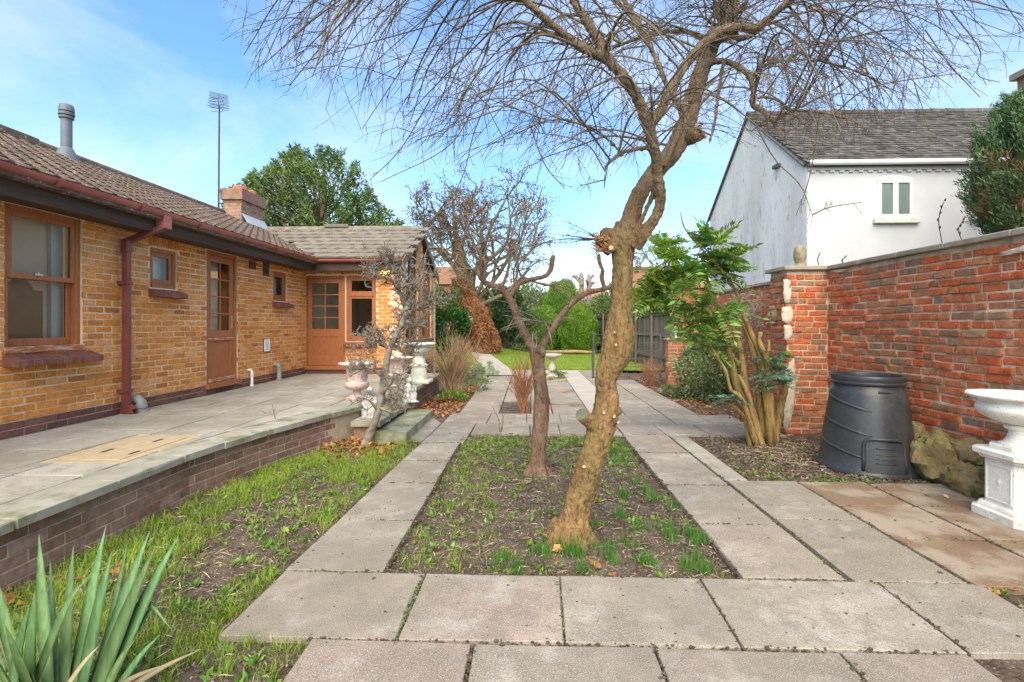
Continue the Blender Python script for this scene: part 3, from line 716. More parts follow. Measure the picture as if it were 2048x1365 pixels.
for i, (a, b) in enumerate(zip(rows[:-1], rows[1:])):
    sh = 0.0
    for x0, x1 in zip(cols[:-1], cols[1:]):
        P = [(x0, a), (x1, a), (x1, b), (x0, b)]
        if b <= 6.51:
            xa, xb = edge_pt(EDGE, a) - CW - .008, edge_pt(EDGE, b) - CW - .008
            P = clip(P, (xa, a), (xb - xa, b - a))
        elif b <= 7.75: P = clip(P, (-2.63, a), (0, 1))
        else: P = clip(P, (-2.38, a), (0, 1))
        # leave room for the inspection cover
        if len(P) > 2 and max(p[1] for p in P) > cover_box[2] and min(p[1] for p in P) < cover_box[3] and max(p[0] for p in P) > cover_box[0] and min(p[0] for p in P) < cover_box[1]:
            X0, X1 = min(p[0] for p in P), max(p[0] for p in P); Y0, Y1 = a, b
            for Q in ([(X0, Y0), (min(X1, cover_box[0]), Y0), (min(X1, cover_box[0]), Y1), (X0, Y1)] if X0 < cover_box[0] else None,
                      [(max(X0, cover_box[1]), Y0), (X1, Y0), (X1, Y1), (max(X0, cover_box[1]), Y1)] if X1 > cover_box[1] else None,
                      [(max(X0, cover_box[0]), Y0), (min(X1, cover_box[1]), Y0), (min(X1, cover_box[1]), cover_box[2]), (max(X0, cover_box[0]), cover_box[2])] if Y0 < cover_box[2] else None,
                      [(max(X0, cover_box[0]), cover_box[3]), (min(X1, cover_box[1]), cover_box[3]), (min(X1, cover_box[1]), Y1), (max(X0, cover_box[0]), Y1)] if Y1 > cover_box[3] else None):
                if Q and Q[1][0] - Q[0][0] > .02 and Q[2][1] - Q[1][1] > .02: slab_ob(Q, TZ, .055, m['tslab'], terrace)
            continue
        if len(P) > 2:
            A = abs(sum(P[k][0]*P[(k+1) % len(P)][1] - P[(k+1) % len(P)][0]*P[k][1] for k in range(len(P)))) / 2
            if A > .012: slab_ob(P, TZ, .055, m['tslab'], terrace, gap=.009)
# inspection cover let into the terrace
ic = thing('inspection_cover', 'sandy coloured inspection cover with lifting slots set into the terrace slabs', 'drain cover', (-3.46, 4.2, TZ))
x0, x1, y0, y1 = cover_box
MB().box(x0+.008, x1-.008, y0+.008, y0+.09, TZ-.05, TZ-.002).box(x0+.008, x1-.008, y1-.09, y1-.008, TZ-.05, TZ-.002).box(x0+.008, x0+.09, y0+.091, y1-.091, TZ-.05, TZ-.002).box(x1-.09, x1-.008, y0+.091, y1-.091, TZ-.05, TZ-.002).build('frame', m['cover'], ic, bevel=.004)
MB().box(x0+.098, x1-.098, y0+.098, y1-.098, TZ-.05, TZ+.001).build('lid', m['cover'], ic, bevel=.004)
for (cx, cy) in ((-3.55, 4.08), (-3.40, 4.45), (-3.27, 4.02)):
    MB().box(cx-.012, cx+.012, cy-.055, cy+.055, TZ-.004, TZ+.0045).build('lifting_slot', m['dark'], ic)
# two mossy steps up to the terrace
st = thing('garden_steps', 'two mossy stone steps leading up to the terrace', 'steps', (-1.85, 7, 0))
def worn(x0, x1, y0, y1, z0, z1, name, amp=.012):
    mb = MB(); nx, ny = 8, 24
    def P(i, j, z): return (x0 + (x1-x0)*i/nx, y0 + (y1-y0)*j/ny, z)
    W = nx + 1
    for j in range(ny+1):
        for i in range(nx+1):
            x, y, z = P(i, j, z1); e = i in (0, nx) or j in (0, ny)
            q = Vector((x, y, z)) * 6
            mb.v.append((x + (amp * noise.noise(q) if e else 0), y + (amp * noise.noise(q + Vector((5, 0, 0))) if e else 0), z + amp*.6*noise.noise(q) - (amp*.6 if e else 0)))
    for j in range(ny):
        for i in range(nx): mb.f.append((j*W+i, j*W+i+1, (j+1)*W+i+1, (j+1)*W+i))
    ring = [i for i in range(W)] + [j*W+nx for j in range(1, ny+1)] + [ny*W+i for i in range(nx-1, -1, -1)] + [j*W for j in range(ny-1, 0, -1)]
    n0 = len(mb.v)
    for i in ring: mb.v.append((mb.v[i][0], mb.v[i][1], z0))
    for k in range(len(ring)):
        k2 = (k+1) % len(ring); mb.f.append((ring[k2], ring[k], n0+k, n0+k2))
    return mb.build(name, m['mossstep'], st, auto=50)
worn(-1.90, -1.50, 6.02, 7.70, -.08, .115, 'lower_step')
MB().box(-2.19, -1.95, 6.15, 7.70, -.08, .165).build('riser', m['tbrick'], st)
worn(-2.20, -1.84, 6.08, 7.72, .166, .238, 'upper_step')
# ------------------------------------------------------------------ the bungalow
WX, WY, GX, GY1 = -4.87, 10.70, -2.75, 14.2
house = thing('bungalow', 'orange brick bungalow with brown tiled roof and timber windows beside the terrace', 'house', (-6, 8, 0))
OB = [unit_brick('orange_brick', m['obrick'], .018, .05, .09, jit=.0), unit_brick('orange_brick', m['obrick'], .03, .07, .09, jit=.03, seed=4, grid_n=(5, 3)), unit_brick('orange_brick', m['obrick'], .03, .08, .09, jit=.04, seed=9, grid_n=(6, 3))]
PB = [unit_brick('plinth_brick', m['pbrick'], .012, .04, .06)]
SB = [unit_brick('sill_brick', m['sillbrick'], .04, .02, .04)]
F1 = frame((WX, 0, 0), (0, 1, 0), (1, 0, 0)); F2 = frame((0, WY, 0), (1, 0, 0), (0, -1, 0)); F3 = frame((GX, 0, 0), (0, 1, 0), (1, 0, 0))
def yw(px): return PXp(px, 600, WX).y          # place along the main wall
def zw(px, py): return PXp(px, py, WX).z
# openings in the main wall: (y0, y1, z0, z1)
W1 = (yw(10), yw(166), zw(166, 694), zw(166, 440)); W2 = (yw(301), yw(356), zw(356, 580), zw(356, 505))
D1 = (yw(414), yw(476), TZ + .14, TZ + 2.20); W3 = (yw(547), yw(575), zw(575, 604), zw(575, 547))
ZP = TZ + .15; ZTOP = ZP + 30 * .075
lint = [(o[0] - .03, o[1] + .03, o[3], 3.0) for o in (W1, W2, D1, W3)]
wall1 = MB(); holes1 = [W1, W2, D1, W3]
def slab_with_holes(mb, u0, u1, z0, z1, holes, y0, y1):
    us = sorted({u0, u1, *[h[0] for h in holes], *[h[1] for h in holes]}); zs = sorted({z0, z1, *[h[2] for h in holes], *[h[3] for h in holes]})
    us = [u for u in us if u0 <= u <= u1]; zs = [z for z in zs if z0 <= z <= z1]
    for a, b in zip(us[:-1], us[1:]):
        for c, d in zip(zs[:-1], zs[1:]):
            mu, mz = (a+b)/2, (c+d)/2
            if any(h[0] < mu < h[1] and h[2] < mz < h[3] for h in holes): continue
            mb.box(a, b, y0, y1, c, d)
    return mb
w1 = slab_with_holes(MB(), .6, WY + .2, .0, ZTOP, holes1, -.28, -.008).build('wall', m['omortar'], house, M=F1)
lay(courses(.6, WY, ZP, ZTOP, holes=holes1 + lint), F1, OB, w1, 'brick', depth=.016, dj=.003)
lay(courses(.6, WY, TZ, ZP, holes=[D1]) , F1, PB, w1, 'plinth_brick', depth=.017)
def soldiers(F, u0, u1, z0, z1, parent, lim=60):
    n = max(2, int((u1-u0)/.075)); w = (u1-u0)/n
    lay([(u0+i*w+.004, u0+(i+1)*w-.004, z0+.012, z1) for i in range(n)], F, OB, parent, 'soldier_brick', depth=.016, limit=lim)
for o in (W1, W2, D1, W3): soldiers(F1, o[0]-.03, o[1]+.03, o[3], min(o[3]+.235, ZTOP), w1)
# wing: front wall with door and side light, gable of brick piers and tall glass
D2 = (PY(608, 600, WY).x, PY(690, 600, WY).x, TZ + .14, PY(650, 552, WY).z); S2 = (D2[1] + .02, PY(752, 600, WY).x, 1.06, D2[3])
w2 = slab_with_holes(MB(), WX, GX, 0, ZTOP, [D2, S2], -.28, -.008).build('wing_wall', m['omortar'], house, M=F2)
lay(courses(WX, GX, ZP, ZTOP, holes=[D2, S2, (D2[0]-.03, GX, D2[3], 3)]), F2, OB, w2, 'brick', depth=.016, dj=.003)
lay(courses(WX, GX, TZ, ZP, holes=[D2]), F2, PB, w2, 'plinth_brick', depth=.017)
soldiers(F2, D2[0]-.03, GX, D2[3]+.02, ZTOP, w2, 80)
RY, RZ, EZ2, EY = 12.45, 3.81, 2.82, 10.40
SL2 = (RZ - EZ2) / (RY - EY)
def gz(y): return RZ - SL2 * abs(y - RY) - .10
holes3 = [(10.98, 12.22, 1.06, 4), (12.72, 13.88, 1.06, 4)]
w3m = MB()
for a, b, z0 in ((WY, 10.98, 0), (12.22, 12.72, 0), (13.88, GY1, 0)):
    w3m.add([(a, -.28, z0), (b, -.28, z0), (b, -.28, gz(b)), (a, -.28, gz(a)), (a, -.008, z0), (b, -.008, z0), (b, -.008, gz(b)), (a, -.008, gz(a))],
            [(0,1,2,3),(7,6,5,4),(0,4,5,1),(3,2,6,7),(0,3,7,4),(1,5,6,2)])
w3m.box(10.98, 12.22, -.28, -.008, 0, 1.06).box(12.72, 13.88, -.28, -.008, 0, 1.06)
w3 = w3m.build('gable_wall', m['omortar'], house, M=F3)
bs = [b for b in courses(WY, GY1, ZP, 3.7, holes=holes3) if b[3] < gz((b[0]+b[1])/2) - .05]
lay(bs, F3, OB, w3, 'brick', depth=.016, limit=160)
lay(courses(WY, GY1, -.09, ZP), F3, PB, w3, 'plinth_brick', depth=.017, limit=60)
for i, (a, b) in enumerate(((10.98, 12.22), (12.72, 13.88))):
    fr = MB(); t = .06
    fr.add([(a,-.1,1.06),(a+t,-.1,1.06),(a+t,-.1,gz(a+t)),(a,-.1,gz(a)),(a,-.04,1.06),(a+t,-.04,1.06),(a+t,-.04,gz(a+t)),(a,-.04,gz(a))], [(0,1,2,3),(7,6,5,4),(0,4,5,1),(3,2,6,7),(0,3,7,4),(1,5,6,2)])
    fr.add([(b-t,-.1,1.06),(b,-.1,1.06),(b,-.1,gz(b)),(b-t,-.1,gz(b-t)),(b-t,-.04,1.06),(b,-.04,1.06),(b,-.04,gz(b)),(b-t,-.04,gz(b-t))], [(0,1,2,3),(7,6,5,4),(0,4,5,1),(3,2,6,7),(0,3,7,4),(1,5,6,2)])
    c = (a+b)/2
    fr.add([(c-.03,-.1,1.06),(c+.03,-.1,1.06),(c+.03,-.1,gz(c+.03)),(c-.03,-.1,gz(c-.03)),(c-.03,-.04,1.06),(c+.03,-.04,1.06),(c+.03,-.04,gz(c+.03)),(c-.03,-.04,gz(c-.03))], [(0,1,2,3),(7,6,5,4),(0,4,5,1),(3,2,6,7),(0,3,7,4),(1,5,6,2)])
    fr.box(a+t, b-t, -.1, -.041, 1.061, 1.13).box(a+t, b-t, -.101, -.042, 2.2, 2.26)
    wn_ = fr.build('gable_window', m['wood'], house, M=F3)
    for p, q in ((a+t, c-.03), (c+.03, b-t)):
        MB().add([(p,-.07,1.13),(q,-.07,1.13),(q,-.07,2.2),(p,-.07,2.2)], [(3,2,1,0)]).build('pane', m['darkglass'], wn_, M=F3)
        MB().add([(p,-.07,2.26),(q,-.07,2.26),(q,-.07,gz(q)),(p,-.07,gz(p))], [(3,2,1,0)]).build('pane', m['darkglass'], wn_, M=F3)
    nb = int((b - a) / .11)
    for k in range(nb):
        MB().cbox(a + k*(b-a)/nb + .003, a + (k+1)*(b-a)/nb - .003, -.06, .07, .985, 1.055, .006).build('sill_brick', m['sillbrick'], wn_, M=F3)

# rooms behind the glass: plain walls, so the panes look into somewhere
rm = MB()
def room(x0, x1, y0, y1, z0, z1, open_end=False):
    rm.add([(x0,y0,z0),(x1,y0,z0),(x1,y1,z0),(x0,y1,z0),(x0,y0,z1),(x1,y0,z1),(x1,y1,z1),(x0,y1,z1)], [(0,1,2,3),(7,6,5,4)] + ([] if open_end else [(4,5,1,0)]) + [(6,7,3,2)] + ([] if open_end else [(7,4,0,3)]))
room(-7.2, WX-.285, .6, 5.75, TZ, 2.70, True); room(-6.4, WX-.285, 5.8, 7.2, TZ, 2.70); room(-6.6, WX-.285, 7.25, 8.7, TZ, 2.70); room(-6.4, WX-.285, 8.75, 10.4, TZ, 2.70)
rm.build('rooms', m['beige'], house)
MB().add([(WX,WY+.29,TZ),(GX-.3,WY+.29,TZ),(GX-.3,GY1,TZ),(WX,GY1,TZ)], [(0,1,2,3)]).build('wing_floor', m['inbrown'], house)
MB().box(WX-.2, GX-.0, GY1, GY1+.25, -.1, EZ2 - .05).build('back_wall', m['omortar'], house)
MB().box(WX-.25, WX-.02, WY+.3, GY1-.01, 0, 2.7).build('inner_wall', m['beige'], house)
# things and added panels inside, seen through the panes
a, b, z0, z1 = W1; zm = (z0+z1)/2
MB().box(a+.05, b-.05, -.215, -.205, z0+.02, z1-.03).build('added_wall_panel', m['beige'], house, M=F1)  # beige panel added near the glass to catch daylight, standing for the room wall
xs_ = [a+.06 + (b-a-.32)*k/16 for k in range(17)]
cb_ = MB(); top_ = [zm-.10 + (.16*math.sin(math.pi*min(max((k-4)/9, 0), 1)))**.8*.5 for k in range(17)]
cb_.add([(x, -.19, z0+.03) for x in xs_] + [(x, -.19, t) for x, t in zip(xs_, top_)] + [(x, -.203, t) for x, t in zip(xs_, top_)], [(k, k+1, 18+k, 17+k) for k in range(16)] + [(17+k, 18+k, 35+k, 34+k) for k in range(16)])  # arched top edge takes the outline of a reflection in the glass
cb_.build('sideboard', m['inbrown'], house, M=F1)
MB().box(b-.20, b-.07, -.20, -.16, z0+.03, z1-.06).build('inner_reveal', m['blindgrey'], house, M=F1)
MB().box(D1[0]+.1, (D1[0]+D1[1])/2, -.25, -.24, D1[2]+.3, D1[3]-.1).build('added_brown_panel', m['inbrown'], house, M=F1)  # brown panel added behind the left panes to give their tone
MB().box((D1[0]+D1[1])/2+.03, D1[1]-.1, -.235, -.225, D1[2]+.3, D1[3]-.1).build('added_pale_panel', m['blindgrey'], house, M=F1)  # pale grey panel added behind the right panes to give their tone
for o in (W2, W3): MB().box(o[0]+.06, o[1]-.06, -.20, -.19, o[2]+.05, o[3]-.06).build('window_blind', m['blindgrey'], house, M=F1)

# windows and doors; local x along the wall, y outward, z up
def casement(F, o, name, bars=(), t=.05, st=.055, sill=True, transom=None, glass='glass', fixed=True):
    a, b, z0, z1 = o; mb = MB()
    mb.box(a, a+t, -.10, -.035, z0, z1).box(b-t, b, -.10, -.035, z0, z1).box(a+t, b-t, -.10, -.036, z1-t, z1).box(a+t, b-t, -.10, -.020, z0, z0+t)
    w = mb.build(name, m['wood'], house, M=F, bevel=.004)
    def light(p, q, c, d, dy, nm):
        l = MB().box(p, p+st, -.09+dy, -.05+dy, c, d).box(q-st, q, -.09+dy, -.05+dy, c, d).box(p+st, q-st, -.09+dy, -.051+dy, d-st, d).box(p+st, q-st, -.09+dy, -.051+dy, c, c+st*1.2)
        l.build(nm, m['wood'], w, M=F, bevel=.004)
        MB().pane(p+st, q-st, -.07+dy, c+st*1.2, d-st).build('pane', m[glass], w, M=F)
    if transom is None: light(a+t, b-t, z0+t, z1-t, 0, 'sash')
    else:
        MB().box(a+t, b-t, -.1, -.034, transom-.02, transom+.02).build('transom', m['wood'], w, M=F)
        light(a+t, b-t, z0+t, transom-.02, transom and 0, 'sash'); light(a+t, b-t, transom+.02, z1-t, 0, 'sash')
    return w
def brick_sill(F, a, b, z, parent, d=.14, h=.10):
    n = max(3, int(round((b-a)/.078))); w = (b-a)/n
    for i in range(n):
        p, q = a+i*w+.003, a+(i+1)*w-.003
        MB().add([(p,-.03,z-h-.03),(q,-.03,z-h-.03),(q,d,z-h-.03),(p,d,z-h-.03),(p,-.03,z),(q,-.03,z),(q,d,z-h+.03),(p,d,z-h+.03)],
                 [(0,1,2,3),(7,6,5,4),(3,2,6,7),(0,3,7,4),(2,1,5,6),(0,4,5,1)]).build('sill_brick', m['sillbrick'], parent, M=F, bevel=.004)
    MB().add([(a+.006,-.03,z-h-.024),(b-.006,-.03,z-h-.024),(b-.006,d-.006,z-h-.024),(a+.006,d-.006,z-h-.024),(a+.006,-.03,z-.006),(b-.006,-.03,z-.006),(b-.006,d-.006,z-h+.024),(a+.006,d-.006,z-h+.024)],
             [(0,1,2,3),(7,6,5,4),(3,2,6,7),(0,3,7,4),(2,1,5,6),(0,4,5,1)]).build('sill_mortar', m['omortar'], parent, M=F)
# big sash window
a, b, z0, z1 = W1; t = .055; zm = (z0+z1)/2 + .02
sw = MB().box(a, a+t, -.12, -.03, z0, z1).box(b-t, b, -.12, -.03, z0, z1).box(a+t, b-t, -.12, -.031, z1-t, z1).build('sash_window', m['wood'], house, M=F1, bevel=.004)
MB().box(a-.01, b+.01, -.12, .015, z0-.03, z0+.03).build('timber_sill', m['wornwood'], sw, M=F1, bevel=.006)
for nm, c, d, dy, s2 in (('upper_sash', zm-.025, z1-t, .012, .045), ('lower_sash', z0+.03, zm+.02, -.035, .05)):
    MB().box(a+t, a+t+s2, -.085+dy, -.05+dy, c, d).box(b-t-s2, b-t, -.085+dy, -.05+dy, c, d).box(a+t+s2, b-t-s2, -.085+dy, -.051+dy, d-.05, d).box(a+t+s2, b-t-s2, -.085+dy, -.051+dy, c, c+(.05 if dy > 0 else .075)).build(nm, m['wood'], sw, M=F1, bevel=.004)
    MB().pane(a+t+s2, b-t-s2, -.067+dy, c+(.05 if dy > 0 else .075), d-.05).build('pane', m['glass'], sw, M=F1)
MB().box((a+b)/2-.10, (a+b)/2-.02, -.04, -.022, zm+.018, zm+.034).ball(((a+b)/2-.06, -.03, zm+.04), .014).build('sash_catch', m['metalhandle'], sw, M=F1)
brick_sill(F1, a-.02, b+.10, z0-.035, sw, d=.15, h=.09)
for o in (W2, W3):
    w = casement(F1, o, 'small_window'); brick_sill(F1, o[0]-.03, o[1]+.03, o[2]-.01, w, d=.13, h=.085)
w = casement(F2, S2, 'side_light', transom=S2[3]-.42, glass='darkglass'); brick_sill(F2, S2[0]-.02, S2[1]+.03, S2[2]-.005, w, d=.12, h=.08)
def door(F, o, name, handle_right, worn_low):
    a, b, z0, z1 = o; t = .055
    d = MB().box(a, a+t, -.11, -.02, z0, z1).box(b-t, b, -.11, -.02, z0, z1).box(a+t, b-t, -.11, -.021, z1-t, z1).build(name, m['wood'], house, M=F, bevel=.004)
    p, q, c, e = a+t+.004, b-t-.004, z0+.03, z1-t-.004; s = .10; g0 = c + .80
    MB().box(p, p+s, -.085, -.045, c, e).box(q-s, q, -.085, -.045, c, e).box(p+s, q-s, -.085, -.046, e-s, e).box(p+s, q-s, -.085, -.046, g0-.17, g0).box(p+s, q-s, -.085, -.046, c, c+.20).build('leaf_frame', m['wood'], d, M=F, bevel=.004)
    MB().box(p+s, q-s, -.075, -.058, c+.20, g0-.17).build('bottom_panel', m['wood'], d, M=F)
    if worn_low:
        MB().box(p+.02, q-.02, -.046, -.03, g0-.155, g0-.115).build('worn_rail', m['wornwood'], d, M=F, bevel=.006)
        MB().box(p+.01, q-.01, -.046, -.005, c, c+.06).build('weather_board', m['wornwood'], d, M=F, bevel=.008)
    gx0, gx1, gz0, gz1 = p+s, q-s, g0, e-s; mx = (gx0+gx1)/2; bw = .011
    bars = MB().box(mx-bw, mx+bw, -.082, -.047, gz0, gz1)
    for k in range(1, 4):
        zz = gz0+(gz1-gz0)*k/4; bars.box(gx0, mx-bw, -.081, -.048, zz-bw, zz+bw).box(mx+bw, gx1, -.081, -.048, zz-bw, zz+bw)
    bars.build('glazing_bars', m['wood'], d, M=F)
    for k in range(4):
        for u0, u1 in ((gx0, mx-bw), (mx+bw, gx1)):
            za, zb = gz0+(gz1-gz0)*k/4 + (bw if k else 0), gz0+(gz1-gz0)*(k+1)/4 - (bw if k < 3 else 0)
            MB().pane(u0, u1, -.065, za, zb).build('pane', m['glass'], d, M=F)
    hx = q - s/2 if handle_right else p + s/2
    hs = -1 if handle_right else 1
    MB().box(hx-.018, hx+.018, -.045, -.038, z0+.86, z0+1.06).tube([(hx, -.04, z0+1.0), (hx, .0, z0+1.0), (hx+hs*.11, .0, z0+1.0)], [.009]*3, 6).build('handle', m['metalhandle'], d, M=F)
    MB().box(a-.04, b+.04, -.11, .05, z0-.055, z0+.025).build('threshold', m['wood'], d, M=F, bevel=.006)
    MB().box(a, b, -.10, .0, TZ-.05, z0-.058).build('threshold_plinth', m['pbrick'], d, M=F)
    return d
door(F1, D1, 'glazed_door', True, True); door(F2, D2, 'glazed_door', False, False)

# roof: battens as a plain deck, tiles laid one by one
EX, EZ, SL1, RX = -4.47, 2.80, .449, -7.40
roof = MB(); y0r, y1r = .3, 16.5
ridge_z = EZ + SL1 * (EX - RX)
roof.add([(EX,y0r,EZ-.03),(EX,y1r,EZ-.03),(RX,y1r,ridge_z-.03),(RX,y0r,ridge_z-.03),(2*RX-EX,y0r,EZ-.03),(2*RX-EX,y1r,EZ-.03),(EX,y0r,EZ-.10),(EX,y1r,EZ-.10),(2*RX-EX,y0r,EZ-.1),(2*RX-EX,y1r,EZ-.1)],
         [(3,2,1,0),(2,3,4,5),(0,1,7,6),(4,8,9,5),(3,0,6,8,4),(1,2,5,9,7),(6,7,9,8)])
roof1 = roof.build('roof', m['tile'], house)
def tile_mesh(name, mt, w, l, th):         # flat interlocking tile with a low roll on one side; y up the slope
    mb = MB(); xs = [0, .02, .10*w/.33, .13*w/.33, w-.02, w]; hs = [.010, .016, .016, .003, .003, .006]
    vs = []
    for y, dz in ((0, 0), (l, 0)):
        for x, h in zip(xs, hs): vs.append((x, y, h + th + dz))
        for x in xs: vs.append((x, y, 0))
    n = len(xs); fs = []
    for i in range(n-1):
        fs += [(i, i+1, 2*n+i+1, 2*n+i), (n+i, i, i, n+i)[:0] or (n+i+1, n+i, 3*n+i, 3*n+i+1), (i+1, i, n+i, n+i+1), (2*n+i, 2*n+i+1, 3*n+i+1, 3*n+i)]
    fs += [(0, 2*n, 3*n, n), (n-1, 2*n-1, 4*n-1, 3*n-1)]
    me = bpy.data.meshes.new(name); me.from_pydata(vs, [], fs); me.materials.append(mt); return me
def tile_slope(o, along, up, na, nu, w, gauge, mt, parent, keep=lambda p: True, th=.022, tilt=.05):
    me = tile_mesh('roof_tile', mt, w - .004, gauge * 1.22, th); along, up = Vector(along).normalized(), Vector(up).normalized(); nrm = along.cross(up).normalized()
    if nrm.z < 0: nrm = -nrm
    u2 = (up - nrm * tilt).normalized(); n2 = along.cross(u2)
    n2 = -n2 if n2.z < 0 else n2; hand = 1 if along.cross(u2).dot(n2) > 0 else -1
    todo = []
    for j in range(nu):
        sh = (j % 2) * w / 2
        for i in range(na):
            p = Vector(o) + along * (i * w + sh + R.uniform(-.002, .002)) + up * (j * gauge) + nrm * (tilt * gauge * 1.1)
            if keep(p + along * w / 2 + up * gauge / 2): todo.append(p)
    todo.sort(key=lambda p: (p - Vector((0, 0, CAM_H))).length)
    V, FF, nv_ = [], [], 0; v, f = mesh_np(me)
    for i, p in enumerate(todo):
        a_, u_, n_ = along, u2, n2
        if hand < 0: a_ = -along; p = p + along * w
        Mx = Matrix(((a_.x,u_.x,n_.x,p.x),(a_.y,u_.y,n_.y,p.y),(a_.z,u_.z,n_.z,p.z),(0,0,0,1))) @ Matrix.Rotation(R.uniform(-.008, .008), 4, 'Z')
        if i < 300:
            ob = bpy.data.objects.new('roof_tile', me); COL.objects.link(ob); ob.parent = parent; ob.matrix_parent_inverse = WM[parent.name].inverted(); ob.matrix_basis = Mx
        else:
            q = np.array(Mx); V.append(v @ q[:3, :3].T + q[:3, 3]); FF += [tuple(c + nv_ for c in g) for g in f]; nv_ += len(v)
    if V:
        mb = MB(); mb.v = np.concatenate(V).tolist(); mb.f = FF; stuff(mb.build('roof_tiles', mt, parent))
def wing_z(y): return RZ - SL2 * abs(y - RY)
up1 = Vector((-1, 0, SL1)).normalized(); slope_len = math.hypot(EX - RX, SL1 * (EX - RX))
tile_slope((EX - .01, 2.6, EZ - .012), (0, 1, 0), up1, 48, 17, .215, slope_len / 16.7, m['tile'], roof1,
           keep=lambda p: not (p.z < wing_z(p.y) + .02 and EY - .1 < p.y < 2*RY - EY) and p.x > RX)
MB().tube([(RX, y0r, ridge_z-.03), (RX, y1r, ridge_z-.03)], [.11, .11], 12).build('ridge_tiles', m['tile'], roof1, smooth=True)
VX = -2.68
wr = MB(); bx = -6.9
wr.add([(VX,EY,EZ2-.03),(bx,EY,EZ2-.03),(bx,RY,RZ-.03),(VX,RY,RZ-.03),(VX,2*RY-EY,EZ2-.03),(bx,2*RY-EY,EZ2-.03),(VX,EY,EZ2-.09),(bx,EY,EZ2-.09),(VX,RY,RZ-.09),(VX,2*RY-EY,EZ2-.09)],
       [(0,3,2,1),(3,4,5,2),(0,1,7,6),(0,6,8,3),(3,8,9,4)])
roof2 = wr.build('wing_roof', m['wtile'], house)
def main_z(x): return EZ + SL1 * (EX - x)
up2 = Vector((0, 1, SL2)).normalized(); sl = math.hypot(RY-EY, RZ-EZ2)
tile_slope((-6.9, EY - .005, EZ2 - .015), (1, 0, 0), up2, 13, 8, .325, sl/7.75, m['wtile'], roof2, keep=lambda p: p.z > main_z(p.x) - .03 and p.x < VX + .02, th=.028, tilt=.085)
for k in range(9):
    xa = -6.62 + k * .44
    MB().tube([(xa, RY, RZ-.005), (min(xa + .432, VX+.02), RY, RZ-.005)], [.105, .10], 12).build('ridge_tile', m['wtile'], roof2, smooth=False)
MB().box(-5.15, -4.55, RY-.13, RY+.13, RZ+.06, RZ+.125).box(-5.10, -4.6, RY-.09, RY+.09, RZ-.03, RZ+.07).build('ridge_vent', m['wtile'], roof2)
# verge boards of the gable
for s in (-1, 1):
    ya, yb = (EY - .02, RY) if s < 0 else (2*RY-EY+.02, RY)
    MB().add([(VX+.005, ya, EZ2-.20), (VX+.005, yb, RZ-.20), (VX+.005, yb, RZ-.015), (VX+.005, ya, EZ2-.015), (VX+.035, ya, EZ2-.20), (VX+.035, yb, RZ-.20), (VX+.035, yb, RZ-.015), (VX+.035, ya, EZ2-.015)],
             [(0,1,2,3),(7,6,5,4),(0,4,5,1),(3,2,6,7),(0,3,7,4),(1,5,6,2)]).build('verge_board', m['wtile'], roof2)
# soffit, fascia, gutters
MB().box(-4.87, -4.60, .6, WY - .3, 2.565, 2.59).build('soffit', m['fascia'], house)
MB().box(-4.60, -4.565, .6, WY - .285, 2.55, 2.745).build('fascia', m['fascia'], house)
MB().box(-4.60, VX-.02, WY-.285, WY-.25, 2.56, 2.76).build('wing_fascia', m['fascia'], house)
MB().box(-4.60, VX-.02, WY-.25, WY, 2.585, 2.605).build('wing_soffit', m['fascia'], house)
def gutter(p, q, name):
    p, q = Vector(p), Vector(q); d = (q-p).normalized(); s = Vector((d.y, -d.x, 0)); mb = MB(); vs = []; n = 10
    for base in (p, q):
        for k in range(n+1):
            an = math.pi * k / n; vs.append(base - s * math.cos(an) * .058 - Vector((0,0,1)) * math.sin(an) * .058)
        for k in range(n, -1, -1):
            an = math.pi * k / n; vs.append(base - s * math.cos(an) * .053 - Vector((0,0,1)) * math.sin(an) * .053)
    c = 2*(n+1)
    mb.add(vs, [(i, (i+1) % c, c+(i+1) % c, c+i) for i in range(c)])
    g = mb.build(name, m['gutter'], house, auto=40)
    L = (q-p).length; k = .9
    while k < L:
        b = MB(); vs = []
        for off in (-.03, .03):
            base = p + d*(k+off)
            for i in range(n+1):
                an = math.pi*i/n; vs.append(base - s*math.cos(an)*.079 - Vector((0,0,1))*math.sin(an)*.079 + Vector((0,0,.004)))
        b.add(vs, [(i, i+1, n+2+i, n+1+i) for i in range(n)]); b.build('gutter_bracket', m['gutter'], g, smooth=True); k += 1.02
    return g
gutter((-4.485, .6, 2.795), (-4.485, WY-.37, 2.795), 'gutter'); gutter((-4.56, WY-.365, 2.795), (VX+.02, WY-.365, 2.795), 'wing_gutter')
# rainwater pipe
yp = yw(240); pp = MB()
yo = yp + .22
pp.box(-4.56, -4.44, yo-.06, yo+.06, 2.60, 2.765)
dp = pp.build('rainwater_pipe', m['gutter'], house, bevel=.006)
def sqtube(mb, pts, w):
    for a, b in zip(pts[:-1], pts[1:]):
        a, b = Vector(a), Vector(b); d = (b-a).normalized(); mb.tube([a - d*w*.35, b + d*w*.35], [w*.72, w*.72], 4)
q = MB()
def sq(x, y, z0, z1, w): q.box(x-w/2, x+w/2, y-w/2, y+w/2, z0, z1)
sq(-4.79, yp, .46, 2.40, .068)
A, B = Vector((-4.79, yp, 2.40)), Vector((-4.50, yo-.02, 2.62)); u = Vector((0, 1, 0)); w = .034
vs = [A + Vector((0, -w, -.03)), A + Vector((0, w, -.03)), A + Vector((-w, w, .03)), A + Vector((-w, -w, .03)), B + Vector((w, -w, -.03)), B + Vector((w, w, -.03)), B + Vector((0, w, .03)), B + Vector((0, -w, .03))]
q.add(vs, [(0,1,2,3),(7,6,5,4),(0,4,5,1),(1,5,6,2),(2,6,7,3),(3,7,4,0)])
sq(-4.79, yp, 2.28, 2.43, .084)
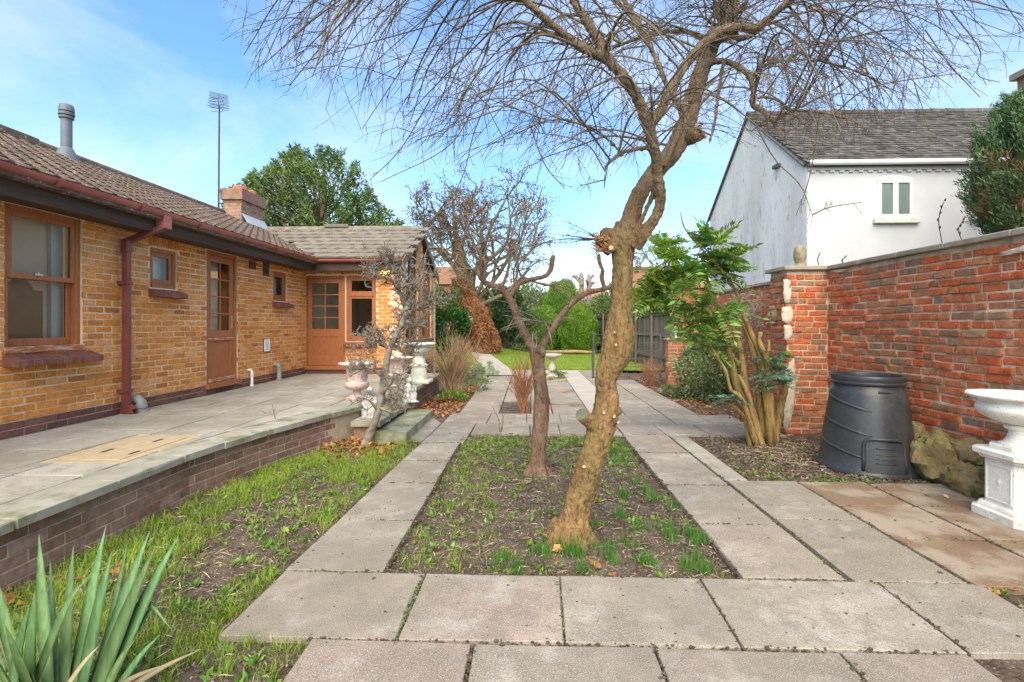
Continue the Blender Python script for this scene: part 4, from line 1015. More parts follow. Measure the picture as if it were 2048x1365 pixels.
q.build('downpipe', m['pipe'], dp, bevel=.006)
for zz in (.62, 1.9): MB().box(-4.868, -4.748, yp-.052, yp+.052, zz, zz+.035).build('pipe_clip', m['pipe'], dp)
MB().add([(-4.83,yp-.04,.37),(-4.75,yp-.04,.37),(-4.75,yp+.04,.37),(-4.83,yp+.04,.37),(-4.83,yp-.04,.47),(-4.75,yp-.04,.47),(-4.75,yp+.04,.47),(-4.83,yp+.04,.47),(-4.67,yp-.035,.362),(-4.67,yp+.035,.362),(-4.69,yp-.035,.42),(-4.69,yp+.035,.42)],
         [(4,5,6,7),(0,3,7,4),(0,4,5,1),(3,2,6,7),(1,8,9,2),(5,6,11,10),(1,5,10,8),(2,9,11,6)]).build('shoe', m['pipe'], dp)
# small fittings on the wall
def vent(F, u, z, w, h, mt, name, n=6, d=.03):
    v = MB().box(u-w/2, u+w/2, .0, d*.4, z-h/2, z+h/2).box(u-w/2, u-w/2+.015, .0, d, z-h/2, z+h/2).box(u+w/2-.015, u+w/2, .0, d, z-h/2, z+h/2).box(u-w/2+.015, u+w/2-.015, .0, d, z+h/2-.015, z+h/2).box(u-w/2+.015, u+w/2-.015, .0, d, z-h/2, z-h/2+.015).build(name, mt, house, M=F)
    for k in range(n):
        zz = z-h/2+.02+(h-.04)*(k+.5)/n; c = (h-.04)/n*.38
        MB().add([(u-w/2+.015,d*.4,zz+c),(u+w/2-.015,d*.4,zz+c),(u+w/2-.015,d*.95,zz-c),(u-w/2+.015,d*.95,zz-c),(u-w/2+.015,d*.4,zz+c-.006),(u+w/2-.015,d*.4,zz+c-.006),(u+w/2-.015,d*.95,zz-c-.006),(u-w/2+.015,d*.95,zz-c-.006)],
                 [(0,1,2,3),(7,6,5,4),(0,3,7,4),(1,5,6,2),(3,2,6,7)]).build('louvre', mt, v, M=F)
vent(F1, yw(531), zw(531, 539), .15, .24, m['iron'], 'wall_vent'); vent(F1, yw(532), zw(532, 691), .18, .22, m['white'], 'pale_vent', 7)
vent(F1, yw(504), zw(504, 531), .20, .13, m['sillbrick'], 'air_brick', 4, .02)
def waste(px, z1, r, mt, name, horiz=.09):
    y = yw(px); MB().tube([(WX+.0, y, z1), (WX+horiz*.7, y, z1), (WX+horiz, y, z1-.03), (WX+horiz, y, TZ-.02)], [r]*4, 14).tube([(WX+horiz, y, TZ+.0), (WX+horiz, y, TZ+.03)], [r*1.5]*2, 14).tube([(WX+horiz, y, z1-.10), (WX+horiz, y, z1-.06)], [r*1.2]*2, 14).build(name, mt, house, auto=40)
waste(262, TZ+.15, .055, m['pipegrey'], 'grey_waste_pipe', .13); waste(548, TZ+.30, .04, m['pipegrey'], 'grey_waste_pipe', .10); waste(496, TZ+.28, .022, m['white'], 'white_waste_pipe', .07)
# chimney
cxa, cxb, cya, cyb, ct = -7.36, -6.92, 11.75, 12.75, 4.45
ch = MB().box(cxa+.008, cxb-.008, cya+.008, cyb-.008, 3.2, ct).build('chimney', m['chimmortar'], house)
lay(courses(cxa, cxb, 3.3, ct), frame((0, cya, 0), (1,0,0), (0,-1,0)), [unit_brick('chimney_brick', m['chimbrick'])], ch, 'brick', depth=.02)
lay(courses(cya, cyb, 3.3, ct), frame((cxb, 0, 0), (0,1,0), (1,0,0)), [unit_brick('chimney_brick', m['chimbrick'])], ch, 'brick', depth=.02)
MB().box(cxa-.05, cxb+.05, cya-.05, cyb+.05, ct-.03, ct+.24).build('chimney_cap', m['chimbrick'], ch, bevel=.01)
MB().lathe([(.15,.24),(.17,.25),(.17,.34),(.15,.36),(.12,.36),(.12,.26)], 24, ((cxa+cxb)/2+.02, cya+.30, ct)).lathe([(.15,.24),(.17,.25),(.17,.34),(.15,.36),(.12,.36),(.12,.26)], 24, ((cxa+cxb)/2+.02, cya+.70, ct)).build('chimney_pot', m['terracotta'], ch, auto=40)
MB().add([(cxb+.012, cya-.02, main_z(cxb)+.0), (cxb+.012, cyb+.02, main_z(cxb)), (cxb+.012, cyb+.02, main_z(cxb)+.20), (cxb+.012, cya-.02, main_z(cxb)+.20), (cxb+.16, cya-.02, main_z(cxb+.16)+.035), (cxb+.16, cyb+.02, main_z(cxb+.16)+.035)], [(0,1,2,3),(0,4,5,1),(3,2,5,4)]).build('lead_flashing', m['lead'], ch)
# flue terminal and ridge ventilator
fp = PXp(133, 325, -7.0); fz = main_z(-7.0)
MB().lathe([(r_*.74, z_*.95) for r_, z_ in [(.22,-.10),(.20,.02),(.105,.16),(.095,.17),(.095,.62),(.10,.62),(.125,.63),(.125,.66),(.10,.67),(.135,.68),(.135,.72),(.10,.73),(.13,.74),(.13,.80),(.115,.84),(.06,.86),(.0,.86)]], 24, (-7.0, fp.y, fz)).build('flue_terminal', m['flue'], house, auto=35)
MB().box(-7.30, -6.98, fp.y+.1, fp.y+.75, fz-.02, fz+.02).xf(Matrix.Identity(4)).build('flue_flashing', m['lead'], house)
yv = PXp(30, 280, -7.3).y
MB().add([(-7.18, yv-.5, main_z(-7.18)+.03), (-7.18, yv+.25, main_z(-7.18)+.03), (-7.45, yv+.25, ridge_z+.13), (-7.45, yv-.5, ridge_z+.13), (-7.2, yv-.5, main_z(-7.2)+.12), (-7.2, yv+.25, main_z(-7.2)+.12)], [(0,1,5,4),(4,5,2,3),(1,2,5),(0,4,3)]).build('roof_ventilator', m['tile'], house)

# television aerial on the chimney
ax_, ay_ = -7.42, 11.66
av = thing('television_aerial', 'tall thin pole with spiky television aerial beside the chimney', 'aerial', (ax_, ay_, 4.0))
at = PY(425, 182, ay_).z; ab = main_z(ax_) - .3 if ax_ > RX else ridge_z - .05
MB().tube([(ax_, ay_, ab), (ax_+.02, ay_, at-.35)], [.022, .018], 8).build('pole', m['aerial'], av)
for z in (ab+.25, ab+.55): MB().tube([(ax_, ay_-.03, z), (cxa-.02, ay_+.0, z), (cxa+.0, cya+.02, z+.01)], [.012]*3, 6).build('bracket', m['aerial'], av)
MB().tube([(ax_+.33, ay_-.52, at-.66), (ax_-.31, ay_+.5, at+.16)], [.012]*2, 6).build('boom', m['aerial'], av)
for k in range(13):
    t = k / 12; c = Vector((ax_+.33 - .64*t, ay_-.52+1.02*t, at-.66+.82*t)); l = .24 - .05*t if k % 2 else .19
    MB().tube([c + Vector((-l, -.06, .03)), c + Vector((l, .06, -.02))], [.0065]*2, 5).build('element', m['aerial'], av)
for s in (-1, 1):
    for k in range(5): MB().tube([(ax_+.33+s*.03, ay_-.5, at-.72+k*.075), (ax_+.33+s*.15, ay_-.56, at-.72+k*.075)], [.006]*2, 5).build('reflector_rod', m['aerial'], av)
# wall lantern, lit
lp = PY(770, 545, WY - .16)
ln = thing('wall_lantern', 'lit amber glass bulkhead lantern on the wing wall behind bare twigs', 'lamp', (lp.x, WY, lp.z - .2))
MB().tube([(lp.x, WY-.005, lp.z+.22), (lp.x, WY-.10, lp.z+.26), (lp.x, lp.y, lp.z+.20)], [.014]*3, 8).box(lp.x-.045, lp.x+.045, WY-.018, WY+.0, lp.z+.14, lp.z+.30).build('bracket', m['white'], ln)
MB().lathe([(.0,.22),(.03,.21),(.04,.17),(.085,.12),(.095,.09),(.0,.09)], 20, lp).build('cap', m['pipegrey'], ln, auto=40)
MB().lathe([(.0,-.15),(.05,-.14),(.085,-.08),(.095,.02),(.085,.088),(.0,.089)], 20, lp).build('amber_glass', m['lampglow'], ln, smooth=True)
for k in range(6):
    an = k * math.pi / 3
    MB().tube([lp + Vector((math.cos(an)*r_, math.sin(an)*r_, z)) for r_, z in ((.098,.09),(.104,.02),(.094,-.08),(.055,-.15),(.0,-.165))], [.005]*5, 5).build('guard_bar', m['pipegrey'], ln)
# small white bell push by the wing door
tag(MB().box(D2[0]-.07, D2[0]-.02, WY-.022, WY+.0, 1.52, 1.62).ball((D2[0]-.045, WY-.024, 1.57), (.012,.006,.012)).build('door_bell', m['white'], None), 'small white bell push on the frame of the wing door', 'door bell')
# ------------------------------------------------------------------ old red garden wall
RWX, PYF, PYB, PX0, WZ = 3.90, 6.70, 7.15, 3.37, 2.13
rw = thing('garden_wall', 'tall old weathered red brick garden wall with stone capping behind the compost bin', 'wall', (4.0, 5.0, 0))
RB = [unit_brick('old_brick', m['rbrick'], .012, .04, .16, jit=.06, seed=s, grid_n=(6, 4)) for s in range(7)]
core = MB().box(RWX + .012, RWX + .24, 1.2, PYF + .05, -.12, WZ).build('wall_core', m['rmortar'], rw)
FW = frame((RWX, PYF, 0), (0, -1, 0), (-1, 0, 0))
lay(courses(.0, 5.4, -.10, WZ, L=.235, Hc=.0785, j=.013, jit=.010, bond='old', wob=.03), FW, RB, core, 'brick', depth=.022, dj=.010, rot=.022)
pier = MB().box(PX0 + .012, RWX + .23, PYF + .012, PYB, -.12, WZ + .005).build('pier', m['rmortar'], rw)
lay(courses(PX0, RWX - .003, -.10, WZ, L=.235, Hc=.0785, j=.012, jit=.010, bond='old', wob=.03), frame((0, PYF, 0), (1, 0, 0), (0, -1, 0)), RB, pier, 'brick', depth=.022, dj=.008, rot=.016)
lay(courses(-PYB, -PYF + .0, -.10, WZ, L=.235, Hc=.0785, j=.012, jit=.010, bond='old', wob=.03), frame((PX0, 0, 0), (0, -1, 0), (-1, 0, 0)), RB, pier, 'brick', depth=.022, dj=.008, rot=.016)
core2 = MB().box(RWX + .012, RWX + .24, PYB, 11.6, -.12, WZ - .06).build('wall_core', m['rmortar'], rw)
lay(courses(0, 11.6 - PYB, -.10, WZ - .06, L=.235, Hc=.0785, j=.012, jit=.010, bond='old', wob=.03), frame((RWX, 11.6, 0), (0, -1, 0), (-1, 0, 0)), RB, core2, 'brick', depth=.022, dj=.008, limit=200)
def cap(x0, x1, y0, y1, z, name='capping_stone', th=.055):
    mb = MB().cbox(x0, x1, y0, y1, z, z + th, .008)
    mb.v = [(x + .004*noise.noise(Vector((x,y,z))*9), y, zz + .004*noise.noise(Vector((x,y,z))*7)) for x, y, zz in mb.v]
    return mb.build(name, m['capstone'], rw)
y = 1.2
while y < PYF - .06:
    L = R.uniform(.5, .8); e = min(y + L, PYF - .06)
    if PYF - .06 - e < .2: e = PYF - .06
    cap(RWX - .04, RWX + .28, y, e - .006, WZ + .003); y = e
cap(PX0 - .05, RWX + .28, PYF - .055, PYB + .05, WZ + .007)
y = PYB + .056
while y < 11.6: cap(RWX - .04, RWX + .28, y, min(y + .7, 11.6) - .006, WZ - .058); y += .7
# remains of render on the pier
def patch(F, pts, name='render_patch', d=.012):
    c = Vector((sum(p[0] for p in pts)/len(pts), 0, sum(p[1] for p in pts)/len(pts)))
    ring = []; n = 44; S = spline([(p[0], p[1]) for p in pts + pts[:1]], n + 1)[:-1]
    for p in S: ring.append((p.x + .012*noise.noise(Vector((p.x, p.y, 0))*40), p.y + .012*noise.noise(Vector((p.y, p.x, 3))*40)))
    vs = [(x, -.005, z) for x, z in ring] + [(x + (c.x-x)*.08, d, z + (c.z-z)*.08) for x, z in ring] + [(x + (c.x-x)*.5, d + .006*noise.noise(Vector((x, z, 0))*20), z + (c.z-z)*.5) for x, z in ring] + [(c.x, d, c.z)]
    fs = []
    for l in (0, n, ):
        for i in range(n): j = (i+1) % n; fs.append((l+i, l+j, l+n+j, l+n+i))
    for i in range(n): fs.append((2*n+i, 2*n+(i+1) % n, 3*n))
    return MB().add(vs, fs).build(name, m['patch'], rw, M=F, smooth=True)
FP = frame((0, PYF, 0), (1, 0, 0), (0, -1, 0)); FS = frame((PX0, 0, 0), (0, -1, 0), (-1, 0, 0))
def pp_(px, py): q = PY(px, py, PYF); return (q.x, q.z)
patch(FP, [pp_(1567, 560), pp_(1580, 562), pp_(1582, 590), pp_(1576, 608), pp_(1568, 600)])
patch(FP, [pp_(1564, 616), pp_(1582, 614), pp_(1586, 634), pp_(1579, 648), pp_(1565, 642)])
patch(FP, [pp_(1568, 650), pp_(1583, 654), pp_(1582, 676), pp_(1570, 680)])
patch(FP, [pp_(1572, 740), pp_(1588, 716), pp_(1590, 790), pp_(1580, 850), pp_(1568, 850)])
def wp_(px, py): q = PXp(px, py, RWX); return (PYF - q.y, q.z)
patch(FW, [wp_(2000, 506), wp_(2060, 490), wp_(2070, 500), wp_(2030, 508), wp_(2005, 513)], d=.014)
patch(FW, [wp_(1662, 540), wp_(1690, 538), wp_(1690, 543), wp_(1668, 546)], d=.014)

# ornaments on the wall
fp_ = PY(1598, 530, 6.9)
tag(MB().lathe([(.085,0),(.085,.03),(.055,.045),(.05,.06),(.068,.10),(.078,.15),(.076,.20),(.066,.25),(.045,.285),(.02,.30),(.0,.302)], 20, (fp_.x, 6.88, WZ+.062), ripple=lambda i, a: 1 + (.05*math.sin(8*a + 2*i) if i > 3 else 0)).build('stone_finial', m['mask'], None, smooth=True),
    'small weathered stone pine cone finial on top of the brick pier', 'finial')
mp = PXp(1549, 630, PX0)
mk = MB().ball((mp.x - .01, mp.y, mp.z), (.06, .085, .115), 20, 16).ball((mp.x-.07, mp.y, mp.z-.005), (.025, .02, .035), 10, 8).ball((mp.x-.058, mp.y-.035, mp.z+.03), (.016, .022, .014), 8, 6).ball((mp.x-.058, mp.y+.035, mp.z+.03), (.016, .022, .014), 8, 6).ball((mp.x-.055, mp.y, mp.z-.055), (.018, .04, .014), 8, 6).ball((mp.x-.03, mp.y, mp.z+.085), (.04, .07, .04), 10, 8, .3).ball((mp.x-.02, mp.y, mp.z-.115), (.05, .05, .03), 10, 8)
tag(mk.build('wall_mask', m['mask'], None, smooth=True), 'greenish stone face mask fixed to the side of the brick pier', 'wall ornament')
# dried plant bundle hanging behind the pier
hb = PXp(1512, 625, RWX)
q = NR.normal(size=(1500, 3)) * np.array([.08, .30, .22]) + np.array([RWX - .14, hb.y, hb.z]); d = NR.normal(size=(1500, 3)) + np.array([-.3, 0, -1.0])
tag(npmesh('dried_climber', leafcards(q, d, NR.uniform(.05, .18, 1500), .007), 4, m['dry']), 'grey dried climber bundle hanging on the wall behind the pier', 'dead plant')

# ------------------------------------------------------------------ compost bin
BC = Vector((3.44, 5.23, -.03)); BH = .96
cb = thing('compost_bin', 'open black plastic conical compost bin in front of the red brick wall', 'compost bin', BC)
def br(z):
    t = z / .80; return .435 - .095 * t - .02 * t * t
prof = [(.452, 0), (.455, .02), (.440, .045)] + [(br(z), z) for z in (.06, .2, .35, .5, .65, .76)] + [(.315, .80), (.300, .815), (.296, .845), (.318, .86), (.322, .875), (.312, .885), (.318, .905), (.322, .925), (.314, .945), (.298, .945), (.288, .90), (.30, .80), (.41, .06), (.0, .05)]
MB().lathe(prof, 64, BC).build('body', m['bin'], cb, auto=40)
ang0 = math.atan2(-BC.y, -BC.x)                      # towards the camera
def surf(an, z, off=0.0):
    r = br(z) + off; return (BC.x + r * math.cos(an), BC.y + r * math.sin(an), BC.z + z)
for zt in (.74, .51, .285):
    pts = [surf(ang0 - rad(78) + rad(84) * t, zt - .13 * t ** 1.1, .001) for t in [i / 18 for i in range(19)]]
    MB().tube(pts, [.004] + [.013] * 14 + [.011, .009, .006, .003], 8).build('moulded_rib', m['bin'], cb, smooth=True)
ha = ang0 + rad(20); hw = rad(24)
hood = [surf(ha - hw, .06, .004)] + [surf(ha - hw, z, .008) for z in (.15, .25, .31)] + [surf(ha - hw + rad(3), .345, .012), surf(ha - hw + rad(8), .36, .016)] + [surf(ha + t * hw, .362, .018) for t in (-.5, -.2, .1, .4, .6)] + [surf(ha + hw - rad(3), .345, .012)] + [surf(ha + hw, z, .008) for z in (.31, .25, .15, .06)]
hatch = MB().tube(hood, [.016] * len(hood), 8).build('hatch_frame', m['bin'], cb, smooth=True)
hp = MB(); nn = 10
for j in range(6):
    for i in range(nn + 1): hp.v.append(surf(ha - hw*.9 + 1.8*hw*i/nn, .05 + .28*j/5, .012))
for j in range(5):
    for i in range(nn): a = j*(nn+1)+i; hp.f.append((a, a+1, a+nn+2, a+nn+1))
hp.build('hatch_door', m['bin'], cb, smooth=True)
for k, z in enumerate((.28, .22, .18, .14)):
    MB().tube([surf(ha + t*hw*.45, z, .014) for t in (-1, -.5, 0, .5, 1)], [.005 if k else .008]*5, 6).build('hatch_slot', m['bin'], cb, smooth=True)
MB().box(-.05, .05, -.012, .012, -.01, .01).build('grip', m['bin'], cb, M=Matrix.Translation(surf(ang0 + rad(25), .80, -.005)) @ Matrix.Rotation(ang0 + rad(25) + math.pi/2, 4, 'Z'), bevel=.006)

# ------------------------------------------------------------------ white urn on its pedestal
UC = (3.575, 3.77); 
ped = thing('stone_pedestal', 'square flaking white painted pedestal standing on the stained slabs', 'pedestal', (*UC, 0))
def oct_prism(levels, mb=None, ch=.28):             # (half size, z); corners cut
    mb = mb or MB(); vs = []; n = 8
    for h, z in levels:
        c = h * ch
        for x, y in ((h, h-c), (h-c, h), (c-h, h), (-h, h-c), (-h, c-h), (c-h, -h), (h-c, -h), (h, c-h)): vs.append((UC[0]+x, UC[1]+y, z))
    fs = [tuple(range(7, -1, -1)), tuple((len(levels)-1)*8 + i for i in range(8))]
    for l in range(len(levels)-1):
        for i in range(8): j = (i+1) % 8; fs.append((l*8+i, l*8+j, (l+1)*8+j, (l+1)*8+i))
    return mb.add(vs, fs)
oct_prism([(.212, -.01), (.212, .055), (.205, .06), (.19, .065), (.187, .08), (.178, .095), (.172, .10)], ch=.22).build('plinth', m['urnwhite'], ped)
oct_prism([(.160, .10), (.160, .425)], ch=.30).build('die', m['urnwhite'], ped)
for s in range(4):
    Mr = Matrix.Translation((*UC, 0)) @ Matrix.Rotation(s*math.pi/2, 4, 'Z')
    fr = MB()
    for (a, b, c, d) in ((-.10, .10, .385, .395), (-.10, .10, .13, .14), (-.10, -.092, .14, .385), (.092, .10, .14, .385)): fr.box(a, b, -.166, -.150, c, d)
    fr.build('panel_moulding', m['urnwhite'], ped, M=Mr)
    fr = MB().lathe([(.0,.0),(.035,.0),(.0,.006)], 4, (0, 0, 0))
    fr.build('triangle_relief', m['urnwhite'], ped, M=Mr @ Matrix.Translation((0, -.160, .27)) @ Matrix.Rotation(math.pi/2, 4, 'X'))
oct_prism([(.165, .425), (.178, .435), (.182, .45), (.207, .462), (.21, .495), (.20, .503), (.19, .507)], ch=.22).build('cornice', m['urnwhite'], ped)
urn = thing('white_urn', 'white painted urn with wide rim standing on the white pedestal', 'urn', (*UC, .507))
oct_prism([(.150, .508), (.150, .535), (.142, .542)], ch=.4).build('foot', m['urnwhite'], urn)
MB().lathe([(.128,.540),(.126,.552),(.100,.565),(.080,.595),(.070,.625),(.070,.65),(.092,.662),(.097,.675),(.09,.688),(.075,.694),(.10,.702),(.17,.722),(.225,.755),(.252,.792),(.255,.815),(.243,.838),(.232,.85),(.24,.868),(.285,.885),(.305,.893),(.31,.905),(.302,.915),(.28,.914),(.26,.90),(.22,.85),(.10,.82),(.0,.82)], 48, (*UC, 0)).build('bowl', m['urnwhite'], urn, auto=45)
MB().lathe([(.0,.845),(.225,.85)], 24, (*UC, 0)).build('soil', m['soil'], urn)

# boulders against the foot of the wall
def boulder(c, r, seed, label, name='boulder'):
    mb = MB().ball((0, 0, 0), 1.0, 28, 18)
    for i, v in enumerate(mb.v):
        p = Vector(v); q = p * 1.3 + Vector((seed * 7.1, 0, 0))
        f = 1 + .28 * noise.noise(q) + .16 * noise.noise(q * 2.4) + .07 * noise.noise(q * 6)
        cel = noise.voronoi(q * 1.6)[0]
        f *= .80 + .34 * min(cel[1] - cel[0], .5) + .12 * noise.noise(q * 11) * .5
        mb.v[i] = (c[0] + p.x*r[0]*f, c[1] + p.y*r[1]*f, c[2] + p.z*r[2]*f)
    return tag(mb.build(name, m['rock'], None, auto=32), label, 'rock', None)
boulder((3.74, 4.72, .19), (.17, .30, .27), 1, 'large yellowish mossy boulder against the red wall right of the bin')
boulder((3.70, 4.34, .10), (.15, .22, .17), 2, 'low mossy boulder between the white pedestal and the larger boulder')
boulder((3.80, 4.50, .30), (.09, .22, .16), 4, 'pale flat stone resting on top between the two mossy boulders')
boulder((3.76, 5.02, .24), (.12, .20, .26), 3, 'brownish narrow boulder half hidden behind the compost bin')

# ------------------------------------------------------------------ white cottage beyond the wall
HX, HY0, HY1, HEZ, HRZ = 6.5, 12.0, 18.3, 5.28, 7.66
wh = thing('white_cottage', 'white rendered cottage with dark tiled roof beyond the red brick wall', 'house', (10, 15, 0))
HM = (HY0 + HY1) / 2; XE = 15.0
MB().box(HX + .02, XE, HY0, HY0 + .3, -.15, HEZ).build('front_wall', m['render'], wh)
MB().add([(HX, HY0 + .002, -.15), (HX, HY1, -.15), (HX, HY1, HEZ), (HX, HM, HRZ - .05), (HX, HY0 + .002, HEZ), (HX+.3, HY0 + .3, -.15), (HX+.3, HY1, -.15), (HX+.3, HY1, HEZ), (HX+.3, HM, HRZ - .05), (HX+.3, HY0 + .3, HEZ)],
         [(0,4,3,2,1),(5,6,7,8,9),(0,5,9,4),(4,9,8,3),(3,8,7,2),(2,7,6,1)]).build('gable_wall', m['gable'], wh)
MB().box(HX + .3, XE, HY1 - .3, HY1, -.15, HEZ).build('rear_wall', m['render'], wh)
OV = .12; sl3 = (HRZ - HEZ) / (HM - HY0)
rf = MB(); e0 = HEZ - OV * sl3
rf.add([(HX-.03, HY0-OV, e0), (XE, HY0-OV, e0), (XE, HM, HRZ), (HX-.03, HM, HRZ), (HX-.03, HY1+OV, e0), (XE, HY1+OV, e0), (HX-.03, HY0-OV, e0-.08), (HX-.03, HM, HRZ-.09), (HX-.03, HY1+OV, e0-.08), (XE, HY0-OV, e0-.08)],
       [(0,1,2,3),(3,2,5,4),(0,3,7,6),(3,4,8,7),(0,6,9,1)])
rfo = rf.build('roof', m['slate'], wh)
tl = MB(); g = .165; nrow = int(math.hypot(HM-HY0+OV, HRZ-e0) / g); upv = Vector((0, HM-HY0+OV, HRZ-e0)).normalized(); nv = Vector((0, -upv.z, upv.y))
for j in range(nrow):
    x = HX - .05 + (j % 2) * .09; b = Vector((0, HY0-OV-.02, e0)) + upv * (j * g)
    while x < XE:
        w = R.uniform(.16, .19); h = .022 + R.uniform(-.008, .014); y_ = R.uniform(-.012, .012)
        p0 = b + upv * y_ + nv * .004; p1 = p0 + upv * g * 1.15
        tl.add([(x, *(p0 + nv*h)[1:]), (x+w-.006, *(p0 + nv*h)[1:]), (x+w-.006, *p1[1:]), (x, *p1[1:]), (x, *p0[1:]), (x+w-.006, *p0[1:])], [(0,1,2,3),(4,5,1,0),(0,3,4),(1,5,2)])
        x += w
stuff(tl.build('roof_tiles', m['slate'], rfo))
rg = MB(); x = HX - .04
while x < XE: rg.tube([(x, HM, HRZ+.0+R.uniform(-.01, .01)), (x+.43, HM, HRZ+.0)], [.12, .11], 10); x += .44
rg.build('ridge_tiles', m['slate'], rfo)
# gutter and the dentil course below it
MB().tube([(HX+.0, HY0-.17, HEZ-.10), (XE, HY0-.17, HEZ-.10)], [.062]*2, 12).build('gutter', m['white'], wh, smooth=True)
MB().box(HX+.02, XE, HY0-.05, HY0, HEZ-.24, HEZ-.17).build('eaves_course', m['render'], wh)
for k in range(34): MB().box(HX+.08+k*.22, HX+.19+k*.22, HY0-.04, HY0-.0, HEZ-.29, HEZ-.241).build('dentil', m['render'], wh)
def cottage_window(px0, px1, py0, py1, name='window'):
    a, b = PY(px0, 400, HY0), PY(px1, 400, HY0); x0, x1, z1, z0 = a.x, b.x, PY(px0, py0, HY0).z, PY(px0, py1, HY0).z
    fr = MB().box(x0, x0+.045, HY0-.03, HY0+.02, z0, z1).box(x1-.045, x1, HY0-.03, HY0+.02, z0, z1).box(x0+.045, x1-.045, HY0-.031, HY0+.02, z0, z0+.05).box(x0+.045, x1-.045, HY0-.031, HY0+.02, z1-.07, z1)
    mx = (x0+x1)/2; fr.box(mx-.025, mx+.025, HY0-.029, HY0+.02, z0+.05, z1-.07)
    n = 10; vs = []                                    # shallow arched head
    for i in range(n+1):
        t = i/n; vs += [(x0+(x1-x0)*t, HY0-.03, z1), (x0+(x1-x0)*t, HY0-.03, z1+.07*math.sin(math.pi*t)+.002)]
    fr.add(vs, [(2*i, 2*i+2, 2*i+3, 2*i+1) for i in range(n)])
    w = fr.build(name, m['white'], wh)
    for p, q in ((x0+.045, mx-.025), (mx+.025, x1-.045)):
        MB().box(p, p+.035, HY0-.045, HY0-.032, z0+.05, z1-.07).box(q-.035, q, HY0-.045, HY0-.032, z0+.05, z1-.07).box(p+.035, q-.035, HY0-.044, HY0-.032, z0+.05, z0+.085).box(p+.035, q-.035, HY0-.044, HY0-.032, z1-.105, z1-.07).build('sash', m['white'], w)
        MB().add([(p+.035, HY0-.022, z0+.085), (q-.035, HY0-.022, z0+.085), (q-.035, HY0-.022, z1-.105), (p+.035, HY0-.022, z1-.105)], [(0,1,2,3)]).build('pane', m['glass'], w)
        MB().add([(p+.03, HY0-.006, z0+.08), (q-.03, HY0-.006, z0+.08), (q-.03, HY0-.006, z1-.10), (p+.03, HY0-.006, z1-.10)], [(0,1,2,3)]).build('curtain', m['curtain'], w)
    MB().cbox(x0-.10, x1+.22*.6, HY0-.10, HY0+.0, z0-.13, z0-.01, .01).build('sill', m['palestone'], w)
cottage_window(1754, 1824, 358, 437); cottage_window(1946, 2010, 358, 430)
bq = PXp(1556, 333, HX)
MB().box(HX-.10, HX-.003, bq.y-.15, bq.y+.12, bq.z-.05, bq.z+.03).tube([(HX-.05, bq.y, bq.z), (HX-.12, bq.y-.25, bq.z-.10)], [.015]*2, 5).build('cable_bracket', m['iron'], wh)
MB().tube([(HX-.045, HY0, e0-.03), (HX-.045, HM, HRZ-.05), (HX-.045, HY1+OV, e0-.03)], [.04]*3, 6).build('verge', m['slate'], wh)
# tall brick building to the right of the cypress
bb = thing('brick_building', 'tall brown brick building with pale coping beyond the cypress', 'building', (11, 6, 0))
BX = 9.0; bz = 1.42 + .516 * BX
MB().box(BX, 13, 2.0, 9.57, -.15, bz - .12).build('wall', m['chimbrick'], bb)
MB().box(BX-.08, 13.05, 1.95, 9.65, bz-.12, bz).build('coping', m['capstone'], bb, bevel=.01)
wnb = MB().box(BX-.02, BX-.001, 8.55, 9.05, bz-1.15, bz-.30).build('window', m['white'], bb)
MB().box(BX-.026, BX-.021, 8.62, 8.98, bz-1.08, bz-.37).build('pane', m['darkglass'], wnb)

# ------------------------------------------------------------------ pots and statues on the terrace
def ripple_rim(n, k0): return lambda i, a: 1 + (.018 * math.cos(n * a) if i >= k0 else 0)
def pink_urn(c, label):
    t = thing('garden_urn', label, 'urn', c)
    x, y, z = c
    MB().box(x-.115, x+.115, y-.115, y+.115, z, z+.035).build('base', m['pink'], t, bevel=.006)
    MB().lathe([(.105,.035),(.10,.05),(.07,.06),(.055,.085),(.05,.105),(.065,.115),(.06,.125)], 32, c).build('stem', m['pink'], t, auto=45)
    MB().lathe([(.06,.125),(.11,.135),(.155,.165),(.168,.20),(.158,.235),(.148,.245)], 48, c, ripple=lambda i, a: 1 + .035*abs(math.sin(12*a))).build('gadrooned_bowl', m['pink'], t, smooth=True)
    MB().lathe([(.148,.245),(.142,.26),(.14,.34),(.148,.40),(.17,.45),(.20,.475),(.245,.487),(.256,.497),(.256,.512),(.245,.518),(.19,.51),(.15,.47),(.12,.40),(.0,.40)], 48, c, ripple=lambda i, a: 1 + (.02*math.cos(24*a) if 7 <= i <= 10 else 0)).build('rim', m['pink'], t, auto=50)
    for k in range(6):
        an = k*math.pi/3 + .4
        ring = [(x + .146*math.cos(an + .16*math.cos(b)), y + .146*math.sin(an + .16*math.cos(b)), z + .32 + .028*math.sin(b)) for b in [j*math.pi/5 for j in range(11)]]
        MB().tube(ring, [.007]*11, 5).build('garland', m['pink'], t, smooth=True)
u1 = G(709, 800, TZ); pink_urn((u1.x, u1.y + .1, TZ), 'pinkish stone urn with wide rim on the terrace edge left of the steps')
u2 = PY(796, 716, 8.35); pink_urn((u2.x, 8.35, TZ), 'pinkish stone urn half hidden behind the bare lichen covered shrub')
sp = G(835, 768, TZ); sx_, sy_ = sp.x, sp.y + .12
pv = thing('pale_pedestal_bowl', 'pale green tinged stone bowl on a round pedestal beside the wing corner', 'planter', (sx_, sy_, TZ))
MB().cbox(sx_-.22, sx_+.22, sy_-.22, sy_+.22, TZ+.005, TZ+.06, .01).build('base_slab', m['palestone'], pv)
MB().lathe([(.155,.06),(.15,.075),(.145,.09),(.14,.30),(.155,.31),(.16,.33),(.145,.345),(.12,.36),(.115,.42),(.095,.45)], 36, (sx_, sy_, TZ)).build('column', m['palestone'], pv, auto=40)
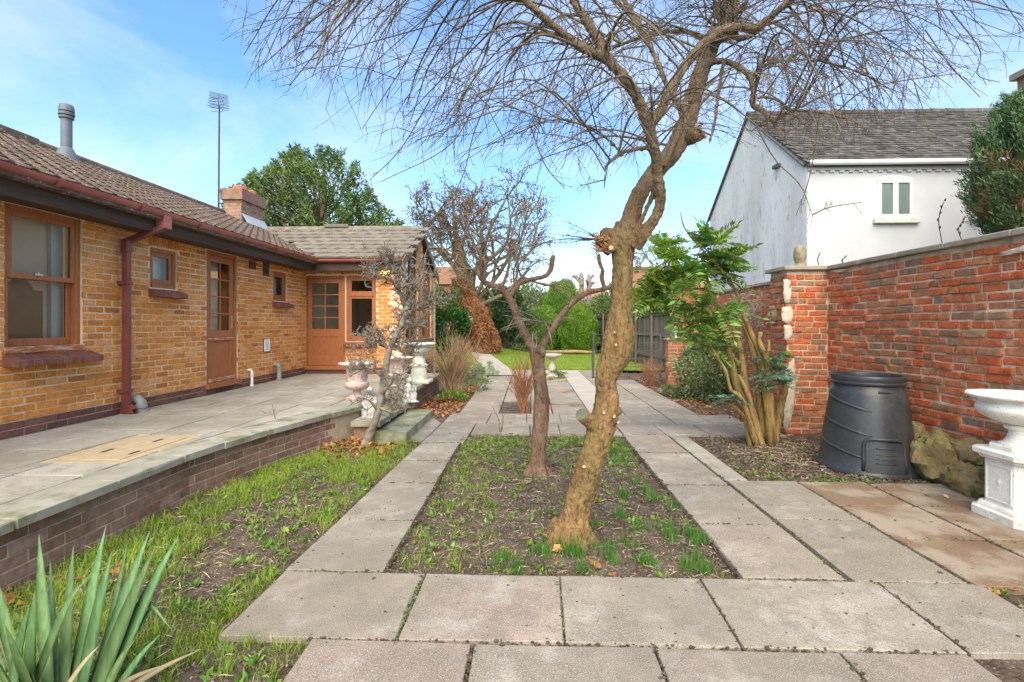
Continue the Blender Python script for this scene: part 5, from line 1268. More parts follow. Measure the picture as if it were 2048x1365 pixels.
MB().lathe([(.095,.45),(.08,.47),(.075,.50),(.10,.53),(.17,.56),(.20,.60),(.205,.64),(.20,.655),(.245,.69),(.30,.70),(.305,.72),(.29,.735),(.24,.73),(.18,.66),(.0,.63)], 40, (sx_, sy_, TZ)).build('bowl', m['palestone'], pv, auto=40)
def remesh(o, v=.012):
    r_ = o.modifiers.new('remesh', 'REMESH'); r_.mode = 'VOXEL'; r_.voxel_size = v; r_.use_smooth_shade = True
    s_ = o.modifiers.new('smooth', 'SMOOTH'); s_.factor = .5; s_.iterations = 3
def statue(c, ry, label, child):
    mb = MB()
    B = lambda p, r: mb.ball(p, r, 14, 10)
    B((0, 0, .10), (.085, .075, .06)); B((0, .015, .17), (.062, .05, .075)); B((0, .012, .235), (.06, .042, .055))      # seat, belly, chest
    B((0, .0, .325), (.040, .045, .050)); B((0, .018, .345), (.044, .040, .042)); B((0, .005, .285), (.022, .022, .03))     # head, hair, neck
    B((0, -.043, .322), (.009, .012, .011))
    for s in (-1, 1):
        mb.tube([(s*.055, .01, .25), (s*.085, -.01, .19), (s*.06, -.065, .15), (s*.03, -.085, .155)], [.022, .021, .018, .015], 8)
        mb.tube([(s*.035, .0, .10), (s*.055, -.085, .125), (s*.05, -.10, .06), (s*.045, -.105, .012)], [.04, .036, .026, .022], 8)
        mb.ball((s*.045, -.13, .012), (.02, .036, .014), 8, 6)
    mb.tube([(-.09, .02, .09), (0, -.06, .06), (.09, .02, .09)], [.03, .05, .03], 8)
    mb.ball((0, .03, .05), (.11, .095, .055), 14, 8, .15); mb.box(-.10, .10, -.15, .11, -.0, .022)
    if child: mb.ball((.03, -.07, .19), (.03, .03, .04), 10, 8); mb.ball((.03, -.085, .235), (.022, .022, .024), 10, 8)
    s = 1.0
    o = mb.build('statue', m['statue'], None, M=Matrix.Translation(c) @ Matrix.Rotation(ry, 4, 'Z') @ Matrix.Scale(s, 4), smooth=True)
    remesh(o, .009); return tag(o, label, 'statue')
s1 = G(737, 836, .238); statue((s1.x+.0, s1.y + .06, .236), rad(15), 'small weathered white seated figure on the step beside the pinkish urn', False)
s2 = G(826, 801, .238); statue((s2.x - .02, s2.y - .12, .236), rad(30), 'small white seated figure in folded robe below the pale pedestal bowl', True)
# ------------------------------------------------------------------ foliage helpers
def rand_dir(n):
    d = NR.normal(size=(n, 3)); return d / np.linalg.norm(d, axis=1, keepdims=True)
def bush(name, label, cat, c, r, mt, n, L, W, seed=0, clumps=26, up=.4, stem=True, group=None, hollow=.55, stemmat='fartwig', low=-.9):
    """leafy shrub: leaf clumps spread through an uneven volume, on a few stems"""
    t = thing(name, label, cat, (c[0], c[1], c[2]), group)
    rr = np.array(r); ctr = np.array(c) + np.array([0, 0, r[2]])
    cd = rand_dir(clumps); cd[:, 2] = np.maximum(cd[:, 2], low); cr = NR.uniform(hollow, 1.0, clumps)[:, None]
    cc = ctr + cd * rr * cr; cs = NR.uniform(.22, .42, clumps)
    k = NR.integers(0, clumps, n); o = rand_dir(n) * (NR.uniform(0, 1, n) ** .4)[:, None]
    P = cc[k] + o * rr * cs[k][:, None]; P[:, 2] = np.maximum(P[:, 2], c[2] + .02)
    D = (P - ctr) / rr + .8 * rand_dir(n) + np.array([0, 0, up])
    npmesh('foliage', leafcards(P, D, NR.uniform(.7, 1.3, n) * L, NR.uniform(.7, 1.3, n) * W), 4, mt, t)
    if stem:
        mb = MB()
        for i in range(0, clumps, 2):
            a = Vector((c[0] + R.uniform(-.1, .1) * r[0], c[1] + R.uniform(-.1, .1) * r[1], c[2] - .03)); b = Vector(cc[i])
            mid = a.lerp(b, .5) + Vector((0, 0, .1 * r[2])); mb.tube(spline([a, mid, b], 6), [max(.006, .02 * r[2]) * (1 - .13 * q) for q in range(6)], 5)
        mb.build('stems', m[stemmat], t)
    return t
def canes(name, label, c, h, spread, n, mt, cat='shrub', r0=.006, forks=3, droop=.0, tipup=True, base=.12):
    t = thing(name, label, cat, c)
    mb = MB()
    for i in range(n):
        an = R.uniform(0, 2*math.pi); q = R.random() ** .6; s = spread * q
        a = Vector((c[0] + R.gauss(0, base*.6), c[1] + R.gauss(0, base*.6), c[2] - .03)); hh = h * R.uniform(.6, 1.0) * (1 - .25*q)
        b = Vector((c[0] + s*math.cos(an), c[1] + s*math.sin(an), c[2] + hh)); mid = a.lerp(b, .5) + Vector((-.12*s*math.cos(an), -.12*s*math.sin(an), .08*hh)) + Vector((R.gauss(0,.02),R.gauss(0,.02),0))
        pts = spline([a, mid, b], 6); mb.tube(pts, [r0*(1-.15*k) for k in range(6)], 4, cap=False)
        for f in range(forks):
            p = pts[R.randrange(2, 5)]; d = (b - a).normalized() + Vector((R.gauss(0,.35), R.gauss(0,.35), R.uniform(0,.4))); l = hh * R.uniform(.15, .42)
            e = p + d.normalized() * l; mb.tube([p, p.lerp(e, .5) + Vector((0,0,.02)), e], [r0*.55, r0*.45, r0*.25], 3, cap=False)
    mb.build('canes', mt, t); return t

# ------------------------------------------------------------------ beds: grass, weeds, bulbs, straw, fallen leaves
def in_left(x, y):
    if y < 2.22: return (x > edge_pt(EDGE, y) + .02) and x < -1.0
    return (x > edge_pt(EDGE, min(y, 6.4)) + .02) and x < -1.44 + .11 * smooth(2.8, 6, y) and y < 6.3 + .2*(x < -1.7)
def in_mid(x, y): return -.82 < x < 1.18 and 2.87 < y < 6.5
def scatter(n, x0, x1, y0, y1, test, dens=None):
    out = []
    while len(out) < n:
        x, y = R.uniform(x0, x1), R.uniform(y0, y1)
        if test(x, y) and (dens is None or R.random() < dens(x, y)): out.append((x, y))
    return out
def soilz(p): return np.array([soil_z(x, y) for x, y in p])
def tufts(name, cents, nb, h, w, spread, lean, mt, label=None, cat=None):
    P, Hh, W, Le = [], [], [], []
    for (x, y) in cents:
        k = R.randint(*nb); s = R.uniform(.5, 1.25); z = soil_z(x, y) - .006
        for _ in range(k):
            P.append((x + R.gauss(0, spread), y + R.gauss(0, spread), z)); Hh.append(R.uniform(*h) * s); W.append(R.uniform(*w)); Le.append(R.uniform(*lean))
    o = npmesh(name, blades(np.array(P), np.array(Hh), np.array(W), np.array(Le)), 4, mt); stuff(o)
    o['label'] = label; o['category'] = cat; return o
gd = lambda x, y: .08 + .92 * smooth(-.10, .25, noise.noise(Vector((x*1.3+4, y*1.1, 0))) + .3*noise.noise(Vector((x*4, y*4, 2))) + .12)
tufts('grass', scatter(1750, -2.85, -1.0, 1.1, 6.5, in_left, gd), (8, 26), (.035, .105), (.0022, .0042), .022, (.2, .95), m['grass'], 'bright green grass tufts growing in the left soil bed', 'grass')
tufts('grass', [(x, y) for x, y in scatter(270, -.82, 1.18, 2.87, 6.5, in_mid, lambda x, y: .95*smooth(.0, -.7, x) + .45*smooth(5.6, 6.5, y) + .12)], (8, 24), (.03, .085), (.0022, .004), .025, (.2, .9), m['grass'], 'bright green grass tufts along the edge of the central bed', 'grass')
# upright bulb leaves in clumps
bulb_c = [G(px, py, -.03) for px, py in ((1070,1105),(1098,1112),(1122,1100),(1150,1112),(1160,1105),(1385,1075),(1390,1085),(1330,1060),(1340,1075),(1210,1105),(1400,1130),(1410,1140),(1375,1135),(1185,1050),(1250,990),(1290,985),(1240,1035),(1285,1060),(1230,905),(1240,890),(1235,925),(1250,915),(1005,1120),(1175,1140),(1040,1140),(1275,965),(1310,1000),(1350,1020),(1260,1090),(1225,1120),(1300,1130))]
bl = []
for p in bulb_c:
    for _ in range(5): bl.append((p.x + R.gauss(0, .03), p.y + R.gauss(0, .03)))
tufts('bulb_shoots', bl, (10, 24), (.05, .115), (.003, .005), .018, (.02, .22), m['bulb'], 'dense upright bulb shoots in the central bed by the trunk', 'bulb shoots')
# broad weed leaves
def weeds(name, cents, mt, L, n=(6, 12), label='low broad leaved weeds in the soil beds'):
    P, D = [], []
    for x, y in cents:
        z = soil_z(x, y)
        for _ in range(R.randint(*n)):
            a = R.uniform(0, 2*math.pi); P.append((x + R.gauss(0,.012), y + R.gauss(0,.012), z + .005)); D.append((math.cos(a), math.sin(a), R.uniform(.3, 1.6)))
    P, D = np.array(P), np.array(D); k = len(P)
    o = stuff(npmesh(name, leafcards(P, D, NR.uniform(.5, 1.2, k)*L, NR.uniform(.5, 1.2, k)*L*.38), 4, mt)); o['label'] = label; o['category'] = 'weeds'
weeds('weeds', scatter(420, -2.85, -1.0, 1.1, 6.5, in_left) + scatter(330, -.82, 1.18, 2.87, 6.5, in_mid, lambda x, y: .15 + .85*smooth(4.4, 6.3, y) + .3*smooth(.2, -.8, x)), m['weed'], .055)
weeds('weeds', scatter(60, 2.05, 3.3, 4.65, 6.5, lambda x, y: True, lambda x, y: smooth(5.1, 4.6, y) + .1) + scatter(50, 2.45, 3.2, 1.6, 2.78, lambda x, y: True), m['weed'], .05, label='low broad leaved weeds in the mulch beside the paving')
# straw, chips, dead leaf scraps
def litter(name, pts, L, W, mt, flat=.25, label=''):
    n = len(pts); P = np.array([(x, y, soil_z(x, y) + R.uniform(.004, .03)) for x, y in pts]); a = NR.uniform(0, 2*np.pi, n)
    D = np.stack([np.cos(a), np.sin(a), NR.normal(0, flat, n)], 1)
    o = stuff(npmesh(name, leafcards(P, D, NR.uniform(.4, 1.4, n)*L, NR.uniform(.5, 1.5, n)*W, roll=np.array([0, 0, 1.0])), 4, mt)); o['label'] = label; o['category'] = 'litter'
mid_pts = scatter(7600, -.82, 1.18, 2.87, 6.5, in_mid); left_pts = scatter(6000, -2.85, -1.0, 1.1, 6.5, in_left)
litter('dry_stalks', mid_pts[:2600] + left_pts[:2000], .075, .0042, m['straw'], .15, 'dry straw stalks lying on the soil beds')
litter('soil_scraps', mid_pts[2600:] + left_pts[2000:], .020, .011, m['chip'], .4, 'small bark and leaf scraps on the soil beds')
right_pts = scatter(5200, 2.02, 3.88, 4.64, 6.5, lambda x, y: True)
litter('bark_mulch', right_pts, .040, .014, m['chip'], .3, 'bark mulch and dry stalks in the right hand bed')
litter('dry_stalks', scatter(700, 2.3, 3.6, 4.7, 6.4, lambda x, y: True, lambda x, y: smooth(1.0, .2, math.hypot(x-3.0, y-5.7))), .16, .006, m['straw'], .12, 'tangle of dry stalks in the mulch beside the compost bin')
litter('dead_leaf_scraps', scatter(420, 2.45, 3.9, 1.2, 2.75, lambda x, y: True) + scatter(300, 3.3, 3.88, 4.1, 4.64, lambda x, y: True), .045, .025, m['chip'], .3, 'dead leaf scraps in the corner bed by the pedestal')
ll = scatter(620, -2.6, -1.5, 5.2, 6.35, in_left, lambda x, y: smooth(.9, .1, math.hypot(x+2.05, y-6.05))) 
litter('leaf_litter', ll, .075, .045, m['deadleaf'], .5, 'brown leaf litter below the bare lichened shrub')
litter('leaf_litter', scatter(1500, -1.93, -1.2, 7.75, 12.5, lambda x, y: x < -1.16) + scatter(900, 2.7, 3.85, 7.3, 14, lambda x, y: True), .075, .045, m['deadleaf'], .5, 'brown leaf litter in the far beds along the paving')
mo = []
for _ in range(900):
    x, y = R.choice([(-.605 + R.gauss(0,.004), R.uniform(2.25, 2.83)), (.156, R.uniform(2.25, 2.83)), (R.uniform(-1.4, 2.4), 2.842), (2.41, R.uniform(2.8, 4.6)), (1.775, R.uniform(2.9, 6.4)), (R.uniform(2.4, 3.6), 2.81), (R.uniform(1.8, 3.6), 4.63)]); mo.append((x, y))
P = np.array([(x + R.gauss(0,.004), y + R.gauss(0,.004), -.008) for x, y in mo for _ in range(7)]); k = len(P)
o = stuff(npmesh('joint_moss', leafcards(P, np.array([0, 0, .6]) + rand_dir(k), NR.uniform(.006, .016, k), NR.uniform(.004, .008, k)), 4, m['evergreen'])); o['label'] = 'dull green moss in the joints of the grey slabs'; o['category'] = 'moss'
# grass at the slab joints and paving crumbs
tufts('joint_grass', [(-1.28+.02*i, 2.845) for i in range(4)] + [(-1.22, 2.84), (-1.12, 2.84), (-.86, 2.2), (-1.0, 2.23), (-.6, 2.8), (.156, 2.5), (.16, 2.62), (-.88, 3.6), (.95, 2.72)], (10, 26), (.03, .07), (.002, .003), .02, (.1, .7), m['grass'], 'thin grass growing from the slab joints', 'grass')
cr = []
for _ in range(420):
    x, y = R.choice([(R.uniform(-1.4, -.85), R.uniform(3, 6)), (R.uniform(1.76, 1.80), R.uniform(2.9, 6)), (R.uniform(1.2, 3.6), R.uniform(2.9, 6.4)), (R.uniform(2.40, 2.43), R.uniform(2.8, 4.6)), (R.uniform(1.2, 3.6), R.choice((2.84, 3.72, 3.41, 4.02, 4.62)) + R.gauss(0, .02)), (R.uniform(-1.4, 2.4), R.uniform(2.2, 2.9))])
    cr.append((x, y))
cm = MB()
for x, y in cr:
    s = abs(R.gauss(0, .0022)) + .0015; cm.ball((x, y, .003), (s*1.4, s, s*.55), 5, 4, .4)
for _ in range(5200):                      # dirt along the slab joints and bed edges
    x, y = R.choice([(R.uniform(-1.4, 2.4), 2.84), (R.uniform(-1.0, 1.9), 2.23), (1.775, R.uniform(2.84, 6.5)), (2.412, R.uniform(2.8, 4.6)), (3.02, R.uniform(2.8, 4.6)), (R.uniform(1.8, 3.6), R.choice((3.41, 3.72, 4.02, 4.63))), (R.uniform(1.2, 1.77), R.choice((3.61, 4.49, 5.6))), (-.84, R.uniform(2.9, 6.4)), (-1.40, R.uniform(2.9, 6)), (R.uniform(-1.4, -.84), R.choice((3.6, 4.46, 5.2, 5.98))), (1.19, R.uniform(2.9, 6.4)), (R.choice((-.605, .156, .937, 1.905)), R.uniform(2.24, 2.84)), (R.choice((-.255, .545, 1.34)), R.uniform(1.63, 2.22)), (R.uniform(-1.2, 3), R.choice((6.52, 7.22)))])
    x += R.gauss(0, .010); y += R.gauss(0, .010); s = abs(R.gauss(0, .003)) + .002; cm.ball((x, y, R.choice((-.012, -.004, .001))), (s*1.5, s*1.2, s*.8), 4, 3, .4)
stuff(tag(cm.build('soil_crumbs', m['soil']), 'dark soil crumbs scattered over the slab joints', 'soil crumbs'))
cl = MB()
for x, y in scatter(1500, -.82, 1.18, 2.87, 6.5, in_mid) + scatter(1300, -2.85, -1.0, 1.1, 6.5, in_left) + scatter(900, 2.02, 3.88, 4.64, 6.5, lambda x, y: True):
    s = abs(R.gauss(0, .007)) + .004; cl.ball((x, y, soil_z(x, y) + s*.2), (s*1.3, s*1.1, s*.8), 6, 4, .5, 2)
o = stuff(tag(cl.build('soil_clods', m['soil'], smooth=True), 'small clods of earth on the soil beds', 'soil'))
# the larger fallen leaves, one by one
leafme = []
for s in range(4):
    rr = random.Random(s); mb = MB(); n = 14; ring = []
    for i in range(n):
        a = 2*math.pi*i/n; r_ = (.55 + .45*abs(math.cos(2.5*a + .3))) * (1 if i else 1.2) * rr.uniform(.85, 1.1)
        ring.append((r_*math.cos(a), r_*.8*math.sin(a), .16*rr.uniform(-1, 1) + .3*abs(math.sin(a))**2))
    mb.add(ring + [(0, 0, .0)], [(i, (i+1) % n, n) for i in range(n)])
    mb.tube([(1.0, 0, .05), (1.7, .1, .1)], [.03, .02], 3)
    me = bpy.data.meshes.new('fallen_leaf'); me.from_pydata(mb.v, [], mb.f); me.materials.append(m['deadleaf']); leafme.append(me)
spots = [(335,1033),(455,962),(470,958),(330,1040),(225,1095),(530,940),(620,897),(610,900),(650,905),(640,893),(15,1200),(40,1205),(30,1190),(240,1125),(150,1155),(10,1180),(700,870),(760,868),(785,880),(230,1140)]
for px, py in spots:
    g_ = G(px, py, -.02); o = bpy.data.objects.new('fallen_leaf', R.choice(leafme)); COL.objects.link(o)
    s = R.uniform(.035, .06); o.location = (g_.x, g_.y, soil_z(g_.x, g_.y) + .012); o.scale = (s, s, s); o.rotation_euler = (R.uniform(-.4,.4), R.uniform(-.4,.4), R.uniform(0, 6.28))
    w_ = 'beside the sword leaved plant' if px < 260 else ('in the litter below the gnarled grey shrub' if py < 910 else 'on the soil beside the terrace brick wall')
    tag(o, 'curled brown fallen leaf ' + w_, 'leaf', 'brown leaves fallen ' + w_)
for px, py in ((1735,925),(1850,945),(1860,938),(1990,1190),(2020,1180),(1225,1145),(1190,1130),(1115,1100)):
    g_ = G(px, py, -.02); o = bpy.data.objects.new('fallen_leaf', R.choice(leafme)); COL.objects.link(o)
    s = R.uniform(.025, .045); o.location = (g_.x, g_.y, soil_z(g_.x, g_.y) + .02); o.scale = (s, s, s); o.rotation_euler = (R.uniform(-.4,.4), R.uniform(-.4,.4), R.uniform(0, 6.28))
    w_ = 'at the foot of the compost bin and boulders' if 1700 < px < 1900 else ('in the corner bed beyond the stained slabs' if px > 1900 else 'in the central bed near the main trunk')
    tag(o, 'curled brown fallen leaf ' + w_, 'leaf', 'brown leaves fallen ' + w_)

# lawn blades
n = 60000
x = NR.uniform(-6, 4.2, n); y = 15.8 + 10 * NR.uniform(0, 1, n) ** 1.6
z = np.array([lawn_z(a, b) for a, b in zip(x, y)]) - .01
keep = (np.array([min((Vector((a, b)) - p).length for p in cp[::3]) for a, b in zip(x[:], y[:])]) > .5) if False else np.ones(n, bool)
px_ = np.array([p.x for p in cp]); py_ = np.array([p.y for p in cp]); cxp = np.interp(y, py_, px_); keep = np.abs(x - cxp) > .48
P = np.stack([x, y, z], 1)[keep]; k = len(P)
o = stuff(npmesh('lawn_grass', blades(P, NR.uniform(.03, .07, k), NR.uniform(.006, .011, k), NR.uniform(.1, .7, k)), 4, m['lawngrass'])); o['label'] = 'short bright green lawn grass beyond the paving'; o['category'] = 'grass'

# ------------------------------------------------------------------ sword leaved plant in the foreground
sw_ = thing('sword_leaf_plant', 'sword leaved green plant with long pointed leaves at the near end of the left bed', 'plant', (-1.98, 1.82, -.04))
def sword(base, tip, w, bend=0.0, kink=None):
    b, t = Vector(base), Vector(tip); pts = [b]; L = (t - b).length; side = (t - b).cross(Vector((0, 1, .2))).normalized()
    n = 12; ctl = [b, b.lerp(t, .35) + Vector((0, 0, .10 * L * bend)) + (b - t).cross(side) * .0, b.lerp(t, .7) + Vector((0, 0, .16 * L * bend)), t]
    if kink: ctl = [b, Vector(kink) + (b - Vector(kink)) * .25, Vector(kink), t]
    C = spline(ctl, n); vs = []
    view = Vector((0, -.8, .5))
    for i, p in enumerate(C):
        d = (C[min(i+1, n-1)] - C[max(i-1, 0)]).normalized(); s = d.cross(view)
        s = (s.normalized() if s.length > .05 else side); nn_ = s.cross(d)
        u = i/(n-1); ww = w * (.62 + .38*min(1, u*3.0)) * (1 - max(0, (u - .45)/.55)**1.5) + .0008
        vs += [p - s*ww/2 + nn_*ww*.16, p - nn_*ww*.05, p + s*ww/2 + nn_*ww*.16, p - nn_*ww*.12]
    fs = []
    for i in range(n-1):
        for k in range(4): fs.append((i*4+k, i*4+(k+1) % 4, (i+1)*4+(k+1) % 4, (i+1)*4+k))
    return MB().add(vs, fs).build('leaf', m['sword'], sw_, smooth=True)
leaves_ = [  # base px, tip px, distance of tip, width, bend
 ((105,1420),(78,1068),1.95,.050,0),((118,1430),(100,1118),2.0,.034,0),((125,1420),(147,1092),1.92,.046,.0),((135,1420),(212,1052),2.0,.048,.1),((150,1420),(225,1100),1.9,.050,.1),
 ((165,1430),(300,1062),2.0,.052,.15),((170,1420),(312,1092),1.88,.058,.15),((180,1420),(358,1072),1.92,.055,.2),((185,1430),(255,1085),2.05,.032,.1),((70,1430),(-40,1075),1.85,.050,.1),
 ((60,1450),(70,1180),1.72,.052,.1),((40,1470),(180,1150),1.68,.040,.5),((20,1480),(60,1210),1.62,.055,.3),((190,1440),(320,1270),1.78,.030,.3),((180,1450),(270,1280),1.66,.03,.3),((30,1440),(-60,1150),1.8,.05,.2),((150,1440),(330,1180),1.9,.03,.1),((90,1470),(10,1250),1.6,.05,.2),((60,1480),(-30,1290),1.55,.045,.2)]
for (b0, t0, Y, w, bd) in leaves_:
    bb_ = PY(b0[0], b0[1], 1.78); bb_.z = -.05; tt_ = PY(t0[0], t0[1], Y)
    sword(bb_, tt_, w, bd)
kb = PY(190, 1430, 1.8); kb.z = -.05; sword(kb, PY(345, 1262, 1.85), .022, 0, kink=PY(290, 1203, 1.88))
for (b0, t0, Y) in (((120,1440),(330,1330),1.75),((90,1450),(200,1290),1.70),((150,1440),(400,1300),1.95),((60,1440),(-20,1220),1.9)):   # withered leaves
    bb_ = PY(b0[0], b0[1], 1.78); bb_.z = -.04; q_ = sword(bb_, PY(t0[0], t0[1], Y), .022, .2); q_.data.materials[0] = m['straw']; q_['label'] = 'withered straw coloured leaf'
for (px, py) in ((60, 1340), (35, 1290)):     # cut ends of older leaves
    e = PY(px, py, 1.7); b_ = Vector((e.x + .02, e.y + .05, -.05)); sword(b_, e, .04, .1)

# ------------------------------------------------------------------ shrubs by the paving
bp = G(905, 792); canes('bare_shrub', 'upright tan bare stemmed shrub beside the wing corner', (bp.x, bp.y, -.03), 1.42, .72, 150, m['cane'], r0=.007, forks=4, base=.10)
bp = G(1043, 822); canes('red_stemmed_shrub', 'reddish bare stemmed shrub in the small square bed in the paving', (bp.x + .02, bp.y + .05, -.03), 1.05, .36, 85, m['redcane'], r0=.006, forks=3, base=.07)
bp = G(1300, 768); canes('bare_twiggy_shrub', 'low purplish bare twiggy shrub in front of the metal hurdle', (bp.x, bp.y, -.03), .75, .55, 70, m['redcane'], r0=.005, forks=4, base=.12)
for i, (px, py, s, mt, lb) in enumerate(((955, 782, .30, 'pale', 'pale green low plant beside the tan bare stemmed shrub'), (968, 752, .36, 'pale', 'pale variegated ground cover plant at the bend of the garden path'), (905, 800, .26, 'weed', 'bright green moss like plant at the foot of the tan shrub'), (1108, 757, .30, 'evergreen', 'low green weeds around the foot of the bird bath'), (1345, 790, .30, 'evergreen', 'small green plant at the paving edge below the evergreen shrub'), (940, 765, .40, 'evergreen', 'loose green plant between tan shrub and garden path'))):
    g_ = G(px, py); bush('low_plant', lb, 'plant', (g_.x, g_.y, -.03), (s, s*1.2, s*(.55 if mt == 'pale' else .35)), m[mt], 900, .055, .022, clumps=14, stem=False)
g_ = G(1420, 800); bush('evergreen_shrub', 'variegated grey green evergreen shrub under the tall pinnate leaved plant', 'shrub', (g_.x + .15, g_.y + .35, -.03), (.62, .85, .62), m['evergreen'], 9000, .07, .026, clumps=40)
g_ = G(1370, 770); bush('evergreen_shrub', 'taller olive green shrub against the low brick wall by the hurdle', 'shrub', (g_.x + .35, g_.y + .6, -.03), (.5, .8, .62), m['evergreen'], 5000, .07, .024, clumps=34)

# pinnate-leaved shrub with ochre stems by the pier
mh = thing('mahonia_shrub', 'tall shrub with leaning ochre stems and pinnate evergreen leaves beside the brick pier', 'shrub', (2.95, 6.2, 0))
MBs = MB(); base = G(1525, 882); tips = []
def TT(px, py, Y): return PY(px, py, Y)
stems = [ # px,py,Y,width px
 [(1520,885,6.15,26),(1480,780,6.2,22),(1455,690,6.25,18),(1432,640,6.3,15),(1395,600,6.3,11),(1370,560,6.3,8)],
 [(1525,885,6.2,26),(1492,780,6.3,22),(1485,700,6.4,18),(1462,650,6.5,15),(1440,620,6.5,11),(1415,560,6.5,8),(1400,510,6.5,6)],
 [(1535,885,6.25,24),(1515,790,6.35,20),(1505,700,6.45,18),(1490,655,6.5,15),(1478,640,6.5,9)],
 [(1540,885,6.15,24),(1530,800,6.2,20),(1525,720,6.25,20),(1500,660,6.3,16),(1487,630,6.3,12),(1470,580,6.3,9),(1430,530,6.3,7),(1410,505,6.25,6),(1372,460,6.2,5),(1365,425,6.2,4)],
 [(1545,880,6.2,26),(1538,790,6.2,22),(1530,720,6.2,17),(1520,685,6.2,14),(1524,665,6.2,12)],
 [(1530,720,6.2,13),(1537,700,6.2,12),(1538,680,6.2,11)],
 [(1548,880,6.25,26),(1560,820,6.3,22),(1568,790,6.3,22),(1568,772,6.3,20)],
 [(1510,880,6.1,20),(1478,800,6.0,14),(1458,780,6.0,11),(1445,740,6.0,9),(1430,700,6.0,8),(1415,675,6.0,6)],
 [(1500,890,6.1,16),(1490,840,6.1,14),(1468,815,6.1,9),(1455,805,6.1,7)],
 [(1470,700,6.25,10),(1450,665,6.25,9),(1420,650,6.2,7)],
 [(1530,890,6.05,18),(1505,830,6.1,18),(1495,790,6.1,16),(1475,750,6.15,9)],
 [(1495,770,6.4,9),(1470,720,6.4,8),(1440,680,6.4,7),(1420,630,6.4,6)]]
for S in stems:
    pw = [(TT(px, py, Y), w*.31*Y/1000) for px, py, Y, w in S]
    if S[0][1] > 870: pw[0] = (Vector((pw[0][0].x, pw[0][0].y, -.06)), pw[0][1]*1.15)
    pw = [(p + Vector((R.gauss(0,.012), R.gauss(0,.02), 0)), r) for p, r in pw]
    limb(MBs, pw, 22, 9, .30, 18)
MBs.build('stems', m['mahstem'], mh, smooth=True)
def fronds(cents, n, L, mt, name, up=.25, out=None):
    """pinnate leaves: rachis with paired pointed leaflets"""
    V = []; rc = MB()
    for c in cents:
        c = Vector(c)
        for i in range(n):
            an = R.uniform(0, 2*math.pi); d = Vector((math.cos(an), math.sin(an), R.uniform(-.45, 1.5) * up * 3)).normalized(); l = L * R.uniform(.55, 1.2)
            pts = [c + d*l*t + Vector((0, 0, -.35*l*t*t)) for t in [k/9 for k in range(10)]]
            rc.tube(pts[::3], [.003]*4, 3, cap=False)
            s = d.cross(Vector((R.gauss(0,.45), R.gauss(0,.45), 1))).normalized(); nr = s.cross(d).normalized()
            P, D, LL = [], [], []
            for k in range(1, 10, 1):
                for sg in (-1, 1):
                    P.append(pts[k]); D.append((s*sg + d*.45 - nr*.15 + Vector((R.gauss(0,.1),)*3))); LL.append(l*.30*math.sin(math.pi*(.18 + .75*k/10)))
            P.append(pts[9]); D.append(d - nr*.3); LL.append(l*.22)
            P, D, LL = np.array(P), np.array(D), np.array(LL)
            V.append(leafcards(P, D, LL*1.15, LL*.40, roll=np.array(nr)))
    npmesh(name, np.concatenate(V), 4, mt, mh); stuff(rc.build('leaf_stalks', m['mahstem'], mh))
rosette = lambda pts: [TT(px, py, Y) for px, py, Y in pts]
fronds(rosette([(1340,560,6.3),(1375,540,6.2),(1400,560,6.3),(1330,600,6.5),(1420,610,6.1),(1445,625,6.0),(1380,620,6.4),(1410,530,6.5),(1350,630,6.7),(1390,650,6.2),(1430,650,6.2),(1310,575,6.6),(1400,690,6.1),(1365,585,6.0),(1440,560,6.4),(1420,700,6.4)]), 9, .40, m['mahleaf'], 'leaves', up=.32)
fronds(rosette([(1425,490,6.3),(1440,520,6.3),(1450,545,6.4)]), 18, .42, m['mahleaf'], 'leaves', up=.35)
fronds(rosette([(1325,495,6.4),(1340,520,6.3),(1300,590,6.6),(1310,560,6.4),(1290,600,6.8)]), 18, .32, m['mahlime'], 'young_leaves', up=.3)
fronds(rosette([(1550,740,6.15),(1560,770,6.1),(1535,755,6.1),(1548,715,6.15),(1458,800,5.95)]), 9, .26, m['blueleaf'], 'lower_leaves', up=.2)
fronds(rosette([(1545,735,6.2),(1555,725,6.2)]), 6, .22, m['mahlime'], 'young_leaves', up=.4)

# ------------------------------------------------------------------ cypress beyond the wall
cy = thing('cypress_tree', 'dense green cypress with brown inner foliage beyond the red wall', 'tree', (6.0, 6.15, 0))
cc_ = PY(2098, 500, 6.3); H0, H1 = 1.2, 4.25
MB().tube([(cc_.x, 6.3, -.2), (cc_.x, 6.3, 3.7)], [.09, .03], 8).build('trunk', m['bark2'], cy)
def cyp(nc, per, mt, lo, hi, nm, rs, size, spread):
    z = NR.uniform(lo, hi, nc); t = (z - 1.6) / (H1 - 1.6)
    prof = .74 * np.clip(1.05 - np.clip(t, 0, 1) ** 5, 0, 1) * (1 - .50*np.clip(-(z-3.1)/1.0, 0, 1))
    an = NR.uniform(0, 2*np.pi, nc); lob = 1 + .18*np.sin(3*an + 1.2*z) + .12*np.sin(7*an - 2.1*z + 1)
    r_ = prof * lob * NR.uniform(*rs, nc)
    C = np.stack([cc_.x + r_*np.cos(an), 6.3 + r_*np.sin(an), z], 1); A = np.stack([np.cos(an)*.6, np.sin(an)*.6, np.full(nc, .8)], 1) + .3*rand_dir(nc)
    k = np.repeat(np.arange(nc), per); u = NR.uniform(0, 1, nc*per)[:, None]
    P = C[k] + A[k]*u*spread + NR.normal(size=(nc*per, 3))*spread*.30*(1.15-u)
    D = A[k] + .6*rand_dir(nc*per)
    npmesh(nm, leafcards(P, D, NR.uniform(.5, 1.4, nc*per)*size, NR.uniform(.6, 1.3, nc*per)*size*.24), 4, mt, cy)
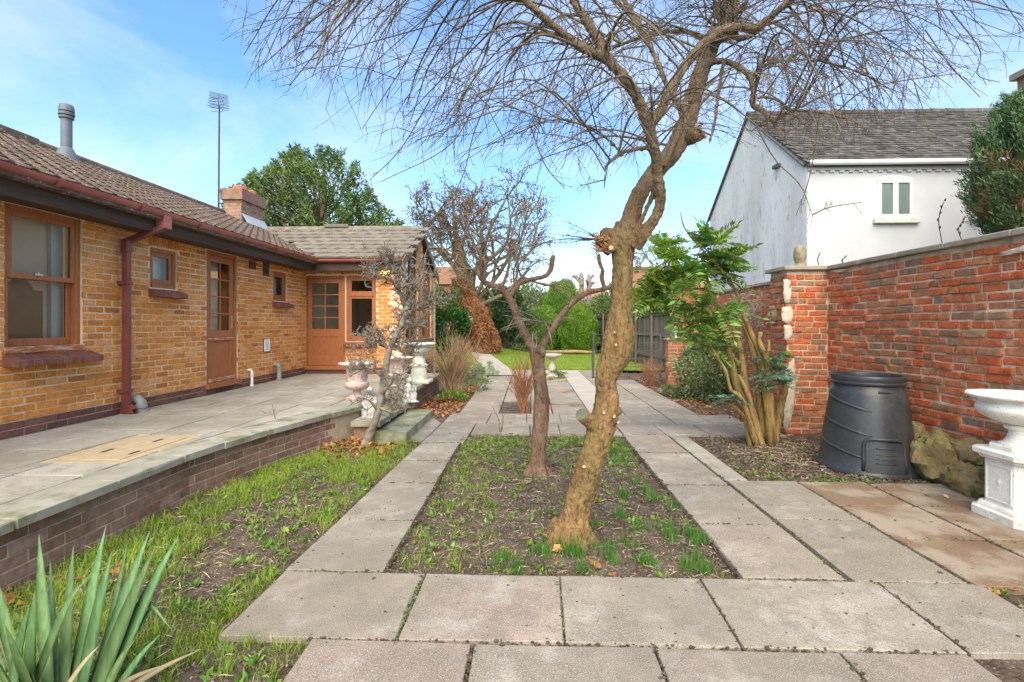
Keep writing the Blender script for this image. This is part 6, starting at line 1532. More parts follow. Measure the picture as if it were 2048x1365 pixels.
cyp(520, 75, m['cypress'], 1.9, H1 - .1, 'foliage', (.72, 1.0), .065, .22); cyp(260, 50, m['cypbrown'], 1.2, 3.4, 'inner_foliage', (.5, .9), .07, .18); cyp(110, 55, m['cypbrown'], 1.4, 3.0, 'brown_foliage', (.88, 1.04), .06, .16)
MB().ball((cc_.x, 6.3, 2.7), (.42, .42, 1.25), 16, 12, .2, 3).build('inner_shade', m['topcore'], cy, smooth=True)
tipP = []
for k in range(9):
    an = R.uniform(0, 6.28); zz = H1 - R.uniform(-.05, .4); n = 350; q = NR.uniform(0, 1, n)
    tipP.append(np.stack([cc_.x - .45*math.cos(an)*(1-.3*q) + NR.normal(0, .06, n)*(1.2-q), 6.3 + .35*math.sin(an) + NR.normal(0, .06, n)*(1.2-q), zz - .35 + q*.42], 1))
tipP = np.concatenate(tipP); npmesh('top_foliage', leafcards(tipP, np.array([0, 0, 1.0]) + .4*rand_dir(len(tipP)), .09, .02), 4, m['cypress'], cy)
# weeds on top of the wall
for i, (px, X, h) in enumerate(((1885, 3.95, .42), (1640, 4.0, .22), (1690, 4.0, .10), (1925, 3.96, .2))):
    b_ = PXp(px, 500, X); mb = MB(); pts = [Vector((X, b_.y, WZ + .05)), Vector((X - .02, b_.y + .02, WZ + .05 + h*.6)), Vector((X - .03, b_.y - .06, WZ + .05 + h))]; C = spline(pts, 7); mb.tube(C, [.004]*6 + [.002], 4)
    for k in range(5): p = C[2 + k % 5]; mb.ball(p + Vector((0, R.choice((-.01, .01)), 0)), (.005, .010, .016), 6, 4)
    tag(mb.build('wall_weed', m['twig'], None), ['tall dry weed stalk with seed heads on the wall capping', 'thin dry weed at the joint of pier and wall', 'tiny weed sprouting from the wall capping', 'short leaning dry weed near the cypress on the wall'][i], 'weed')
# ------------------------------------------------------------------ garden beyond the paving
bb_ = G(1104, 757); bx_, by_ = bb_.x, bb_.y
bath = thing('bird_bath', 'grey stone bird bath on a baluster stem at the edge of the lawn', 'bird bath', (bx_, by_, 0))
MB().lathe([(.16,0),(.16,.05),(.12,.07),(.10,.10),(.075,.13),(.10,.22),(.105,.27),(.08,.36),(.055,.44),(.07,.50),(.09,.52)], 24, (bx_, by_, 0)).build('stem', m['birdbath'], bath, auto=40)
MB().lathe([(.09,.52),(.15,.55),(.24,.58),(.265,.61),(.265,.64),(.24,.645),(.20,.61),(.0,.60)], 28, (bx_, by_, 0)).build('bowl', m['birdbath'], bath, auto=40)
# metal hurdle
hp0, hp1 = G(1187, 757), G(1320, 757); hy = hp0.y
hd = thing('metal_hurdle', 'thin dark metal hurdle fence across the paving edge', 'fence', (hp0.x, hy, 0))
top = PY(1187, 669, hy).z; x0, x1 = hp0.x, hp1.x
for x in (x0, x1): MB().box(x-.022, x+.022, hy-.012, hy+.012, -.1, top+.01).build('post', m['iron'], hd)
for f in (1, .80, .62, .44, .26, .10): MB().tube([(x0, hy, top*f), (x1, hy, top*f)], [.009]*2, 6).build('rail', m['iron'], hd)
for k in range(1, 4): MB().tube([(x0+(x1-x0)*k/4, hy, -.05), (x0+(x1-x0)*k/4, hy, top)], [.006]*2, 5).build('upright', m['iron'], hd)
MB().tube([(x0-.03, hy-.05, -.05), (x0-.04, hy-.04, .6), (x0+.02, hy-.02, 1.0)], [.02, .018, .012], 6).build('gate_stay', m['iron'], hd)
# timber fence
fa, fb = Vector((3.45, 26.0, 0)), Vector((4.25, 15.2, 0)); u = (fb-fa).normalized(); n_ = Vector((u.y, -u.x, 0)); Lf = (fb-fa).length
if n_.x > 0: n_ = -n_
fe = thing('timber_fence', 'weathered grey vertical board fence along the lawn', 'fence', fa)
FF_ = frame(fa, u, n_); k = 0.0
while k < Lf:
    h = 1.88 + R.uniform(-.015, .015); MB().box(k, min(k+.138, Lf), -.02 + R.uniform(-.003, .003), .0, -.1, h).build('board', m['fence'], fe, M=FF_); k += .15
for z in (.35, 1.05, 1.72): MB().box(0, Lf, .001, .05, z, z+.09).build('fence_rail', m['fence'], fe, M=FF_)
k = 0
while k < Lf: MB().box(k, k+.1, .051, .12, -.1, 1.95).build('fence_post', m['fence'], fe, M=FF_); k += 1.83
# low brick return wall with pots
lw = thing('low_brick_wall', 'low red brick wall end beside the metal hurdle carrying two pots', 'wall', (3.5, 11.8, 0))
lwc = MB().box(3.18, 3.9, 11.61, 11.83, -.1, 1.06).build('wall_core', m['rmortar'], lw)
lay(courses(3.17, 3.9, -.06, 1.06, bond='old', L=.235, Hc=.0785, j=.012), frame((0, 11.60, 0), (1,0,0), (0,-1,0)), RB, lwc, 'brick', depth=.02)
lay(courses(-11.84, -11.60, -.06, 1.06, bond='old', L=.235, Hc=.0785, j=.012), frame((3.17, 0, 0), (0,-1,0), (-1,0,0)), RB, lwc, 'brick', depth=.02)
MB().cbox(3.13, 3.95, 11.56, 11.88, 1.062, 1.11, .008).build('capping_stone', m['capstone'], lw)
tag(MB().lathe([(.09,0),(.115,.20),(.13,.20),(.13,.26),(.11,.26),(.10,.2),(.0,.2)], 20, (3.60, 11.72, 1.11)).build('flower_pot', m['terracotta'], None, auto=40), 'orange terracotta pot standing on the low brick wall', 'pot')
tag(MB().lathe([(.06,0),(.07,.02),(.04,.05),(.07,.12),(.08,.18),(.05,.24),(.07,.28),(.05,.28),(.0,.27)], 20, (3.38, 11.72, 1.11)).build('pale_vase', m['palestone'], None, auto=40), 'small pale stone vase standing on the low brick wall', 'vase')
# clipped yew domes
def topiary(c, r, label, n=24000, shape=1.0):
    t = thing('clipped_yew', label, 'topiary', c)
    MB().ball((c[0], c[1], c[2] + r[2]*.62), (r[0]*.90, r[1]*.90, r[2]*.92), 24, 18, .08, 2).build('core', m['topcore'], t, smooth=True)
    d = rand_dir(n); d = d[d[:, 2] > -.72]; n = len(d)
    bump = 1 + .05*np.sin(5*d[:, 0] + 3*d[:, 2]*4) + .04*np.sin(9*d[:, 1] - 6*d[:, 2] + c[0]) 
    P = np.array([c[0], c[1], c[2] + r[2]*.62]) + d * np.array(r) * (bump * NR.uniform(.93, 1.01, n))[:, None]
    P[:, 2] = np.maximum(P[:, 2], c[2] + .05)
    D = d*.5 + np.array([0, 0, .8]) + .45*rand_dir(n)
    npmesh('foliage', leafcards(P, D, NR.uniform(.07, .14, n), NR.uniform(.025, .045, n)), 4, m['topiary'], t)
def at(px, Y): q = PY(px, 650, Y); return q.x
topiary((at(1125, 27.5), 27.5, 0), (1.15, 1.15, 2.36), 'tall rounded clipped yew dome behind the smaller one')
topiary((at(1158, 25.0), 25.0, 0), (.92, .92, 1.55), 'smaller bright green clipped yew cone in front of the timber fence')
topiary((at(1085, 26), 26, 0), (1.0, 1.0, 1.45), 'low clipped yew mound left of the tall dome', 7000)
bush('dark_shrub', 'dark green evergreen shrub between the dead brown trunk foliage and the clipped yews', 'shrub', (at(1015, 25.5), 25.5, .1), (1.5, 1.2, 1.55), m['holly'], 9000, .20, .08, clumps=40, low=-.6)
bush('dark_shrub', 'loose olive shrub with bare twigs behind the dark evergreen shrub', 'shrub', (at(1065, 29), 29, 0), (1.8, 1.2, 1.9), m['evergreen'], 6000, .2, .07, clumps=40)
bush('laurel_bush', 'glossy dark laurel bush beyond the wing corner', 'shrub', (at(885, 19.0), 19.0, .3), (.95, .9, 1.18), m['ivy'], 6500, .15, .07, clumps=44, hollow=.75)
bush('hedge_shrub', 'olive green shrub behind the timber fence beside the main trunk', 'shrub', (at(1235, 29), 29, 0), (1.6, 1.2, 1.75), m['yew'], 5000, .2, .07, clumps=36)
bush('hedge_shrub', 'broad green shrub beyond the fence under the far red roof', 'shrub', (at(1300, 24), 24, 0), (1.6, 1.4, 1.7), m['evergreen'], 5000, .2, .08, clumps=36)
bush('hedge_shrub', 'dark far shrub at the left end of the lawn', 'shrub', (at(820, 30), 30, .3), (2.6, 1.4, 1.5), m['holly'], 5000, .25, .09, clumps=40)
for i, (px, Y, rx, rz, mt) in enumerate(((700, 46, 5, 3.2, 'yew'), (930, 44, 5, 2.2, 'holly'), (1040, 46, 5, 2.4, 'evergreen'), (1180, 44, 5, 2.0, 'holly'), (1330, 46, 6, 2.6, 'yew'), (1500, 48, 7, 3.0, 'holly'), (480, 50, 7, 3.4, 'holly'))):
    bush('far_tree', ['broad far green tree far behind the wing roof', 'far dark tree behind the dead brown foliage', 'far olive tree behind the clipped yews', 'far dark tree behind the yew cone', 'far green tree behind the timber fence', 'far dark tree behind the white cottage', 'far dark tree behind the bungalow roof'][i], 'tree', (at(px, Y), Y, 0), (rx, 2, rz), m[mt], 4500, .42, .16, clumps=46)
# low logs and edging at the back of the lawn
tag(MB().tube([(at(1085, 24), 23.9, .12), (at(1150, 24), 24.1, .14), (at(1190, 24), 23.9, .10)], [.07, .08, .06], 10, rough=.1).build('edging_log', m['cane'], None, smooth=True), 'pale log edging lying in front of the clipped yews', 'log')
# far brick houses
def far_house(name, label, x0, x1, y0, y1, ze, zr, axis='x', win=()):
    t = thing(name, label, 'house', ((x0+x1)/2, y0, 0))
    MB().box(x0, x1, y0, y1, -.15, ze).build('wall', m['farbrick'], t)
    ym = (y0+y1)/2; o = .25
    if axis == 'x': MB().add([(x0-o,y0-o,ze-.1),(x1+o,y0-o,ze-.1),(x1+o,ym,zr),(x0-o,ym,zr),(x0-o,y1+o,ze-.1),(x1+o,y1+o,ze-.1)], [(0,1,2,3),(3,2,5,4),(0,3,4),(1,5,2)]).build('roof', m['fartile'], t)
    else:
        xm = (x0+x1)/2; MB().add([(x0-o,y0-o,ze-.1),(x0-o,y1+o,ze-.1),(xm,y1+o,zr),(xm,y0-o,zr),(x1+o,y0-o,ze-.1),(x1+o,y1+o,ze-.1)], [(0,3,2,1),(3,4,5,2),(0,4,3),(1,2,5)]).build('roof', m['fartile'], t)
    for (a, b, c, d) in win:
        w = MB().box(a, b, y0-.06, y0-.005, c, d).build('window', m['white'], t); MB().box(a+.1, (a+b)/2-.05, y0-.075, y0-.065, c+.1, d-.1).box((a+b)/2+.05, b-.1, y0-.075, y0-.065, c+.1, d-.1).build('pane', m['darkglass'], w)
xa = at(868, 38)
far_house('brick_house', 'far red brick house with white window behind the dead brown foliage', xa - 6, at(925, 38), 38, 44, 4.6, 6.2, 'x', [(at(897, 38), at(910, 38), 1.9, 3.6), (xa - 3, xa - 1.8, 1.9, 3.6)])
far_house('brick_house', 'far red brick house with sloping tiled roof beyond the timber fence', at(1262, 34), at(1420, 34), 34, 40, 4.0, 5.7, 'x', [(at(1290, 34), at(1305, 34), 2.0, 3.3)])
far_house('brick_house', 'far small brick house with white windows between yew and main trunk', at(1165, 52), at(1215, 52), 52, 57, 3.9, 5.4, 'x', [(at(1172, 52), at(1185, 52), 2.2, 3.6), (at(1190, 52), at(1200, 52), 2.2, 3.6)])
# ------------------------------------------------------------------ main pruned tree
def TP(px, py, Y): return PY(px, py, Y)
mt_ = thing('pruned_tree', 'large leaning bare tree with ochre trunk and arching twiggy crown in the central bed', 'tree', (.28, 3.4, -.05))
tr = MB()
trace = [(1092,1186,1090),(1104,1180,1066),(1118,1181,1040),(1130,1187,1003),(1147,1202,950),(1163,1217,895),(1176,1236,848),(1187,1241,803),(1187,1236,760),(1191,1255,727),(1198,1270,700),(1203,1272,673),(1212,1269,640),(1218,1268,597),(1221,1268,543),(1220,1271,505),(1214,1277,480),(1226,1288,455)]
Y0 = 3.40
limb(tr, [(TP((l+r)/2, y, Y0 + (.02 if y > 1000 else 0)), (r-l)/2*Y0/1000*(.93 if y > 850 else .86)) for l, r, y in trace], 70, 22, .11, 9)
LIMBS = {}
def L_(name, pts, n=26, seg=12, rough=.08): LIMBS[name] = limb(tr, [(TP(px, py, Y), w*.44*Y/1000) for px, py, Y, w in pts], n, seg, rough, 9)
L_('A', [(1252,480,3.4,44),(1260,440,3.42,40),(1276,396,3.45,38),(1303,352,3.5,36),(1341,311,3.55,42),(1366,264,3.6,44),(1381,220,3.62,37),(1396,165,3.62,37),(1410,121,3.62,36),(1425,80,3.6,40),(1450,50,3.6,30),(1470,0,3.6,16),(1480,-60,3.6,12)], 34, 14, .1)
L_('B', [(1268,492,3.36,38),(1286,469,3.32,30),(1312,432,3.28,24),(1321,396,3.25,23),(1315,348,3.2,25),(1311,311,3.16,25),(1297,256,3.1,26),(1282,212,3.06,25),(1256,165,3.0,25),(1220,125,2.95,24),(1205,112,2.93,22)], 30)
L_('B0', [(1264,478,3.34,18),(1283,440,3.33,10),(1299,405,3.29,10),(1311,372,3.25,14),(1316,345,3.22,12)], 12)
L_('A2', [(1325,335,3.42,14),(1340,305,3.44,13),(1355,270,3.5,13),(1364,230,3.56,12),(1378,180,3.6,12)], 12)
L_('B1', [(1214,120,2.94,20),(1190,108,2.92,19),(1157,92,2.9,18),(1110,55,2.86,17),(1048,0,2.8,15),(960,-80,2.72,12),(860,-130,2.65,9)], 24)
L_('B2', [(1214,120,2.94,22),(1198,84,2.96,21),(1176,48,2.96,20),(1147,0,2.95,18),(1100,-100,2.9,14),(1030,-190,2.9,9)], 22)
L_('C', [(1300,262,3.12,18),(1308,245,3.14,20),(1330,201,3.18,20),(1352,161,3.2,20),(1381,117,3.22,20),(1414,84,3.24,21),(1440,62,3.28,20),(1476,55,3.32,18),(1508,58,3.36,19),(1531,40,3.36,12),(1579,0,3.36,10),(1650,-60,3.36,8)], 30)
L_('D', [(1362,228,3.58,12),(1359,216,3.6,12),(1330,161,3.68,11),(1304,99,3.75,11),(1278,48,3.82,10),(1253,7,3.88,9),(1210,-70,3.95,7)], 20)
L_('E', [(1410,130,3.6,20),(1428,124,3.56,14),(1450,123,3.5,13),(1480,136,3.46,13),(1502,158,3.42,13),(1508,187,3.4,13),(1505,209,3.38,13),(1527,223,3.36,12),(1549,244,3.34,10),(1560,236,3.34,6),(1620,205,3.34,5),(1720,150,3.3,4)], 26, 10)
L_('E2', [(1507,200,3.39,8),(1530,194,3.36,7),(1560,205,3.34,7),(1580,220,3.32,7),(1640,225,3.3,6),(1700,240,3.28,5),(1718,250,3.28,3)], 16, 7)
L_('E3', [(1506,158,3.4,8),(1530,132,3.4,7),(1570,122,3.38,6),(1640,122,3.36,6),(1730,150,3.34,5),(1780,180,3.34,3)], 18, 7)
L_('F', [(1446,128,3.5,9),(1443,150,3.5,8),(1436,194,3.5,8),(1429,249,3.5,7),(1418,288,3.5,5)], 10, 7)
L_('G', [(1300,296,3.14,12),(1264,300,3.1,10),(1242,308,3.06,9),(1222,320,3.04,7),(1212,336,3.04,5),(1208,376,3.04,3)], 14, 7)
L_('G2', [(1244,308,3.06,7),(1212,275,3.0,6),(1183,256,2.96,6),(1146,245,2.9,6),(1121,238,2.86,5),(1073,249,2.8,5),(1029,271,2.76,4),(1000,293,2.74,3)], 18, 7)
L_('H', [(1420,85,3.6,20),(1460,75,3.55,16),(1500,72,3.5,14),(1560,20,3.45,11),(1640,-60,3.4,9),(1760,-120,3.35,7)], 18, 8)
L_('K', [(1425,85,3.6,14),(1380,66,3.7,11),(1320,66,3.8,9),(1240,90,3.9,8),(1180,120,4.0,6)], 16, 7)
# burls, stubs
for px, py, w in ((1222,838,34),(1190,848,30),(1205,815,30),(1234,822,22),(1246,672,46),(1232,720,30),(1240,690,44),(1214,470,34),(1258,452,36),(1385,270,30),(1430,70,34),(1470,56,26),(1505,60,18)):
    q = TP(px, py, Y0 - .02 if py > 300 else 3.5); tr.ball(q, w*.43*q.y/1000, 14, 10, .25, 2)
limb(tr, [(TP(1200,862,3.38), .05), (TP(1182,846,3.36), .046), (TP(1166,832,3.33), .047)], 8, 12, .08)
limb(tr, [(TP(1225,500,3.38), .055), (TP(1208,484,3.36), .05), (TP(1200,476,3.35), .045)], 6, 12, .15)
limb(tr, [(TP(1372,272,3.58), .07), (TP(1390,270,3.56), .055), (TP(1402,264,3.55), .04)], 6, 12, .2)
# root flare
for an in (-2.6, -1.9, -1.1, -.3, .5, 1.6, 2.6):
    b = TP(1140, 1082, Y0); limb(tr, [(b + Vector((math.cos(an)*.08, math.sin(an)*.07, .10)), .06), (b + Vector((math.cos(an)*.14, math.sin(an)*.13, .02)), .045), (b + Vector((math.cos(an)*.22, math.sin(an)*.2, -.06)), .03)], 6, 8, .1)
trunk = tr.build('trunk', m['bark'], mt_, smooth=True)
rm_ = trunk.modifiers.new('remesh', 'REMESH'); rm_.mode = 'VOXEL'; rm_.voxel_size = .0065; rm_.use_smooth_shade = True
sm_ = trunk.modifiers.new('smooth', 'SMOOTH'); sm_.factor = .5; sm_.iterations = 2
dtex = bpy.data.textures.new('bark_relief', 'CLOUDS'); dtex.noise_scale = .028; dtex.noise_depth = 3
dm = trunk.modifiers.new('relief', 'DISPLACE'); dm.texture = dtex; dm.strength = .020; dm.mid_level = .5; dm.texture_coords = 'LOCAL'
def disc(c, d, r, mt, name, parent, th=.012):
    c, d = Vector(c), Vector(d).normalized(); MB().tube([c - d*th, c, c + d*.002], [r*1.02, r, r*.8], 12).build(name, mt, parent, smooth=False)
disc(TP(1163,829,3.325), TP(1160,826,3.28) - TP(1172,838,3.34), .044, m['algae'], 'cut_end', mt_)
for px, py, r, Y in ((1208,826,.011,3.30),(1228,834,.011,3.29),(1236,846,.008,3.29),(1168,934,.012,3.31),(1232,690,.010,3.29),(1222,496,.020,3.29),(1229,665,.008,3.29)): disc(TP(px, py, Y), (R.uniform(-.4, .4), -1, R.uniform(-.2, .5)), r*.78, m['cutwood'], 'pruning_cut', mt_, .05)
sp_ = MB()
for k in range(70):
    b = TP(1208 + R.gauss(0, 9), 486 + R.gauss(0, 9), 3.33 + R.gauss(0, .02)); d = Vector((-.8 + R.gauss(0,.4), R.gauss(0,.4), .55 + R.gauss(0,.5))).normalized(); sp_.tube([b, b + d*R.uniform(.025, .075)], [R.uniform(.005, .011), .001], 5)
sp_.build('splintered_stub', m['splinter'], mt_); sp_ = MB()
for k in range(34):
    b = TP(1396 + R.gauss(0, 6), 264 + R.gauss(0, 8), 3.54 + R.gauss(0, .02)); d = Vector((.9 + R.gauss(0,.3), R.gauss(0,.4), R.gauss(0,.5))).normalized(); sp_.tube([b, b + d*R.uniform(.02, .06)], [R.uniform(.006, .012), .001], 5)
sp_.build('splintered_stub', m['splinter'], mt_)
# arching shoots
orig = [(p, r) for k, v in LIMBS.items() for p, r in v if p.z > 2.0 and not (k in ('A', 'B') and p.z < 2.5)]
def lower(px):
    return np.interp(px, [440,520,620,700,780,860,940,1010,1060,1120,1200,1260,1330,1400,1480,1560,1640,1700,1780,1860,1950,2048], [70,165,205,255,300,320,345,300,330,345,330,330,300,290,280,300,290,265,235,215,170,110])
sec, ter, bud_p, bud_d = MB(), MB(), [], []
def shoot(mb, p, d, L, r0, droop, n=5, sides=3):
    pts = [p.copy()]; d = d.normalized(); st = L/(n-1)
    for i in range(n-1):
        d = (d + Vector((R.gauss(0,.13), R.gauss(0,.13), R.gauss(0,.11) - droop/(n-1)))).normalized(); pts.append(pts[-1] + d*st)
    mb.tube(pts, [r0*(1 - .62*i/(n-1)) for i in range(n)], sides, cap=False); return pts
def inside(p):
    d = p - Vector((0, 0, CAM_H)); fw = d.dot(_f)
    if fw < .5: return True
    px = 1024 + FPX*d.dot(_r)/fw; py = HORIZON - FPX*d.z/fw
    return py < lower(px) + 14 and px > 425
def twigs_along(pts, k, Lr, r0, t0=.2, depth=0):
    n = len(pts)
    for _ in range(k):
        u = R.uniform(t0, 1)*(n-1); i = min(int(u), n-2); p = pts[i].lerp(pts[i+1], u-i); d = (pts[i+1]-pts[i]).normalized()
        s = d.cross(Vector((R.gauss(0,1), R.gauss(0,1), R.gauss(0,1)))).normalized(); a = rad(R.uniform(22, 62))
        L = R.uniform(*Lr); dd = d*math.cos(a) + s*math.sin(a)
        if not inside(p + dd*L*.9 - Vector((0, 0, .12*L))): L *= .35
        q = shoot(ter, p, dd, L, r0, R.uniform(.0, .75), 5 if depth == 0 else 4)
        for w in q[1:]:
            if R.random() < .45: bud_p.append(w); bud_d.append((d + s).normalized())
        if depth == 0: twigs_along(q, R.randint(0, 2), (L*.3, L*.7), r0*.7, .3, 1)
nsec = 0; tries = 0
while nsec < 230 and tries < 3000:
    tries += 1
    px = R.uniform(430, 2080); lb = float(lower(px)); py = lb - abs(R.gauss(0, 1))*150 - 4
    if px > 1700 and R.random() < .35: continue
    if py < -260: continue
    e = TP(px, py, min(max(R.gauss(3.25, .65), 2.0), 4.8))
    best, bs = None, 1e9
    for _ in range(14):
        p, r = R.choice(orig); L = (e - p).length
        sc_ = L + (1.2 if p.z < e.z - .15 else 0) + (9 if L < .45 else 0)
        if sc_ < bs: best, bs = (p, r), sc_
    p, r = best; L = (e - p).length
    if L > 2.9 or L < .4: continue
    arch = L*R.uniform(.10, .34); c1 = p.lerp(e, .33) + Vector((R.gauss(0,.05)*L, R.gauss(0,.05)*L, arch)); c2 = p.lerp(e, .72) + Vector((R.gauss(0,.04)*L, R.gauss(0,.04)*L, arch*.75))
    C = spline([p, c1, c2, e], 13); r0 = min(r*.7, R.choice((.0042, .005, .006, .0075, .010))*(.7 + .25*L))
    sec.tube(C, [r0*(1 - .72*i/12) for i in range(13)], 6, cap=False); nsec += 1
    twigs_along(C, int(3 + 3.4*L), (.20, .72), .0023)
# vertical water shoots from the knuckle
for k in range(46):
    p = TP(1440 + R.gauss(0, 26), 52 + R.gauss(0, 14), 3.52 + R.gauss(0, .05)); d = Vector((R.gauss(0,.8), R.gauss(0,.6), 1.0)); q = shoot(sec, p, d, R.uniform(.2, .9), R.uniform(.004, .011), R.uniform(0, .6), 7, 5); twigs_along(q, 5, (.12, .4), .0022)
for k in ('E', 'E2', 'E3', 'G2', 'D', 'K', 'H', 'B1', 'B2', 'C'): twigs_along([p for p, r in LIMBS[k]][2:], 16, (.15, .55), .0026)
# a few long hanging shoots
for pts in ([(1505,240,3.36),(1550,320,3.3),(1600,370,3.28),(1625,432,3.26)], [(1625,430,3.26),(1660,415,3.24),(1724,405,3.2)], [(1640,225,3.3),(1620,350,3.3),(1592,432,3.3)], [(1209,360,3.04),(1160,372,3.0)], [(1060,250,2.8),(1090,330,2.8),(1130,378,2.8)], [(960,180,2.9),(900,290,2.9),(760,365,2.9)], [(860,200,2.9),(800,300,2.9),(740,360,2.9)], [(1900,20,3.2),(1960,100,3.2),(1955,150,3.2),(2000,165,3.2)], [(1000,150,3.0),(950,260,3.0),(930,340,3.0),(905,395,3.0)], [(1850,60,3.3),(1900,130,3.3),(1960,195,3.3)]):
    C = spline([TP(*p) for p in pts], 12); sec.tube(C, [.0045 - .00022*i for i in range(12)], 5, cap=False); twigs_along(C, 5, (.08, .3), .002)
# small stray twigs on the splintered stump
for k in range(9): q = shoot(ter, TP(1200, 478, 3.33), Vector((-1, R.gauss(0,.4), R.uniform(.0, .5))), R.uniform(.15, .42), .0035, .1, 5); twigs_along(q, 3, (.05, .15), .002)
sec.build('branches', m['limbbark'], mt_, smooth=True); stuff(ter.build('twigs', m['twig'], mt_))
bp_, bd_ = np.array([tuple(p) for p in bud_p]), np.array([tuple(d) for d in bud_d]); k = len(bp_)
stuff(npmesh('buds', leafcards(bp_, bd_ + .7*rand_dir(k), NR.uniform(.008, .016, k), NR.uniform(.004, .007, k)), 4, m['bud'], mt_))

# ------------------------------------------------------------------ second, forked tree
t2 = thing('forked_tree', 'smaller dark barked tree forking into two knobbly limbs in the central bed', 'tree', (.07, 4.9, -.05))
Y2 = 4.9; tb = MB(); L2 = {}
def M2(k, pts, n=20, seg=14, rough=.12): L2[k] = limb(tb, [(TP(px, py, Y2 + dy), w*.44*Y2/1000) for px, py, dy, w in pts], n, seg, rough, 12)
M2('T', [(1074,955,0,64),(1075,935,0,44),(1077,900,0,36),(1081,850,0,36),(1083,800,0,35),(1080,760,0,30),(1077,735,0,29),(1074,712,0,32),(1072,698,0,30)], 36, 16)
M2('L', [(1073,708,0,22),(1062,690,0,22),(1052,672,-.02,21),(1038,644,-.04,19),(1030,619,-.06,18),(1016,594,-.08,16),(999,577,-.1,14),(971,566,-.15,12),(958,548,-.2,11),(955,530,-.2,6),(950,500,-.25,4)], 30, 12)
M2('LR', [(1018,596,-.08,12),(1026,586,-.05,12),(1041,566,0,11),(1066,559,.05,11),(1092,552,.1,11),(1102,538,.12,12),(1104,522,.12,13),(1108,511,.12,9)], 20, 10, .2)
M2('LU', [(1000,577,-.1,10),(1010,560,-.1,9),(1018,530,-.1,7),(1020,490,-.1,6),(1030,440,-.1,4),(1040,400,-.1,3)], 18, 8)
M2('LU2', [(1030,575,-.0,8),(1033,555,.05,7),(1036,520,.1,5),(1050,470,.15,4),(1075,430,.2,2)], 14, 7)
M2('LU3', [(960,552,-.2,8),(966,535,-.25,8),(962,515,-.3,6),(945,480,-.3,4),(925,440,-.3,3)], 12, 7)
M2('RR', [(1076,706,0,20),(1086,690,0,18),(1099,669,.03,17),(1116,641,.06,15),(1133,619,.1,14),(1152,600,.14,14),(1175,586,.18,13),(1216,576,.22,12),(1245,560,.3,9)], 26, 12)
M2('RU', [(1208,576,.22,11),(1203,556,.22,12),(1205,540,.22,9),(1198,522,.22,10),(1198,508,.22,7)], 12, 9, .25)
M2('RS', [(1108,655,.04,9),(1098,648,.0,7),(1080,644,-.1,6),(1055,640,-.15,4)], 12, 7)
M2('RS2', [(1092,662,.0,6),(1085,664,-.1,5),(1075,662,-.15,4),(1065,668,-.2,3)], 10, 6)
for an in (-2.8, -1.9, -1.0, 0, 1.0, 2.2):
    b = TP(1075, 950, Y2); limb(tb, [(b + Vector((math.cos(an)*.06, math.sin(an)*.06, .07)), .045), (b + Vector((math.cos(an)*.13, math.sin(an)*.12, .0)), .035), (b + Vector((math.cos(an)*.20, math.sin(an)*.18, -.06)), .02)], 6, 8, .1)
for px, py, w in ((1072,758,10),(1084,706,18),(1074,700,18),(1136,607,8)): q = TP(px, py, Y2-.04); tb.ball(q, w/2*Y2/1000, 10, 8, .2)
o = tb.build('trunk', m['bark2'], t2, smooth=True); remesh(o, .009)
dm = o.modifiers.new('relief', 'DISPLACE'); dm.texture = dtex; dm.strength = .012; dm.mid_level = .5; dm.texture_coords = 'LOCAL'
tw = MB(); ter_keep = ter; ter = MB(); bud_keep = (bud_p, bud_d); bud_p, bud_d = [], []
inside = lambda p: True
for k, c, Lr in (('L', 20, (.12, .45)), ('LR', 8, (.06, .22)), ('LU', 34, (.15, .5)), ('LU2', 26, (.15, .45)), ('LU3', 26, (.15, .45)), ('RU', 8, (.05, .2)), ('RS', 18, (.12, .4)), ('RS2', 8, (.06, .2)), ('RR', 6, (.06, .25))): twigs_along([p for p, r in L2[k]][3:], c, Lr, .0045)
stuff(ter.build('twigs', m['grey'], t2))

# ------------------------------------------------------------------ gnarled grey shrub at the terrace
t3 = thing('gnarled_shrub', 'gnarled bare grey lichened shrub leaning in front of the terrace steps', 'tree', (-1.95, 6.0, -.05))
Y3 = 5.9; g3 = MB(); L3 = {}
def M3(k, pts, n=16, seg=8, rough=.18): L3[k] = limb(g3, [(TP(px, py, Y3 + dy), w*.43*Y3/1000) for px, py, dy, w in pts], n, seg, rough, 14)
M3('T', [(728,896,.05,24),(740,868,.05,20),(753,835,.0,17),(762,800,0,16),(768,760,0,15),(775,715,0,15),(785,685,0,14),(800,655,0,14),(812,625,0,14),(815,605,0,14)], 34, 12)
M3('a', [(812,612,0,11),(803,595,-.05,10),(795,575,-.1,9),(780,560,-.15,8),(755,552,-.2,6),(725,545,-.25,5)], 14)
M3('b', [(815,608,0,10),(825,590,.05,9),(835,570,.1,8),(845,550,.1,6),(850,520,.1,4)], 14)
M3('c', [(768,760,0,9),(755,745,-.1,6),(735,735,-.15,6),(715,738,-.2,5),(700,728,-.25,4)], 14)
M3('d', [(762,790,0,9),(775,775,-.1,8),(790,755,-.15,7),(810,745,-.2,5),(825,735,-.2,4)], 14)
M3('e', [(757,815,0,8),(770,820,-.1,6),(785,825,-.15,6),(800,820,-.2,4),(808,810,-.2,3)], 12)
M3('f', [(780,700,0,8),(765,688,-.05,7),(750,682,-.1,6),(735,678,-.15,5)], 12)
M3('g', [(785,690,0,7),(800,700,.1,6),(815,710,.15,5),(828,700,.2,4)], 12)
M3('h', [(800,575,-.05,8),(790,545,-.05,7),(780,525,-.1,5),(765,505,-.1,4)], 12)
M3('i', [(812,615,0,8),(835,620,.1,6),(860,610,.15,5),(875,590,.2,4)], 12)
M3('j', [(808,640,0,8),(830,650,.05,6),(850,655,.1,4)], 10)
